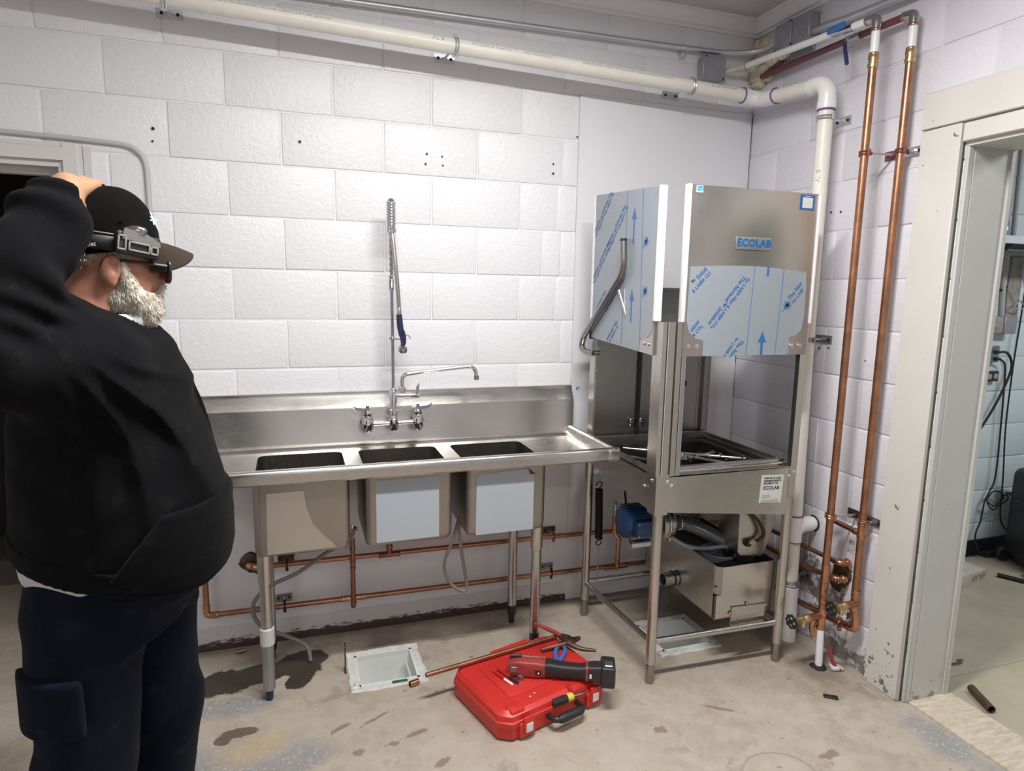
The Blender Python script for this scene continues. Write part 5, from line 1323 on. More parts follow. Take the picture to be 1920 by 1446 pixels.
# --- flexible tubes hanging under the sink
tag(MB().tube(spline([(-1.995, -.30, .600), (-2.02, -.25, .530), (-2.105, -.215, .472), (-2.216, -.20, .395), (-2.341, -.19, .338), (-2.398, -.19, .262), (-2.365, -.20, .180), (-2.265, -.21, .125), (-2.195, -.215, .075), (-2.180, -.225, .012)], 8), .0085, 10).build('flexible_tube', 'grey_hose'), 'grey flexible tube curling from the left sink bowl to the wet floor', 'hose')
tag(MB().tube(spline([(-1.575, -.34, .62), (-1.600, -.35, .54), (-1.640, -.35, .42), (-1.612, -.35, .335), (-1.562, -.35, .295), (-1.543, -.35, .315), (-1.557, -.35, .41), (-1.575, -.35, .53), (-1.577, -.35, .62)], 8), .0068, 10).build('flexible_tube', 'grey_hose'), 'grey flexible tube hanging in a loop between the middle and right sink bowls', 'hose')
# ------------------------------------------------------------------ floor sinks
def floor_sink(d, lab, grate):
    x0, x1, y0, y1 = d
    t_ = thing('floor_sink', lab, 'floor drain', ((x0 + x1) / 2, (y0 + y1) / 2, 0), 'white square floor sinks')
    # uneven set-in frame around the opening
    fr = MB(); o = .030; n = 14
    def side(p, q, nrm):
        p, q, nrm = Vector(p), Vector(q), Vector(nrm); k = n
        A = []; B = []; C = []; D = []
        for i in range(k + 1):
            s_ = i / k; c = p.lerp(q, s_); j = mnoise.noise(c * 23) * .012
            A.append(c + Vector((0, 0, .003))); B.append(c + nrm * (o + j) + Vector((0, 0, .006 + mnoise.noise(c * 31) * .002))); C.append(c + nrm * (o + j + .004) + Vector((0, 0, -.002))); D.append(c + Vector((0, 0, -.02)))
        L = k + 1
        fr.add(A + B + C + D, [(i, i + 1, L + i + 1, L + i) for i in range(k)] + [(L + i, L + i + 1, 2 * L + i + 1, 2 * L + i) for i in range(k)] + [(3 * L + i, 3 * L + i + 1, i + 1, i) for i in range(k)])
    side((x0 - .03, y0, 0), (x1 + .03, y0, 0), (0, -1, 0)); side((x1, y0, 0), (x1, y1, 0), (1, 0, 0)); side((x1 + .03, y1, 0), (x0 - .03, y1, 0), (0, 1, 0)); side((x0, y1, 0), (x0, y0, 0), (-1, 0, 0))
    fr.f = [f[::-1] for f in fr.f]
    fr.build('setting_frame', 'drain_frame', t_, 45)
    MB().box((x0, y0, -.012), (x0 + .010, y1, .004)).box((x1 - .010, y0, -.012), (x1, y1, .004)).box((x0, y0, -.012), (x1, y0 + .010, .004)).box((x0, y1 - .010, -.012), (x1, y1, .004)).build('rim', 'drain_white', t_)
    i_ = .008; b_ = MB()
    c = [(x0 + i_, y0 + i_), (x1 - i_, y0 + i_), (x1 - i_, y1 - i_), (x0 + i_, y1 - i_)]
    e = .022
    vs = [(x, y, .002) for x, y in c] + [(x + (e if x < (x0 + x1) / 2 else -e), y + (e if y < (y0 + y1) / 2 else -e), -.16) for x, y in c]
    b_.add(vs, [(0, 4, 5, 1), (1, 5, 6, 2), (2, 6, 7, 3), (3, 7, 4, 0), (7, 6, 5, 4)])
    b_.build('basin', 'drain_white', t_, 20)
    MB().lathe([(.030, .0), (.040, .003), (.042, .006)], Matrix.Translation(((x0 + x1) / 2, (y0 + y1) / 2, -.16)), 20).build('outlet', 'dull_zinc', t_)
    for k in range(grate): MB().rbox((x1 - .034 + k * .008, y0 + .025, -.028), (x1 - .026 + k * .008, y1 - .035, -.022), .001, 1).build('rim_bar', 'grate_bar', t_)
    return t_
fs1 = floor_sink(D1, 'white square floor sink set in rough plaster beside the red case', 1)
lump(21, [((-2.018, -.462, .006), (.020, .014, .010)), ((-2.010, -.440, .008), (.012, .018, .008))], 2).build('plaster_lump', 'drain_frame', fs1, 80)
MB().box((-1.875, -.474, .0065), (-1.815, -.460, .0085)).build('green_tape', 'green_tape', fs1)
floor_sink(D2, 'white square floor sink in the shade under the dish machine', 0)

# ------------------------------------------------------------------ red tool case
CA = math.radians(16.5)
case = thing('tool_case', 'red hard plastic tool case lying shut on the concrete floor', 'tool case', (-1.378, -.692, 0), rotz=CA)
L2, W2 = .248, .186
def octo(l, w_, c, z): return [(-l + c, -w_, z), (l - c, -w_, z), (l, -w_ + c, z), (l, w_ - c, z), (l - c, w_, z), (-l + c, w_, z), (-l, w_ - c, z), (-l, -w_ + c, z)]
def lb(name, mb, mat, parent=None): return mb.build(name, mat, parent or case, 30, world=False)
m = MB(); loft(m, [octo(L2 - .012, W2 - .012, .035, .002), octo(L2 - .002, W2 - .002, .038, .010), octo(L2, W2, .038, .056)][::-1], True, True); lb('base_shell', m, 'red_case')
m = MB(); loft(m, [octo(L2 + .003, W2 + .003, .038, .057), octo(L2 + .003, W2 + .003, .038, .072), octo(L2 - .002, W2 - .002, .037, .075), octo(L2 - .004, W2 - .004, .036, .094), octo(L2 - .018, W2 - .018, .034, .106), octo(L2 - .040, W2 - .040, .030, .107)][::-1], True, True); lid = lb('lid', m, 'red_case')
lb('lid_panel', MB().rbox((-.165, -.105, .104), (.165, .115, .1105), .004, 2), 'red_case', lid)
for sx in (-.178, .178):
    lb('corner_pad', MB().rbox((sx - .030, -W2 + .008, .078), (sx + .030, -W2 + .060, .111), .008, 2), 'red_case', lid)
for sx in (-.150, .158):
    lb('latch_mount', MB().rbox((sx - .034, -W2 - .012, .010), (sx + .034, -W2 + .01, .066), .005, 2), 'red_case')
    la = lb('latch', MB().rbox((sx - .022, -W2 - .020, .030), (sx + .022, -W2 - .008, .090), .004, 2), 'red_case')
    lb('latch_plate', MB().rbox((sx - .014, -W2 - .0225, .034), (sx + .014, -W2 - .019, .066), .001, 1), 'sticker_white', la)
lb('rear_rib', MB().rbox((-.06, W2 - .02, .078), (.12, W2 + .004, .109), .005, 2), 'red_case', lid)
lb('lid_notch', MB().rbox((.048, -W2 + .004, .088), (.066, -W2 + .030, .1115), .004, 2), 'red_bright', lid)
hm = MB().tube(round_path([(-.052, -W2 + .004, .044), (-.052, -W2 - .045, .050), (.082, -W2 - .045, .050), (.082, -W2 + .004, .044)], .018, 5), .0105, 12)
hh = lb('handle', hm, 'black_plastic')
lb('handle_grip', MB().tube([(-.040, -W2 - .046, .050), (-.030, -W2 - .047, .050), (.060, -W2 - .047, .050), (.070, -W2 - .046, .050)], [.012, .0165, .0165, .012], 14), 'black_rubber', hh)
for k in range(5): lb('scuff', MB().box((-.115 + k * .013, -.14 + k * .004, .1068), (-.106 + k * .013, -.137 + k * .004, .1074)), 'print_white' if k % 2 else 'red_bright', lid)

# ------------------------------------------------------------------ tools on the case
def local_thing(name, label, cat, a, b, z, roll=0, group=None):
    """thing whose local x runs from a to b (world, xy), resting at height z"""
    a = Vector((a[0], a[1], 0)); b = Vector((b[0], b[1], 0)); d = b - a
    t_ = thing(name, label, cat, ((a.x + b.x) / 2, (a.y + b.y) / 2, z), group, math.atan2(d.y, d.x))
    return t_, d.length
ZT = .1115
mt_, L = local_thing('cordless_multitool', 'red and black cordless oscillating tool with battery lying across the red case', 'power tool', (-1.470, -.690), (-1.112, -.853), ZT)
h = L / 2
B = lambda name, mb, mat, par=None, sh=30: mb.build(name, mat, par or mt_, sh, world=False)
def sect(x, w_, z0, z1, r=.35, n=10, yo=0):
    out = []
    zc = (z0 + z1) / 2; hz = (z1 - z0) / 2
    for k in range(4 * n):
        a = 2 * PI * k / (4 * n); c, s_ = math.cos(a), math.sin(a)
        out.append((x, yo + w_ / 2 * abs(c) ** r * (1 if c >= 0 else -1), zc + hz * abs(s_) ** r * (1 if s_ >= 0 else -1)))
    return out
m = MB(); loft(m, [sect(-h, .046, .006, .048), sect(-h + .012, .058, .002, .058), sect(-h + .04, .062, .001, .064), sect(-h + .115, .062, .001, .064), sect(-h + .135, .058, .003, .060), sect(-h + .150, .056, .004, .058)], True, True)
hd_ = B('gear_housing', m, 'red_tool')
m = MB(); loft(m, [sect(-h + .146, .058, .003, .060), sect(-h + .16, .058, .002, .062, .5), sect(-h + .20, .053, .003, .056, .6), sect(-h + .27, .050, .003, .054, .6), sect(-h + .300, .054, .002, .058, .5)], True, True); B('grip', m, 'black_rubber')
m = MB(); loft(m, [sect(-h + .298, .057, .001, .062, .4), sect(-h + .306, .057, .001, .062, .4)], True, True); B('red_band', m, 'red_tool')
m = MB(); loft(m, [sect(-h + .305, .055, .002, .060, .4), sect(-h + .336, .058, .000, .064, .35), sect(h - .036, .060, .000, .066, .35)], True, True); B('battery_socket', m, 'black_plastic')
bt = B('battery', MB().rbox((h - .040, -.046, -.008), (h + .014, .046, .074), .009, 3), 'black_plastic')
B('battery_catch', MB().rbox((h - .028, -.030, .070), (h + .004, .006, .077), .003, 1), 'dull_zinc', bt)
B('side_window', MB().rbox((-h + .018, -.0325, .022), (-h + .040, -.0295, .044), .001, 1), 'dull_zinc', hd_)
B('switch', MB().rbox((-h + .108, -.0325, .018), (-h + .132, -.029, .042), .002, 1), 'black_plastic', hd_)
B('switch_dot', MB().ball((-h + .122, -.0325, .026), .0035, 8), 'print_white', hd_)
B('clamp_lever', MB().tube([(-h + .010, .004, .066), (-h + .035, .006, .071), (-h + .055, .008, .068)], [.006, .008, .005], 10), 'black_plastic', hd_)
B('guide_rod', MB().tube([(-h + .055, .008, .068), (-h + .145, .012, .066)], .0025, 6), 'chrome', hd_)
B('blade_mount', MB().lathe([(.010, 0), (.012, .004), (.012, .010), (.006, .012)], Matrix.Translation((-h + .055, -.034, .010)) @ Matrix.Rotation(PI / 2, 4, 'X'), 14), 'dull_zinc', hd_)
B('rating_label', MB().rbox((-h + .312, -.0310, .020), (-h + .320, -.0285, .036), .0005, 1), 'print_white')

# pliers with blue grips
bp, L = local_thing('small_pliers', 'small cutting pliers with blue grips on the red case', 'pliers', (-1.262, -.690), (-1.184, -.560), ZT)
h = L / 2
B2 = lambda name, mb, mat, par=None, sh=30: mb.build(name, mat, par or bp, sh, world=False)
for s_ in (-1, 1):
    pth = spline([(-h, s_ * .005, .008), (-h + .04, s_ * .015, .008), (-h + .085, s_ * .018, .008), (-h + .108, s_ * .012, .008)], 6)
    B2('grip', MB().tube(pth, .0082, 10), 'blue_grip')
    B2('jaw', MB().prism([(-h + .100, s_ * .010, .004), (-h + .118, -s_ * .012, .004), (-h + .136, -s_ * .012, .004), (h, -s_ * .003, .004), (h, -s_ * .0005, .004), (-h + .125, s_ * .002, .004)], (0, 0, .009)), 'dull_zinc')
B2('pivot', MB().cyl((-h + .115, 0, .003), (-h + .115, 0, .016), .007, 12), 'dull_zinc')

# rusty tongue-and-groove pliers
rp, L = local_thing('slip_joint_pliers', 'large rusty slip joint pliers with worn red grips hanging over the case corner', 'pliers', (-1.253, -.444), (-1.112, -.676), ZT + .012)
h = L / 2
B3 = lambda name, mb, mat, par=None, sh=30: mb.build(name, mat, par or rp, sh, world=False)
hn = B3('handle', MB().tube(spline([(-h - .012, -.004, .022), (-h + .05, .004, .018), (-h + .10, .006, .014), (-h + .125, .002, .012)], 6), [.006 + .003 * math.sin(PI * i / 18) for i in range(19)], 10), 'red_tool')
B3('upper_jaw', MB().prism([(-h + .115, .016, .004), (-h + .145, .026, .004), (-h + .185, .018, .004), (-h + .198, -.010, .004), (-h + .165, -.022, .004), (-h + .12, -.012, .004)], (0, 0, .014)), 'rust_steel')
B3('jaw_tip', MB().prism([(-h + .165, .018, .006), (-h + .180, .046, .006), (-h + .192, .044, .006), (-h + .190, .010, .006)], (0, 0, .012)), 'rust_steel')
B3('lower_jaw', MB().tube(spline([(-h + .170, -.012, .008), (-h + .205, -.014, .006), (-h + .240, -.004, .004), (h + .012, .022, .004)], 6), [.013 - .0004 * i for i in range(19)], 10), 'rust_steel')
B3('handle', MB().tube(spline([(-h + .165, -.010, .006), (-h + .150, -.045, .004), (-h + .128, -.085, .002), (-h + .112, -.118, .000)], 6), .0082, 10), 'copper_old')
B3('pivot', MB().cyl((-h + .150, 0, .002), (-h + .150, 0, .023), .009, 12), 'rust_steel')

# pens
for a, b, lab, r in (((-1.502, -.663), (-1.452, -.772), 'red marker with black cap lying on the red case, nearer the cordless tool', .0058), ((-1.522, -.672), (-1.476, -.776), 'thin red pencil on the red case left of the marker', .0040)):
    t_, L = local_thing('marker' if r > .005 else 'pencil', lab, 'marker' if r > .005 else 'pencil', a, b, ZT)
    h = L / 2
    MB().tube([(-h, 0, r), (-h + .008, 0, r), (h - .045, 0, r)], [r * .3, r, r], 10).build('barrel', 'red_bright', t_, 30, world=False)
    MB().tube([(h - .046, 0, r), (h - .002, 0, r), (h, 0, r)], [r * 1.15, r * 1.15, r * .8], 10).build('cap' if r > .005 else 'end', 'black_plastic' if r > .005 else 'print_white', t_, 30, world=False)
# screwdriver on the case handle
sd, L = local_thing('screwdriver', 'short screwdriver with black and yellow handle resting on the black case handle', 'screwdriver', (-1.360, -.876), (-1.208, -.846), .067)
h = L / 2
MB().lathe([(.0, 0), (.012, .001), (.0155, .006), (.0155, .055), (.0135, .062), (.0135, .068)], Matrix.Translation((-h, 0, .0155)) @ Matrix.Rotation(PI / 2, 4, 'Y'), 10).build('handle', 'black_rubber', sd, 30, world=False)
MB().lathe([(.0145, .066), (.0155, .072), (.0155, .086), (.011, .094)], Matrix.Translation((-h, 0, .0155)) @ Matrix.Rotation(PI / 2, 4, 'Y'), 14).build('collar', 'yellow_band', sd, 30, world=False)
MB().tube([(-h + .09, 0, .0155), (h - .004, 0, .0155), (h, 0, .0155)], [.0042, .0042, .003], 8).build('shaft', 'chrome', sd, 30, world=False)

# ------------------------------------------------------------------ loose pieces
ta, tb_ = Vector((-1.772, -.634, .1205)), Vector((-1.175, -.512, .1205))
tag(MB().pipe(ta, tb_, .0088, .0072, 16).build('copper_tube', 'copper'), 'long copper tube lying on the red case and jutting out to its left', 'tube')
tag(MB().pipe((-1.812, -.508, .0125), (-1.776, -.498, .0125), .0122, .0105, 16).build('copper_coupling', 'copper_fitting'), 'short copper coupling on the floor in front of the white floor sink', 'coupling')
tag(MB().pipe((-2.478, -.066, .0095), (-2.444, -.058, .0095), .0092, .0078, 14).build('copper_coupling', 'copper_fitting'), 'short copper coupling on the floor at the wall behind the left sink leg', 'coupling')
stk = MB().box((-2.050, -.345, 0), (-2.042, -.300, .004)).box((-2.049, -.340, 0), (-2.043, -.327, .128))
tag(stk.build('metal_stake', 'rust_steel'), 'thin dark metal stake standing at the left edge of the floor sink', 'stake')
tag(MB().rbox((-.275, -1.060, 0), (-.222, -1.036, .006), .002, 1, Matrix.Translation((-.248, -1.048, 0)) @ Matrix.Rotation(-.6, 4, 'Z') @ Matrix.Translation((.248, 1.048, 0))).build('rubber_scrap', 'black_rubber'), 'small black rubber scrap on the floor in front of the doorway', 'scrap')
# red tubing stub by the floor pipe
tag(MB().tube(spline([(-.105, -.885, .10), (-.100, -.895, .05), (-.085, -.91, .012), (-.068, -.915, .008)], 6), .008, 10).build('red_tubing', 'red_tool'), 'short red tubing stub beside the white floor pipe', 'tube')
tag(lump(31, [((-.085, -.90, .012), (.022, .026, .014)), ((-.066, -.905, .008), (.016, .02, .010))], 2).build('grout_lump', 'drain_frame', sharp=80), 'small grey grout lump at the foot of the white floor pipe', 'grout')
# twig on the floor
# ------------------------------------------------------------------ fixings left in the walls
def anchors(lst, lab, grp):
    for (w_, a, z, r) in lst:
        c = Vector((a, -.0005, z)) if w_ == 'b' else Vector((-.0005, a, z)); n = Vector((0, -1, 0)) if w_ == 'b' else Vector((-1, 0, 0))
        o = MB().tube([c + n * .001, c + n * .0035], r, 10).build('wall_anchor', 'black_iron'); tag(o, lab, 'anchor', grp)
for q, lab in ((('b', -2.687, 2.135, .006), 'larger dark screw hole right of the left door head'), (('b', -2.691, 2.089, .004), 'small screw hole under the dark one right of the left door head'), (('b', -2.161, 2.132, .006), 'lone grey wall plug high on the back wall between left door and faucet'), (('b', -1.645, 2.126, .005), 'upper left of the four screw holes above the faucet'), (('b', -1.650, 2.084, .005), 'lower left of the four screw holes above the faucet'), (('b', -1.578, 2.120, .004), 'upper right of the four screw holes above the faucet'), (('b', -1.575, 2.083, .004), 'lower right of the four screw holes above the faucet'), (('b', -.949, 2.256, .004), 'tiny screw hole right beside the top of the corner panel'), (('b', -1.063, 2.128, .004), 'upper of two screw holes left of the corner panel'), (('b', -1.062, 2.086, .005), 'lower of two screw holes left of the corner panel')):
    anchors([q], lab, 'screw holes in the back wall')
for q, lab in ((('r', -.572, 1.913, .004), 'left one of two screw holes right of the upper drain pipe'), (('r', -.625, 1.910, .004), 'right one of two screw holes right of the upper drain pipe'), (('r', -.574, 1.328, .004), 'left screw hole under the middle drain pipe hanger'), (('r', -.626, 1.333, .004), 'right screw hole under the middle drain pipe hanger'), (('r', -.824, 1.299, .0025), 'tiny hole in the right wall just right of the left copper riser'), (('r', -.872, 1.302, .0025), 'tiny hole in the right wall just left of the right copper riser')):
    anchors([q], lab, 'screw holes in the right wall')
cl = MB().tube(arc((-.906, -.010, 1.090), .007, 0, PI * 1.4, 10, (1, 0, 0), (0, 0, 1)), .0018, 6)
tag(cl.build('wire_clip', 'dull_zinc'), 'tiny bent metal clip on the panel above the sink corner', 'clip')
# pencilled figures on the right wall
gr = thing('wall_note', 'small handwritten figures on the right wall between the copper risers', 'writing', (0, -.85, .51))
LMr = lambda y, z: frame((-.0022, y, z), (0, -1, 0), (0, 0, 1))
lettering('handwriting', '80', .026, LMr(-.845, .532), 'print_black', gr, -.0004)
lettering('handwriting', "A'C", .022, LMr(-.845, .492), 'print_black', gr, -.0004)

# ------------------------------------------------------------------ raceway and plate by the left door
rw_ = MB(); pth = round_path([(-3.7, -.008, 2.094), (-2.90, -.008, 2.074), (-2.716, -.008, 2.064), (-2.712, -.008, 1.62)], .115, 12)
rw_.tube(pth, .0095, 10)
tag(rw_.build('cable_raceway', 'raceway_grey'), 'grey painted cable raceway bending round the head of the left door', 'raceway')
ep = thing('switch_plate', 'grey steel switch plate on the back wall behind the head of the person', 'switch plate', (-2.73, -.005, 1.53))
MB().rbox((-2.785, -.030, 1.445), (-2.684, -.002, 1.625), .003, 1).build('box', 'raceway_grey', ep)
MB().rbox((-2.790, -.034, 1.440), (-2.680, -.029, 1.630), .002, 1).build('cover', 'dull_zinc', ep)
MB().cyl((-2.690, -.034, 1.462), (-2.690, -.0365, 1.462), .004, 10).build('screw', 'black_iron', ep)
MB().rbox((-2.745, -.044, 1.52), (-2.725, -.033, 1.555), .002, 1).build('toggle', 'black_plastic', ep)

# ------------------------------------------------------------------ things in the adjoining room
YA = -.168
sh = thing('wall_shelf', 'black wall shelf with pale blue front edge in the adjoining room', 'shelf', (2.0, -.3, 1.84))
MB().box((1.20, -.45, 1.840), (3.4, YA, 1.856)).build('board', 'black_plastic', sh)
MB().rbox((1.19, -.462, 1.838), (3.4, -.448, 1.878), .002, 1).build('front_edge', 'shelf_edge', sh)
for x in (1.34, 2.4): MB().prism([(x, YA, 1.84), (x, -.43, 1.84), (x, YA, 1.66)], (.012, 0, 0)).build('bracket', 'black_plastic', sh)
jar = MB().lathe([(.0, 0), (.035, 0), (.037, .005), (.037, .085), (.030, .095), (.032, .10), (.032, .112), (0, .113)], Matrix.Translation((1.42, -.30, 1.856)), 18)
tag(jar.build('glass_jar', 'clear_tube'), 'small glass jar standing on the shelf of the adjoining room', 'jar')
kc = thing('wall_conduit', 'pale conduit running down the adjoining wall into a grey box', 'conduit', (1.65, YA, 1.4))
MB().tube([(1.600, YA - .012, 2.70), (1.628, YA - .012, 1.90), (1.672, YA - .012, 1.45)], .0135, 12).build('tube', 'grey_conduit', kc)
MB().tube([(1.655, YA - .012, 2.70), (1.69, YA - .012, 1.86)], .010, 10).build('tube', 'grey_conduit', kc)
MB().rbox((1.632, YA - .018, 1.60), (1.680, YA - .002, 1.612), .002, 1).build('strap', 'black_iron', kc)
tag(MB().rbox((1.70, YA - .012, 1.42), (1.80, YA - .002, 1.80), .003, 1).build('pipe_cover', 'old_box'), 'brown worn board fixed to the adjoining wall under the shelf', 'board')
eb = thing('electric_box', 'grey electrical box on the adjoining wall above the sockets', 'electrical box', (1.66, YA, 1.41))
MB().rbox((1.575, YA - .05, 1.362), (1.650, YA - .002, 1.456), .004, 1).build('old_box', 'old_box', eb)
MB().rbox((1.640, YA - .06, 1.360), (1.738, YA - .002, 1.460), .004, 1).build('cover', 'box_grey', eb)
s1_ = thing('wall_socket', 'grey metal wall socket with two black plugs in the adjoining room', 'socket', (1.63, YA, 1.24))
MB().rbox((1.590, YA - .035, 1.192), (1.662, YA - .002, 1.288), .004, 1).build('box', 'dull_zinc', s1_)
s2_ = thing('wall_socket', 'brown wall socket without a plug below the grey socket in the adjoining room', 'socket', (1.63, YA, 1.11))
MB().rbox((1.575, YA - .032, 1.080), (1.685, YA - .002, 1.140), .004, 1).build('box', 'black_plastic', s2_)
for dx in (-.022, .026): MB().lathe([(.017, 0), (.017, .003), (.012, .004)], Matrix.Translation((1.632 + dx, YA - .032, 1.110)) @ Matrix.Rotation(PI / 2, 4, 'X'), 14).build('outlet', 'old_box', s2_)
yc = YA - .040
def cord(lab, pts, r=.005, plug=True):
    t_ = thing('extension_cable', lab, 'cable', pts[0], 'black cords in the adjoining room')
    MB().tube(spline(pts, 8), r, 8).build('cable', 'black_rubber', t_)
    if plug: MB().tube([Vector(pts[0]) + Vector((-.03, .0, .002)), Vector(pts[0]) + Vector((.012, 0, 0))], [.011, .008], 10).build('plug', 'black_rubber', t_)
cord('thick black cord looping from the grey socket behind the door jamb', [(1.645, yc, 1.252), (1.72, yc, 1.245), (1.768, yc, 1.17), (1.735, yc, 1.06), (1.66, yc, .92), (1.56, yc, .78)], .007)
cord('black cord hanging from the grey socket down to the power block on the floor', [(1.652, yc, 1.212), (1.71, yc, 1.18), (1.728, yc, 1.05), (1.744, yc, .81), (1.755, yc, .51), (1.72, yc, .41), (1.690, yc, .35), (1.678, yc, .235), (1.650, yc, .150), (1.665, yc - .01, .06), (1.725, yc - .01, .022)])
cord('long thin black cord hanging from the shelf down behind the black rolling case', [(1.80, yc, 1.80), (1.79, yc, 1.44), (1.780, yc, 1.16), (1.786, yc, .80), (1.82, yc, .50), (1.838, yc, .27), (1.88, yc, .18), (1.99, yc, .10)], .0045, False)
cord('knotted bundle of thin black cord in mid height on the adjoining wall', [(1.690, yc - .008, .36), (1.74, yc - .010, .415), (1.81, yc - .012, .40), (1.83, yc - .01, .36), (1.77, yc - .008, .32), (1.70, yc - .008, .355), (1.75, yc - .010, .30), (1.80, yc - .012, .318), (1.87, yc - .012, .36), (1.84, yc - .01, .385), (1.775, yc - .008, .33)], .004, False)
tag(MB().rbox((1.735, -.235, .0), (1.850, -.190, .034), .006, 2).build('power_block', 'black_plastic'), 'small black power block on the floor by the adjoining wall', 'power block')
# white wires by the shelf
tag(MB().tube(spline([(1.70, yc, 1.62), (1.76, yc, 1.55), (1.80, yc - .01, 1.52), (1.76, yc - .012, 1.50), (1.71, yc - .01, 1.515), (1.76, yc - .01, 1.545), (1.81, yc, 1.50), (1.84, yc, 1.40)], 8), .0028, 6).build('white_wire', 'grey_conduit'), 'thin pale wires coiled on the adjoining wall under the shelf', 'wire')
# rolling case
rc = thing('rolling_case', 'large black rolling tool case standing by the adjoining wall', 'case', (2.02, -.50, 0), rotz=-.35)
RB = lambda name, mb, mat: mb.build(name, mat, rc, 30, world=False)
RB('body', MB().rbox((-.28, -.17, .035), (.34, .17, .58), .055, 4), 'black_plastic')
RB('lid_seam', MB().rbox((-.285, -.175, .40), (.345, .175, .415), .004, 1), 'black_rubber')
RB('lower_shell', MB().rbox((-.265, -.160, .012), (.33, .160, .12), .03, 3), 'black_plastic')
for sy in (-.13, .13):
    RB('wheel', MB().lathe([(.0, -.018), (.036, -.018), (.043, -.012), (.043, .012), (.036, .018), (0, .018)], Matrix.Translation((-.285, sy, .045)) @ Matrix.Rotation(PI / 2, 4, 'X'), 20), 'black_rubber')
for k in range(3): RB('rib', MB().rbox((-.20 + k * .19, -.180, .12), (-.14 + k * .19, -.165, .50), .006, 2), 'black_plastic')
# bag of sand with lettering
bg = thing('sand_bag', 'printed paper sand bag lying on the floor behind the door jamb', 'bag', (1.27, -.40, 0), rotz=.16)
BB = lambda name, mb, mat: mb.build(name, mat, bg, 40, world=False)
bm = bmesh.new(); bmesh.ops.create_cube(bm, size=1); bmesh.ops.subdivide_edges(bm, edges=list(bm.edges), cuts=5, use_grid_fill=True)
for v in bm.verts:
    p = v.co * 2; e = 1 - .10 * (abs(p.x) ** 4); v.co = Vector((p.x * .150, p.y * .075 * e, .034 + p.z * .034 * (1 - .22 * abs(p.x) ** 3) + mnoise.noise(p * 2) * .004))
    if v.co.z < .004: v.co.z = .001
BB('sack', MB().bm(bm), 'bag_paper')
vs, fs = text_mesh('PLAY', .048, 'CENTER', .001)
M_ = frame((.055, -.0775, .036), (-1, 0, 0), (0, 0, -1)); BB('lettering', MB().add([M_ @ p for p in vs], fs), 'print_grey')
M_ = frame((.122, -.0755, .036), (1, 0, 0), (0, 0, 1)); BB('emblem', MB().add([M_ @ Vector(p) for p in ((0, -.022, 0), (.016, 0, 0), (0, .022, 0), (-.016, 0, 0))], [(0, 1, 2, 3)]), 'print_grey')
tag(MB().pipe((.326, -1.182, .0165), (.266, -1.306, .0165), .0150, .0125, 18).build('pipe_offcut', 'rust_steel'), 'brown pipe offcut lying on the tiles just inside the doorway', 'pipe')
tag(MB().pipe((1.530, -.440, .0125), (1.590, -.545, .0125), .0120, .0095, 16).build('pipe_offcut', 'black_iron'), 'dark pipe offcut on the tiles in front of the rolling case', 'pipe')
tag(lump(41, [((.46, -1.02, .001), (.035, .010, .003)), ((.50, -1.005, .001), (.018, .008, .003))], 2).build('dirt_crumbs', 'rust_steel', sharp=80), 'small brown dirt crumbs on the tile floor of the adjoining room', 'dirt')
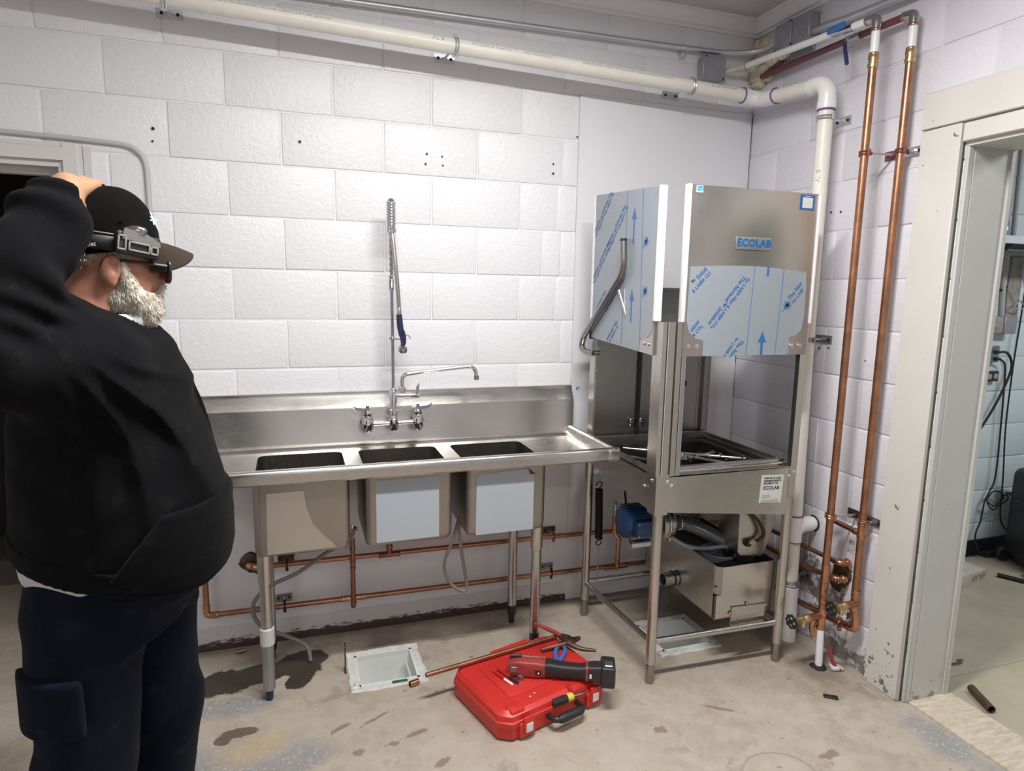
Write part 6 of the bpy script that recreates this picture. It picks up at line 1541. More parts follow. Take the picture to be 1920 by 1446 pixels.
# ------------------------------------------------------------------ the man: modelled as distance fields, meshed with surface nets
def surfnet(fun, lo, hi, h, coarse=4, band=3.0):
    lo = np.array(lo, float); n = (np.ceil((np.array(hi) - lo) / (h * coarse)).astype(int) + 1) * coarse + 1
    gc = [lo[k] + np.arange(0, n[k], coarse) * h for k in range(3)]
    X, Y, Z = np.meshgrid(*gc, indexing='ij')
    Fc = fun(np.stack([X.ravel(), Y.ravel(), Z.ravel()], 1)).reshape(X.shape)
    near = np.abs(Fc) < band * h * coarse
    F = np.repeat(np.repeat(np.repeat(np.where(Fc < 0, -1., 1.), coarse, 0), coarse, 1), coarse, 2)[:n[0], :n[1], :n[2]].astype(np.float32)
    pad = np.zeros(near.shape, bool); pad |= near
    for ax in range(3):
        for sgn in (1, -1): pad |= np.roll(near, sgn, ax)
    msk = np.repeat(np.repeat(np.repeat(pad, coarse, 0), coarse, 1), coarse, 2)[:n[0], :n[1], :n[2]]
    I = np.argwhere(msk)
    P = lo + I * h
    V = np.empty(len(P), np.float32)
    for s in range(0, len(P), 400000): V[s:s + 400000] = fun(P[s:s + 400000])
    F[I[:, 0], I[:, 1], I[:, 2]] = V
    S = F < 0
    c = [S[:-1, :-1, :-1], S[1:, :-1, :-1], S[:-1, 1:, :-1], S[1:, 1:, :-1], S[:-1, :-1, 1:], S[1:, :-1, 1:], S[:-1, 1:, 1:], S[1:, 1:, 1:]]
    cnt = sum(a.astype(np.int8) for a in c)
    act = np.argwhere((cnt > 0) & (cnt < 8))
    idx = -np.ones(cnt.shape, np.int32); idx[act[:, 0], act[:, 1], act[:, 2]] = np.arange(len(act))
    acc = np.zeros((len(act), 3)); num = np.zeros(len(act))
    off = np.array([[0, 0, 0], [1, 0, 0], [0, 1, 0], [1, 1, 0], [0, 0, 1], [1, 0, 1], [0, 1, 1], [1, 1, 1]])
    for a, b in ((0, 1), (2, 3), (4, 5), (6, 7), (0, 2), (1, 3), (4, 6), (5, 7), (0, 4), (1, 5), (2, 6), (3, 7)):
        pa = act + off[a]; pb = act + off[b]
        fa = F[pa[:, 0], pa[:, 1], pa[:, 2]]; fb = F[pb[:, 0], pb[:, 1], pb[:, 2]]
        m = (fa < 0) != (fb < 0)
        t = np.zeros(len(act)); t[m] = fa[m] / (fa[m] - fb[m])
        acc[m] += (pa[m] + (pb[m] - pa[m]) * t[m][:, None]); num[m] += 1
    V = lo + acc / num[:, None] * h
    Q = []
    for ax in range(3):
        u, v = (ax + 1) % 3, (ax + 2) % 3
        sl0 = [slice(None)] * 3; sl1 = [slice(None)] * 3
        sl0[ax] = slice(0, -1); sl1[ax] = slice(1, None)
        for k in (u, v): sl0[k] = slice(1, -1); sl1[k] = slice(1, -1)
        a = S[tuple(sl0)]; b = S[tuple(sl1)]
        E = np.argwhere(a != b); 
        if not len(E): continue
        ins = a[E[:, 0], E[:, 1], E[:, 2]]
        base = E.copy(); base[:, u] += 1; base[:, v] += 1
        du = np.zeros(3, int); du[u] = 1; dv = np.zeros(3, int); dv[v] = 1
        q = [base - du - dv, base - dv, base, base - du]
        ids = np.stack([idx[p[:, 0], p[:, 1], p[:, 2]] for p in q], 1)
        ids[~ins] = ids[~ins][:, ::-1]
        Q.append(ids)
    Q = np.concatenate(Q); Q = Q[(Q >= 0).all(1)]
    return V, Q
def net_obj(name, fun, lo, hi, h, mat, parent, smooth_it=2, coarse=4):
    V, Q = surfnet(fun, lo, hi, h, coarse)
    # light Laplacian smoothing
    for _ in range(smooth_it):
        acc = np.zeros_like(V); cn = np.zeros(len(V))
        for k in range(4):
            a, b = Q[:, k], Q[:, (k + 1) % 4]
            np.add.at(acc, a, V[b]); np.add.at(cn, a, 1); np.add.at(acc, b, V[a]); np.add.at(cn, b, 1)
        V = V * .45 + (acc / np.maximum(cn, 1)[:, None]) * .55
    me = bpy.data.meshes.new(name); off = root_of(parent).location if parent is not None else Vector((0, 0, 0))
    me.vertices.add(len(V)); me.vertices.foreach_set('co', (V - np.array(off)).ravel())
    me.loops.add(len(Q) * 4); me.loops.foreach_set('vertex_index', Q.ravel().astype(np.int32))
    me.polygons.add(len(Q)); me.polygons.foreach_set('loop_start', np.arange(0, len(Q) * 4, 4, dtype=np.int32))
    me.update(); me.validate()
    finish(me, mat, 180)
    o = bpy.data.objects.new(name, me); COL.objects.link(o)
    if parent is not None: o.parent = parent
    return o
def smin(a, b, k):
    h = np.clip(.5 + .5 * (b - a) / k, 0, 1); return b + (a - b) * h - k * h * (1 - h)
def cap_(p, a, b, ra, rb):
    a = np.array(a); b = np.array(b); d = b - a
    t = np.clip(((p - a) @ d) / (d @ d), 0, 1)
    return np.linalg.norm(p - a - t[:, None] * d, axis=1) - (ra + (rb - ra) * t)
def ell(p, c, r, R_=None):
    q = p - np.array(c)
    if R_ is not None: q = q @ R_.T
    r = np.array(r); k0 = np.linalg.norm(q / r, axis=1); k1 = np.linalg.norm(q / (r * r), axis=1)
    return k0 * (k0 - 1) / np.maximum(k1, 1e-9)
def chain(p, pts, rs, k=.02):
    d = None
    for i in range(len(pts) - 1):
        c = cap_(p, pts[i], pts[i + 1], rs[i], rs[i + 1]); d = c if d is None else smin(d, c, k)
    return d
OX, OY = -2.585, -1.22
yb = math.radians(-10); BF = np.array([math.cos(yb), math.sin(yb), 0]); BL = np.array([-math.sin(yb), math.cos(yb), 0])
def bloc(p):
    q = p - np.array([OX, OY, 0]); return np.stack([q @ BF, q @ BL, q[:, 2]], 1)
def bw(f, l, z): v = np.array([OX, OY, 0]) + BF * f + BL * l; return np.array([v[0], v[1], z])
TZ_ = np.array([.80, .84, .87, .91, .95, 1.02, 1.10, 1.19, 1.29, 1.36, 1.42, 1.47, 1.50])
TC = np.array([-.02, -.012, -.004, .004, .006, .004, .002, -.004, -.012, -.016, -.014, -.016, -.018])
TA = np.array([.150, .165, .185, .198, .205, .207, .202, .190, .170, .150, .125, .092, .07])
TB = np.array([.17, .18, .185, .195, .200, .205, .208, .208, .205, .195, .170, .12, .09])
def torso(p, infl=0.0):
    q = bloc(p); z = q[:, 2]
    c = np.interp(z, TZ_, TC); a = np.interp(z, TZ_, TA) + infl; b = np.interp(z, TZ_, TB) + infl
    f = (q[:, 0] - c) / a; l = q[:, 1] / b
    r = (np.abs(f) ** 2.25 + np.abs(l) ** 2.25) ** (1 / 2.25)
    d = (r - 1) * np.minimum(a, b) * .92
    return np.maximum(np.maximum(d, z - 1.485 - infl), .79 - z)
SR = np.array([-2.605, -1.385, 1.385]); ER = np.array([-2.735, -1.565, 1.425]); WR = np.array([-2.640, -1.350, 1.682]); WR2 = np.array([-2.624, -1.318, 1.722])
SL = np.array([-2.585, -1.045, 1.385]); EL = np.array([-2.545, -.975, 1.110]); WL = np.array([-2.430, -1.070, 1.030])
# head frame
HC = np.array([-2.580, -1.224, 1.638]); yh = math.radians(22)
HF = np.array([math.cos(yh), math.sin(yh), 0]); HL = np.array([-math.sin(yh), math.cos(yh), 0]); HU = np.array([0, 0, 1.])
def hl(p): q = p - HC; return np.stack([q @ HF, q @ HL, q[:, 2]], 1)
def hw(f, l, u): return HC + HF * f + HL * l + HU * u
def head_sdf(p):
    q = hl(p)
    d = ell(q, (-.004, 0, .008), (.096, .077, .100))
    d = smin(d, ell(q, (.030, 0, -.075), (.062, .058, .082)), .03)
    d = smin(d, ell(q, (.060, 0, -.058), (.036, .050, .030)), .02)          # cheeks
    d = smin(d, cap_(q, (.082, 0, -.030), (.110, 0, -.064), .009, .0135), .012)  # nose
    d = smin(d, ell(q, (.104, 0, -.068), (.011, .017, .009)), .008)
    d = smin(d, ell(q, (.078, 0, -.018), (.022, .050, .011)), .012)         # brow
    for s in (-1, 1): d = np.maximum(d, -(ell(q, (.100, s * .030, -.042), (.016, .017, .012)))) if False else d
    d = smin(d, ell(q, (.086, 0, -.098), (.014, .024, .008)), .008)         # lips
    d = smin(d, ell(q, (.068, 0, -.135), (.024, .03, .024)), .02)           # chin
    ca, sa = math.cos(.22), math.sin(.22)
    for s in (-1, 1):
        Rm = np.array([[ca, 0, -sa], [0, 1, 0], [sa, 0, ca]])
        e = ell(q, (-.010, s * .082, -.050), (.0190, .0095, .0310), Rm)
        e = np.maximum(e, -ell(q, (-.004, s * .094, -.047), (.0095, .0105, .0165), Rm))
        e = smin(e, ell(q, (-.010, s * .080, -.077), (.009, .0075, .009)), .006)
        d = smin(d, e, .007)
    n = cap_(q, (-.030, 0, -.075), (-.055, 0, -.215), .066, .078)
    return smin(d, n, .03)
HX = [-2.660, -2.638, -2.615, -2.594]
def hand_sdf(p):
    d = chain(p, [WR2, (-2.630, -1.290, 1.748)], [.028, .031], .02)
    for x in HX: d = smin(d, cap_(p, (-2.630 + (x + 2.626) * .45, -1.300, 1.742), (x, -1.238, 1.770 - 6 * (x + 2.627) ** 2), .017, .0125), .012)
    for i, x in enumerate(HX):
        L = (.070, .078, .072, .058)[i]; z = 1.770 - 6 * (x + 2.627) ** 2
        d = smin(d, chain(p, [(x, -1.238, z), (x + .005, -1.238 + L * .46, z + .003), (x + .012, -1.238 + L * .78, z - .012), (x + .016, -1.238 + L * .88, z - .032)], [.0115, .0100, .0092, .0080], .005), .006)
    d = smin(d, chain(p, [(-2.648, -1.290, 1.742), (-2.680, -1.266, 1.742), (-2.690, -1.230, 1.736), (-2.680, -1.200, 1.726)], [.017, .0135, .0115, .0095], .008), .012)
    return d
HLh = [bw(.20, .02, 1.00), bw(.215, -.01, .985)]
def legs(p, infl=0.0):
    d = chain(p, [(-2.650, -1.310, .84), (-2.672, -1.325, .48), (-2.690, -1.330, .10)], [.112 + infl, .088 + infl, .070 + infl], .03)
    d2 = chain(p, [(-2.580, -1.120, .84), (-2.560, -1.105, .48), (-2.580, -1.100, .10)], [.112 + infl, .088 + infl, .070 + infl], .03)
    return smin(d, d2, .03)
def left_hand(p):
    d = chain(p, [WL, bw(.165, .05, .985)], [.028, .030], .02)
    for k, z in enumerate((1.005, .988, .970, .954)):
        d = smin(d, chain(p, [bw(.165, .05, .985), bw(.180, .01, z), bw(.184, -.03, z - .004)], [.018, .010, .0085], .008), .01)
    return smin(d, chain(p, [bw(.165, .06, .995), bw(.178, .03, 1.02), bw(.182, .0, 1.025)], [.016, .011, .009], .008), .01)
def body_sdf(p):
    d = torso(p, -.022)
    d = smin(d, legs(p, -.02), .04)
    d = smin(d, chain(p, [SR, ER, WR, WR2], [.070, .052, .034, .028], .03), .04)
    d = smin(d, chain(p, [SL, EL, WL], [.070, .050, .032], .03), .04)
    d = smin(d, head_sdf(p), .03)
    d = smin(d, hand_sdf(p), .008)
    d = smin(d, left_hand(p), .008)
    for x, y in ((-2.690, -1.330), (-2.580, -1.100)):
        d = smin(d, chain(p, [(x, y, .10), (x + .02, y, .055), (x + .15, y, .045)], [.045, .042, .034], .03), .02)
    return d
def cloth_noise(p, sc, seed=0.):
    return np.sin(p[:, 0] * sc * 1.3 + 2 * np.sin(p[:, 2] * sc * .7 + seed)) * np.sin(p[:, 2] * sc + 1.7 * np.sin(p[:, 1] * sc * .8 + seed))

def skin_mat():
    m, t, b = nt('skin')
    v = coords(t); n = noise_n(t, v, 30, 5, .65); n2 = noise_n(t, v, 9, 3, .5)
    sep = t.nodes.new('ShaderNodeSeparateXYZ'); lk(t, v, sep.inputs[0])
    c = ramp_n(t, n.outputs['Fac'], [(.3, (.40, .165, .105)), (.7, (.50, .24, .155))])
    # the hand, above the cap rim, is less flushed than face and neck
    f = math_n(t, 'MULTIPLY', math_n(t, 'SUBTRACT', sep.outputs['Z'], 1.695), 40, clamp=True)
    c = mix_n(t, f, c, ramp_n(t, n2.outputs['Fac'], [(.3, (.36, .185, .105)), (.7, (.43, .235, .14))]))
    lk(t, c, b.inputs['Base Color']); b.inputs['Roughness'].default_value = .5
    b.inputs['Subsurface Weight'].default_value = .12; b.inputs['Subsurface Radius'].default_value = (.008, .003, .0015)
    bump_n(t, b, n.outputs['Fac'], .25, .002)
skin_mat()
def fabric(name, col, dust, amt, sc=22):
    m, t, b = nt(name)
    v = coords(t); n = noise_n(t, v, sc, 6, .7); n2 = noise_n(t, v, 420, 2, .6); n3 = noise_n(t, v, 3.2, 4, .6); n4 = noise_n(t, v, 130, 3, .7)
    c = ramp_n(t, n3.outputs['Fac'], [(.3, tuple(k * .8 for k in col)), (.7, tuple(k * 1.25 for k in col))])
    c = mix_n(t, math_n(t, 'MULTIPLY', ramp_n(t, n.outputs['Fac'], [(.56, 0.), (.78, 1.)]), amt), c, dust)
    c = mix_n(t, ramp_n(t, n4.outputs['Fac'], [(.78, 0.), (.82, .5)]), c, dust)
    lk(t, c, b.inputs['Base Color']); b.inputs['Roughness'].default_value = .92
    b.inputs['Sheen Weight'].default_value = .02; b.inputs['Specular IOR Level'].default_value = .06
    bump_n(t, b, n2.outputs['Fac'], .35, .0015)
fabric('hoodie_black', (.0050, .0050, .0060), (.060, .057, .053), .16)
fabric('hoodie_sleeve', (.0050, .0050, .0060), (.060, .057, .053), .16)
fabric('trouser_navy', (.0060, .0078, .0150), (.055, .058, .07), .22)
fabric('tee_grey', (.50, .50, .50), (.58, .58, .58), .3)
fabric('cap_black', (.0042, .0036, .0033), (.022, .019, .016), .2, 14)
fabric('cap_brim', (.040, .030, .023), (.075, .062, .05), .5, 14)
pm('hair_grey', (.36, .31, .24), .6, var=.35, vscale=60)
pm('beard_white', (.60, .56, .47), .55, var=.25, vscale=40)
pm('beard_dark', (.33, .28, .21), .55, var=.25, vscale=40)
pm('lamp_grey', (.16, .155, .145), .4)
pm('lamp_frame', (.24, .235, .215), .42)
pm('glass_dark', (.06, .05, .055), .08, spec=.8)
pm('boot_brown', (.06, .045, .03), .6)
pm('logo_teal', (.10, .42, .36), .5)
pm('logo_pale', (.62, .78, .80), .5)

man = thing('person', 'person in black hoodie, navy trousers and black cap with headlamp, hand raised to the head', 'person', (-2.62, -1.22, 0))
net_obj('body', body_sdf, (-3.0, -1.66, -.01), (-2.30, -.80, 1.83), .0048, 'skin', man, 1)

# hoodie: torso, both sleeves, collar, hanging folds
AP = np.array([-2.63, 1.50])      # folds fan out from below the raised shoulder (x, z)
def hood_base(p):
    d = torso(p, .004)
    q = bloc(p)
    d = smin(d, ell(p, SR + np.array([.010, .02, -.02]), (.100, .080, .115)), .06)
    d = smin(d, chain(p, [SR, ER], [.090, .078], .03), .06)
    d = smin(d, cap_(p, (-2.650, -1.345, 1.455), (-2.690, -1.460, 1.545), .078, .070), .05)
    fa = chain(p, [ER, (ER + WR) / 2, WR, WR2 + np.array([.010, .012, .014])], [.072, .074, .066, .048], .03)
    e = (p - (WR2 + np.array([-.004, -.004, -.002]))) @ np.array([.52, .62, .59])
    e = np.where(np.linalg.norm(p - WR2, axis=1) < .2, e, -1.)
    fa = np.maximum(fa, e)
    d = smin(d, fa, .02)
    d = smin(d, chain(p, [SL, EL, WL, bw(.155, .06, .990)], [.090, .070, .052, .044], .03), .06)
    n0 = hw(-.035, 0, -.155); n1 = hw(-.010, 0, -.175)
    d = smin(d, ell(p, hw(-.035, 0, -.185), (.095, .098, .055)), .035)      # collar
    return d
def hood_sdf(p):
    d = hood_base(p)
    q = bloc(p)
    # fan of folds over the chest and belly side
    dx = p[:, 0] - AP[0]; dz = p[:, 2] - AP[1]
    r = np.hypot(dx, dz); th = np.arctan2(-dz, dx)
    m = np.exp(-((th - 1.02) / .40) ** 2) * np.clip((r - .10) / .10, 0, 1) * np.clip((.62 - r) / .25, 0, 1) * (p[:, 1] < -1.15)
    d = d + m * .019 * (np.abs(np.sin(th * 13 + .8 * np.sin(r * 9))) - .45)
    # slack folds at the back and near the hem
    m2 = np.clip((1.10 - p[:, 2]) / .12, 0, 1) * (q[:, 0] < .02)
    d = d + m2 * .0050 * np.sin(p[:, 2] * 62 + 5 * q[:, 0] + 1.5 * np.sin(q[:, 1] * 14))
    d = d + .0022 * cloth_noise(p, 30)
    # ring folds on the raised sleeve
    ax = (WR - ER) / np.linalg.norm(WR - ER); t = (p - ER) @ ax
    near = np.clip(1 - np.abs(cap_(p, ER, WR, .085, .07)) / .05, 0, 1)
    d = d + near * .0065 * np.sin(t * 78 + 3 * np.sin(p[:, 2] * 25))
    # hem: cut by a plane that is higher at the back
    cut = (.944 - .27 * q[:, 0]) - p[:, 2]
    d = np.maximum(d, cut * .95)
    # neck opening and sleeve end
    d = np.maximum(d, -(cap_(p, hw(-.018, 0, -.235), hw(.040, 0, -.060), .066, .080)))
    d = np.maximum(d, -cap_(p, WR2 - np.array([.012, .015, .014]), WR2 + np.array([.02, .02, .02]), .034, .040))
    return d
net_obj('hoodie', hood_sdf, (-3.0, -1.68, .80), (-2.30, -.80, 1.82), .0062, 'hoodie_black', man, 1)
def cuff_sdf(p):
    ax = np.array([.52, .62, .59]); c = WR2 + np.array([-.010, -.012, -.010]); t = (p - c) @ ax
    r = np.linalg.norm((p - c) - t[:, None] * ax, axis=1)
    ang = np.arctan2((p - c) @ np.array([.77, -.63, 0]), (p - c)[:, 2])
    return np.maximum.reduce([r - .054 - .0022 * np.sin(ang * 22), .040 - r, t - .012, -t - .030])
net_obj('sleeve_cuff', cuff_sdf, tuple(WR2 - .09), tuple(WR2 + .09), .0042, 'hoodie_black', man, 1, 3)
# kangaroo pocket
def pocket_sdf(p):
    q = bloc(p)
    d = torso(p, .017)
    ang = np.arctan2(-q[:, 1], q[:, 0])          # 0 = front, + = towards the near side
    top = p[:, 2] - 1.085
    bot = (.955 - .27 * q[:, 0]) - p[:, 2]
    side = ang - (.88 + np.clip((1.085 - p[:, 2]) * 3.6, 0, .45))
    side2 = -ang - .95
    return np.maximum.reduce([d, -torso(p, .0), top * .9, bot, side * .16, side2 * .16])
net_obj('front_pocket', pocket_sdf, (-2.62, -1.50, .86), (-2.30, -.98, 1.12), .0050, 'hoodie_black', man, 1)
def hem_sdf(p):
    q = bloc(p); d = torso(p, .010)
    lo_ = .944 - .27 * q[:, 0]
    return np.maximum.reduce([d, -(torso(p, -.004)), lo_ - .010 - p[:, 2], p[:, 2] - lo_ - .045])
net_obj('waistband', hem_sdf, (-2.90, -1.52, .84), (-2.30, -.92, 1.06), .0055, 'hoodie_black', man, 1)
# grey T-shirt: below the hem and at the neck
def tee_sdf(p):
    q = bloc(p); d = torso(p, .001)
    lo_ = .944 - .27 * q[:, 0] - .056 * np.clip((.03 - q[:, 0]) / .10, 0, 1) + .003 * np.sin(q[:, 0] * 40)
    return np.maximum.reduce([d, -(torso(p, -.007)), lo_ - p[:, 2], p[:, 2] - lo_ - .09])
net_obj('t_shirt', tee_sdf, (-2.90, -1.52, .84), (-2.30, -.92, 1.06), .0050, 'tee_grey', man, 1)
def collar_sdf(p):
    d = ell(p, hw(-.026, 0, -.160), (.090, .092, .045))
    return np.maximum.reduce([d, -(ell(p, hw(-.026, 0, -.154), (.081, .083, .080)))])
net_obj('t_shirt_collar', collar_sdf, (-2.75, -1.36, 1.40), (-2.42, -1.08, 1.54), .0045, 'tee_grey', man, 1, 3)
# trousers
def trouser_sdf(p):
    d = legs(p, .006)
    d = smin(d, np.maximum(torso(p, -.012), p[:, 2] - .97), .06)
    d = d + .0045 * np.sin(p[:, 2] * 20 + 7 * np.sin(p[:, 0] * 9)) * np.clip((.78 - p[:, 2]) / .2, 0, 1) + .002 * cloth_noise(p, 24, 2.)
    return np.maximum(d, .035 - p[:, 2])
net_obj('trousers', trouser_sdf, (-2.92, -1.52, .02), (-2.36, -.92, 1.0), .0072, 'trouser_navy', man, 1)
def cargo_sdf(p):
    d = legs(p, .022)
    return np.maximum.reduce([d, -(legs(p, .0)), p[:, 2] - .755, .625 - p[:, 2], p[:, 1] + 1.335, (p[:, 0] + 2.635), -(p[:, 0] + 2.83)])
net_obj('cargo_pocket', cargo_sdf, (-2.86, -1.50, .57), (-2.60, -1.30, .76), .0058, 'trouser_navy', man, 2)
for x, y in ((-2.690, -1.330), (-2.580, -1.100)):
    fb = lambda p, x=x, y=y: np.maximum(smin(chain(p, [(x, y, .16), (x + .005, y, .07), (x + .155, y, .052)], [.058, .055, .046], .03), cap_(p, (x - .035, y, .05), (x + .16, y, .045), .048, .047), .02), .001 - p[:, 2])
    net_obj('boot', fb, (x - .12, y - .09, -.01), (x + .25, y + .09, .26), .007, 'boot_brown', man, 1)

# cap
def dome(name, mat, r, u0, parent, nu=40, nv=14, tilt=.05, bulge=0.0):
    m = MB(); vs = []; fs = []
    for j in range(nv + 1):
        ph = (PI / 2) * j / nv * 1.02
        for i in range(nu):
            a = 2 * PI * i / nu
            rr = 1.0 + .012 * math.cos(6 * a) * math.sin(ph) * -.35
            f = r[0] * math.cos(a) * math.sin(ph) ** .92 * rr; l = r[1] * math.sin(a) * math.sin(ph) ** .92 * rr
            u = u0 + r[2] * math.cos(ph)
            u += .16 * f
            vs.append(hw(f - .002, l, u))
    for j in range(nv):
        for i in range(nu): fs.append((j * nu + i, (j + 1) * nu + i, (j + 1) * nu + (i + 1) % nu, j * nu + (i + 1) % nu))
    n = len(vs)
    # inner skin for thickness
    c = hw(0, 0, u0)
    inner = [c + (np.array(v) - c) * .965 for v in vs]
    fs += [tuple(k + n for k in f[::-1]) for f in fs]
    for i in range(nu): fs.append((nv * nu + i, n + nv * nu + i, n + nv * nu + (i + 1) % nu, nv * nu + (i + 1) % nu))
    m.add(vs + inner, fs)
    return m.build(name, mat, parent, 60)
UR = -.010
cp = dome('cap', 'cap_black', (.1035, .0865, .136), UR, man)
MB().ball(hw(-.003, 0, UR + .1365), (.007, .007, .004), 10).build('top_button', 'cap_black', cp)
MB().tube(arc(hw(.012, -.0800, .045), .0038, 0, 2 * PI, 12, tuple(HF), (0, 0, 1)), .0011, 5).build('eyelet', 'cap_black', cp)
m = MB(); vs = []; fs = []; ns, ntt = 20, 9
for j in range(ntt + 1):
    t_ = j / ntt
    for i in range(ns + 1):
        a = math.radians(53) * (2 * i / ns - 1)
        f0 = .1015 * math.cos(a); l0 = .0850 * math.sin(a)
        ext = .068 * max(0, 1 - abs(a / math.radians(53.1)) ** 4) ** .5
        f = f0 + ext * t_; l = l0 * (1 - .02 * t_)
        u = UR + .006 + .16 * f0 - .010 * t_ * t_ - .012 * t_ - 9.5 * l * l * min(1, t_ * 1.6) * .9
        vs.append((f, l, u))
N = len(vs)
for j in range(ntt):
    for i in range(ns): fs.append((j * (ns + 1) + i, j * (ns + 1) + i + 1, (j + 1) * (ns + 1) + i + 1, (j + 1) * (ns + 1) + i))
top = [hw(f, l, u + .0022) for f, l, u in vs]; botm = [hw(f, l, u - .0022) for f, l, u in vs]
ff = [f[::-1] for f in fs] + [tuple(k + N for k in f) for f in fs]
edge = [ntt * (ns + 1) + i for i in range(ns + 1)]
for a_, b_ in zip(edge[:-1], edge[1:]): ff.append((a_, b_, b_ + N, a_ + N))
m.add(top + botm, ff); m.build('brim', 'cap_brim', cp, 60)
# embroidered snowflake emblem on the cap front
em = MB()
ea = math.radians(-26)
def dome_pt(a, ph, r=1.012): return np.array(hw(.1035 * r * math.cos(a) * math.sin(ph) ** .92 - .002, .0865 * r * math.sin(a) * math.sin(ph) ** .92, UR + .136 * r * math.cos(ph) + .16 * .1035 * r * math.cos(a) * math.sin(ph) ** .92))
e0 = dome_pt(ea, 1.16); eu = dome_pt(ea, 1.06) - e0; eu /= np.linalg.norm(eu); es_ = dome_pt(ea - .1, 1.16) - e0; es_ /= np.linalg.norm(es_)
e0 = e0 + np.cross(eu, es_) * 0
for k in range(8):
    a = k * PI / 4; d_ = eu * math.cos(a) + es_ * math.sin(a); L = .021 if k % 2 == 0 else .014
    em.tube([e0, e0 + d_ * L * .6, e0 + d_ * L], [.0026, .0022, .0006], 5)
em.build('cap_emblem', 'logo_pale', cp)
MB().tube([e0 + es_ * -.002 + eu * .004, e0 + es_ * -.010 + eu * .010, e0 + es_ * -.012 - eu * .008], [.002, .003, .001], 5).build('cap_emblem', 'logo_teal', cp)
# headlamp strap and lamp on the near side
def band(name, u0, u1, r, mat, parent):
    m = MB(); vs = []; n = 48
    for uu in (u0, u1):
        for i in range(n):
            a = 2 * PI * i / n; ph = math.acos(max(-1, min(1, (uu - UR) / .136))) if uu > UR else PI / 2
            k = math.sin(ph) ** .92
            vs.append(hw(.1035 * r * k * math.cos(a) - .002, .0865 * r * k * math.sin(a), uu - .012 * math.cos(a)))
    fs = [(i, (i + 1) % n, n + (i + 1) % n, n + i) for i in range(n)]
    m.add(vs, fs)
    o = m.build(name, mat, parent, 60); mod = o.modifiers.new('thick', 'SOLIDIFY'); mod.thickness = .0022
    return o
band('headlamp_strap', -.014, .022, 1.022, 'black_rubber', man)
band('strap_trim', .0195, .0225, 1.036, 'lamp_grey', man)
la_ = math.radians(-69)
lc = np.array(hw(.1035 * 1.07 * math.cos(la_), .0865 * 1.09 * math.sin(la_), .002))
tn = np.array(hw(.1035 * math.cos(la_ + .25), .0865 * math.sin(la_ + .25), 0)) - np.array(hw(.1035 * math.cos(la_ - .25), .0865 * math.sin(la_ - .25), 0)); tn /= np.linalg.norm(tn)
FMx = frame(lc, tuple(tn), (0, 0, 1)) @ Matrix.Rotation(-.15, 4, 'Z') @ Matrix.Scale(.92, 4)      # x along the strap to the face, z outwards
hb = MB().rbox((-.050, -.027, -.010), (.050, .024, .010), .006, 2, FMx); hlp = hb.build('headlamp', 'black_plastic', man)
MB().prism([FMx @ Vector(p) for p in ((-.040, .006, .0095), (.046, .002, .0095), (.046, .012, .0095), (.012, .027, .0095), (-.038, .030, .0095))], FMx.to_3x3() @ Vector((0, 0, .004))).build('lamp_shell', 'lamp_grey', hlp)
def frm(x0, x1, y0, y1):
    m = MB(); w_ = .0042
    for a, b in (((x0, y0), (x1, y0 + w_)), ((x0, y1 - w_), (x1, y1)), ((x0, y0), (x0 + w_, y1)), ((x1 - w_, y0), (x1, y1))): m.rbox((a[0], a[1], .0095), (b[0], b[1], .0145), .001, 1, FMx)
    return m.build('lamp_bezel', 'lamp_frame', hlp)
frm(-.050, -.030, -.020, .014); frm(-.026, .024, -.018, .004); frm(.024, .043, -.018, .002)
MB().ball(FMx @ Vector((-.008, .030, .0)), (.024, .012, .012), 14).build('lamp_lens', 'chrome_dark', hlp)
lettering('strap_print', 'OBE', .0095, frame(dome_pt(math.radians(-112), 1.47, 1.045), tuple(dome_pt(math.radians(-108), 1.47) - dome_pt(math.radians(-116), 1.47)), (0, 0, 1)), 'print_white', man)

# glasses
gl = thing('x', 'x', 'x'); bpy.data.objects.remove(gl)
g = MB()
for s in (-1, 1):
    g.tube([hw(-.012, s * .079, -.030), hw(.030, s * .080, -.033), hw(.098, s * .066, -.040)], [.0034, .0034, .0044], 8)
    g.tube([hw(-.012, s * .077, -.030), hw(-.024, s * .076, -.038), hw(-.030, s * .074, -.055)], [.0028, .0028, .0024], 8)
    lp_ = [hw(.108 - .22 * abs(y) ** 1.2 * .35, s * y, u) for y, u in ((.008, -.034), (.030, -.028), (.060, -.031), (.067, -.042), (.062, -.064), (.048, -.074), (.020, -.072), (.010, -.058))]
    g.tube(spline(lp_ + lp_[:1], 4), .0036, 7)
g.tube([hw(.108, -.010, -.044), hw(.112, 0, -.041), hw(.108, .010, -.044)], .0026, 7)
gf = g.build('glasses', 'black_plastic', man)
for s in (-1, 1):
    P = [hw(.1065 - .22 * abs(y) ** 1.2 * .35, s * y, u) for y, u in ((.008, -.034), (.030, -.028), (.060, -.031), (.067, -.042), (.062, -.064), (.048, -.074), (.020, -.072), (.010, -.058))]
    MB().prism(P, tuple(HF * .0015)).build('lens', 'glass_dark', gf)
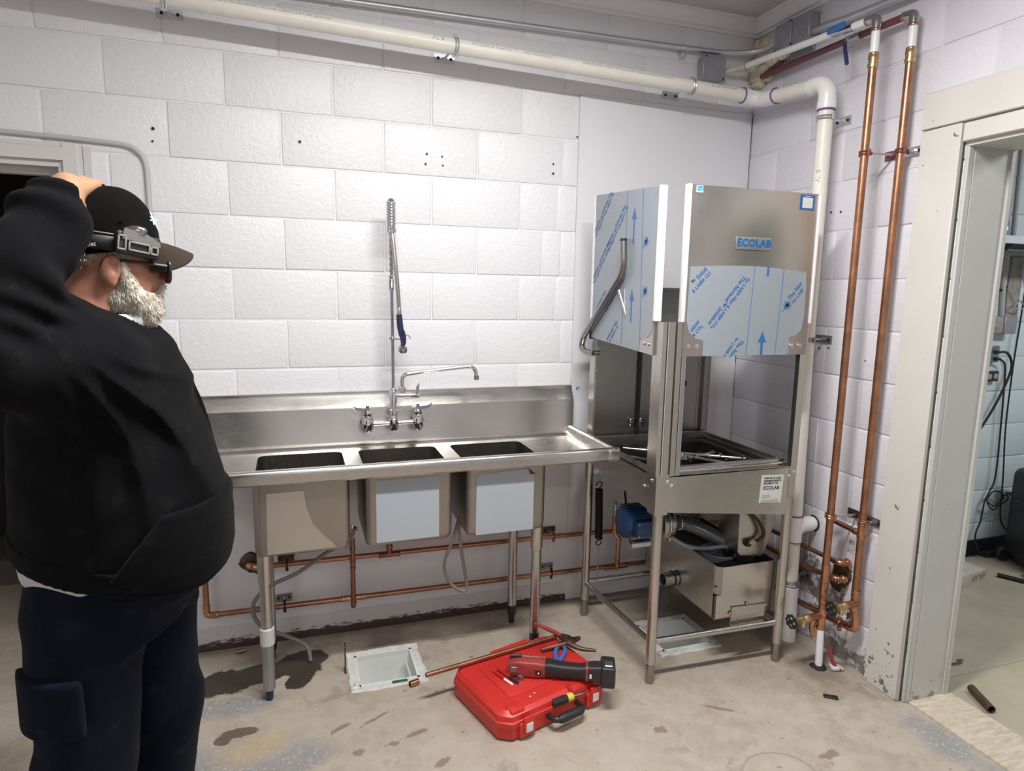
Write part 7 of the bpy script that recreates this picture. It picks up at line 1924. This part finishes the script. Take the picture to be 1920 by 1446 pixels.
# hair and beard: tufts over a soft base
def beard_base(p):
    q = hl(p)
    d = ell(q, (.036, 0, -.112), (.058, .066, .046))
    for s in (-1, 1): d = smin(d, ell(q, (.012, s * .052, -.112), (.040, .022, .034)), .015)
    d = smin(d, ell(q, (.052, 0, -.136), (.046, .050, .032)), .02)
    d = smin(d, ell(q, (.086, 0, -.086), (.020, .032, .012)), .012)
    for s in (-1, 1): d = smin(d, cap_(q, (.012, s * .0765, -.040), (.030, s * .062, -.105), .007, .022), .015)
    n = np.sin(q[:, 0] * 190 + 3 * np.sin(q[:, 2] * 120)) * np.sin(q[:, 2] * 150 + q[:, 1] * 90)
    d = d + .0022 * n
    cheek = ell(q, (.066, -.040, -.066), (.040, .034, .034)); cheek2 = ell(q, (.066, .040, -.066), (.040, .034, .034))
    return np.maximum(np.maximum(d, -cheek), -cheek2)
bo_ = net_obj('beard', beard_base, tuple(HC + np.array([-.10, -.12, -.23])), tuple(HC + np.array([.20, .16, -.01])), .0036, 'beard_white', man, 1, 3)
def strands(name, mat, pts, parent, w_=.0009):
    vs = []; fs = []
    for root, d0, d1, L in pts:
        a = root; s = np.cross(d0, np.array([0.2, -.9, .3])); s = s / (np.linalg.norm(s) + 1e-9)
        P = [a, a + d0 * L * .5, a + d0 * L * .5 + d1 * L * .5]; n = len(vs)
        for k, p in enumerate(P[:2]): vs += [p - s * w_, p + s * w_]
        vs.append(P[2]); fs += [(n, n + 1, n + 3, n + 2), (n + 2, n + 3, n + 4)]
    o = MB().add(vs, fs).build(name, mat, parent, 0); o['kind'] = 'stuff'; return o
bv = np.array([v.co for v in bo_.data.vertices]) + np.array(root_of(man).location); bn = np.array([v.normal for v in bo_.data.vertices])
bq = hl(bv)
sel = np.where((bq[:, 2] > -.185))[0]
pick = rng.choice(sel, 5200)
pts_w = []; pts_d = []
for i in pick:
    q = bq[i]; nrm = bn[i]
    down = -HU * (.9 if q[2] < -.08 else .8) + HF * rng.normal(.35, .35) + HL * rng.normal(0, .25)
    down = down - nrm * (down @ nrm) * .8 + nrm * .25; down /= np.linalg.norm(down)
    d1 = down * .8 + nrm * rng.normal(.1, .25) - HU * .3 + rng.normal(0, .25, 3); d1 /= np.linalg.norm(d1)
    L = rng.uniform(.010, .022) * (1.0 if q[2] < -.09 else .65)
    (pts_d if (q[0] < .035 and rng.random() < .6) or rng.random() < .15 else pts_w).append((bv[i] - nrm * .001, down, d1, L))
strands('beard_hairs', 'beard_white', pts_w, man); strands('beard_hairs', 'beard_dark', pts_d, man)
def hair_base(p):
    q = hl(p)
    d = ell(q, (-.008, 0, .000), (.099, .081, .098))
    return np.maximum.reduce([d, q[:, 2] + .010, -(q[:, 2] + .092 + .25 * np.clip(q[:, 0] + .03, -.2, .05)), q[:, 0] - .028, -ell(q, (-.020, -.09, -.052), (.030, .04, .042)), -ell(q, (-.020, .09, -.052), (.030, .04, .042))])
hb_ = net_obj('hair', hair_base, tuple(HC + np.array([-.14, -.14, -.11])), tuple(HC + np.array([.12, .14, .02])), .0038, 'hair_grey', man, 1, 3)
hv = np.array([v.co for v in hb_.data.vertices]) + np.array(man.location); hn = np.array([v.normal for v in hb_.data.vertices])
pts = []
for i in rng.choice(len(hv), 1800):
    d0 = -HU * .8 - HF * .35 + hn[i] * .25 + rng.normal(0, .2, 3); d0 /= np.linalg.norm(d0); d1 = -HU * .7 + rng.normal(0, .3, 3); d1 /= np.linalg.norm(d1)
    pts.append((hv[i], d0, d1, rng.uniform(.008, .018)))
strands('hair_strands', 'hair_grey', pts, man)
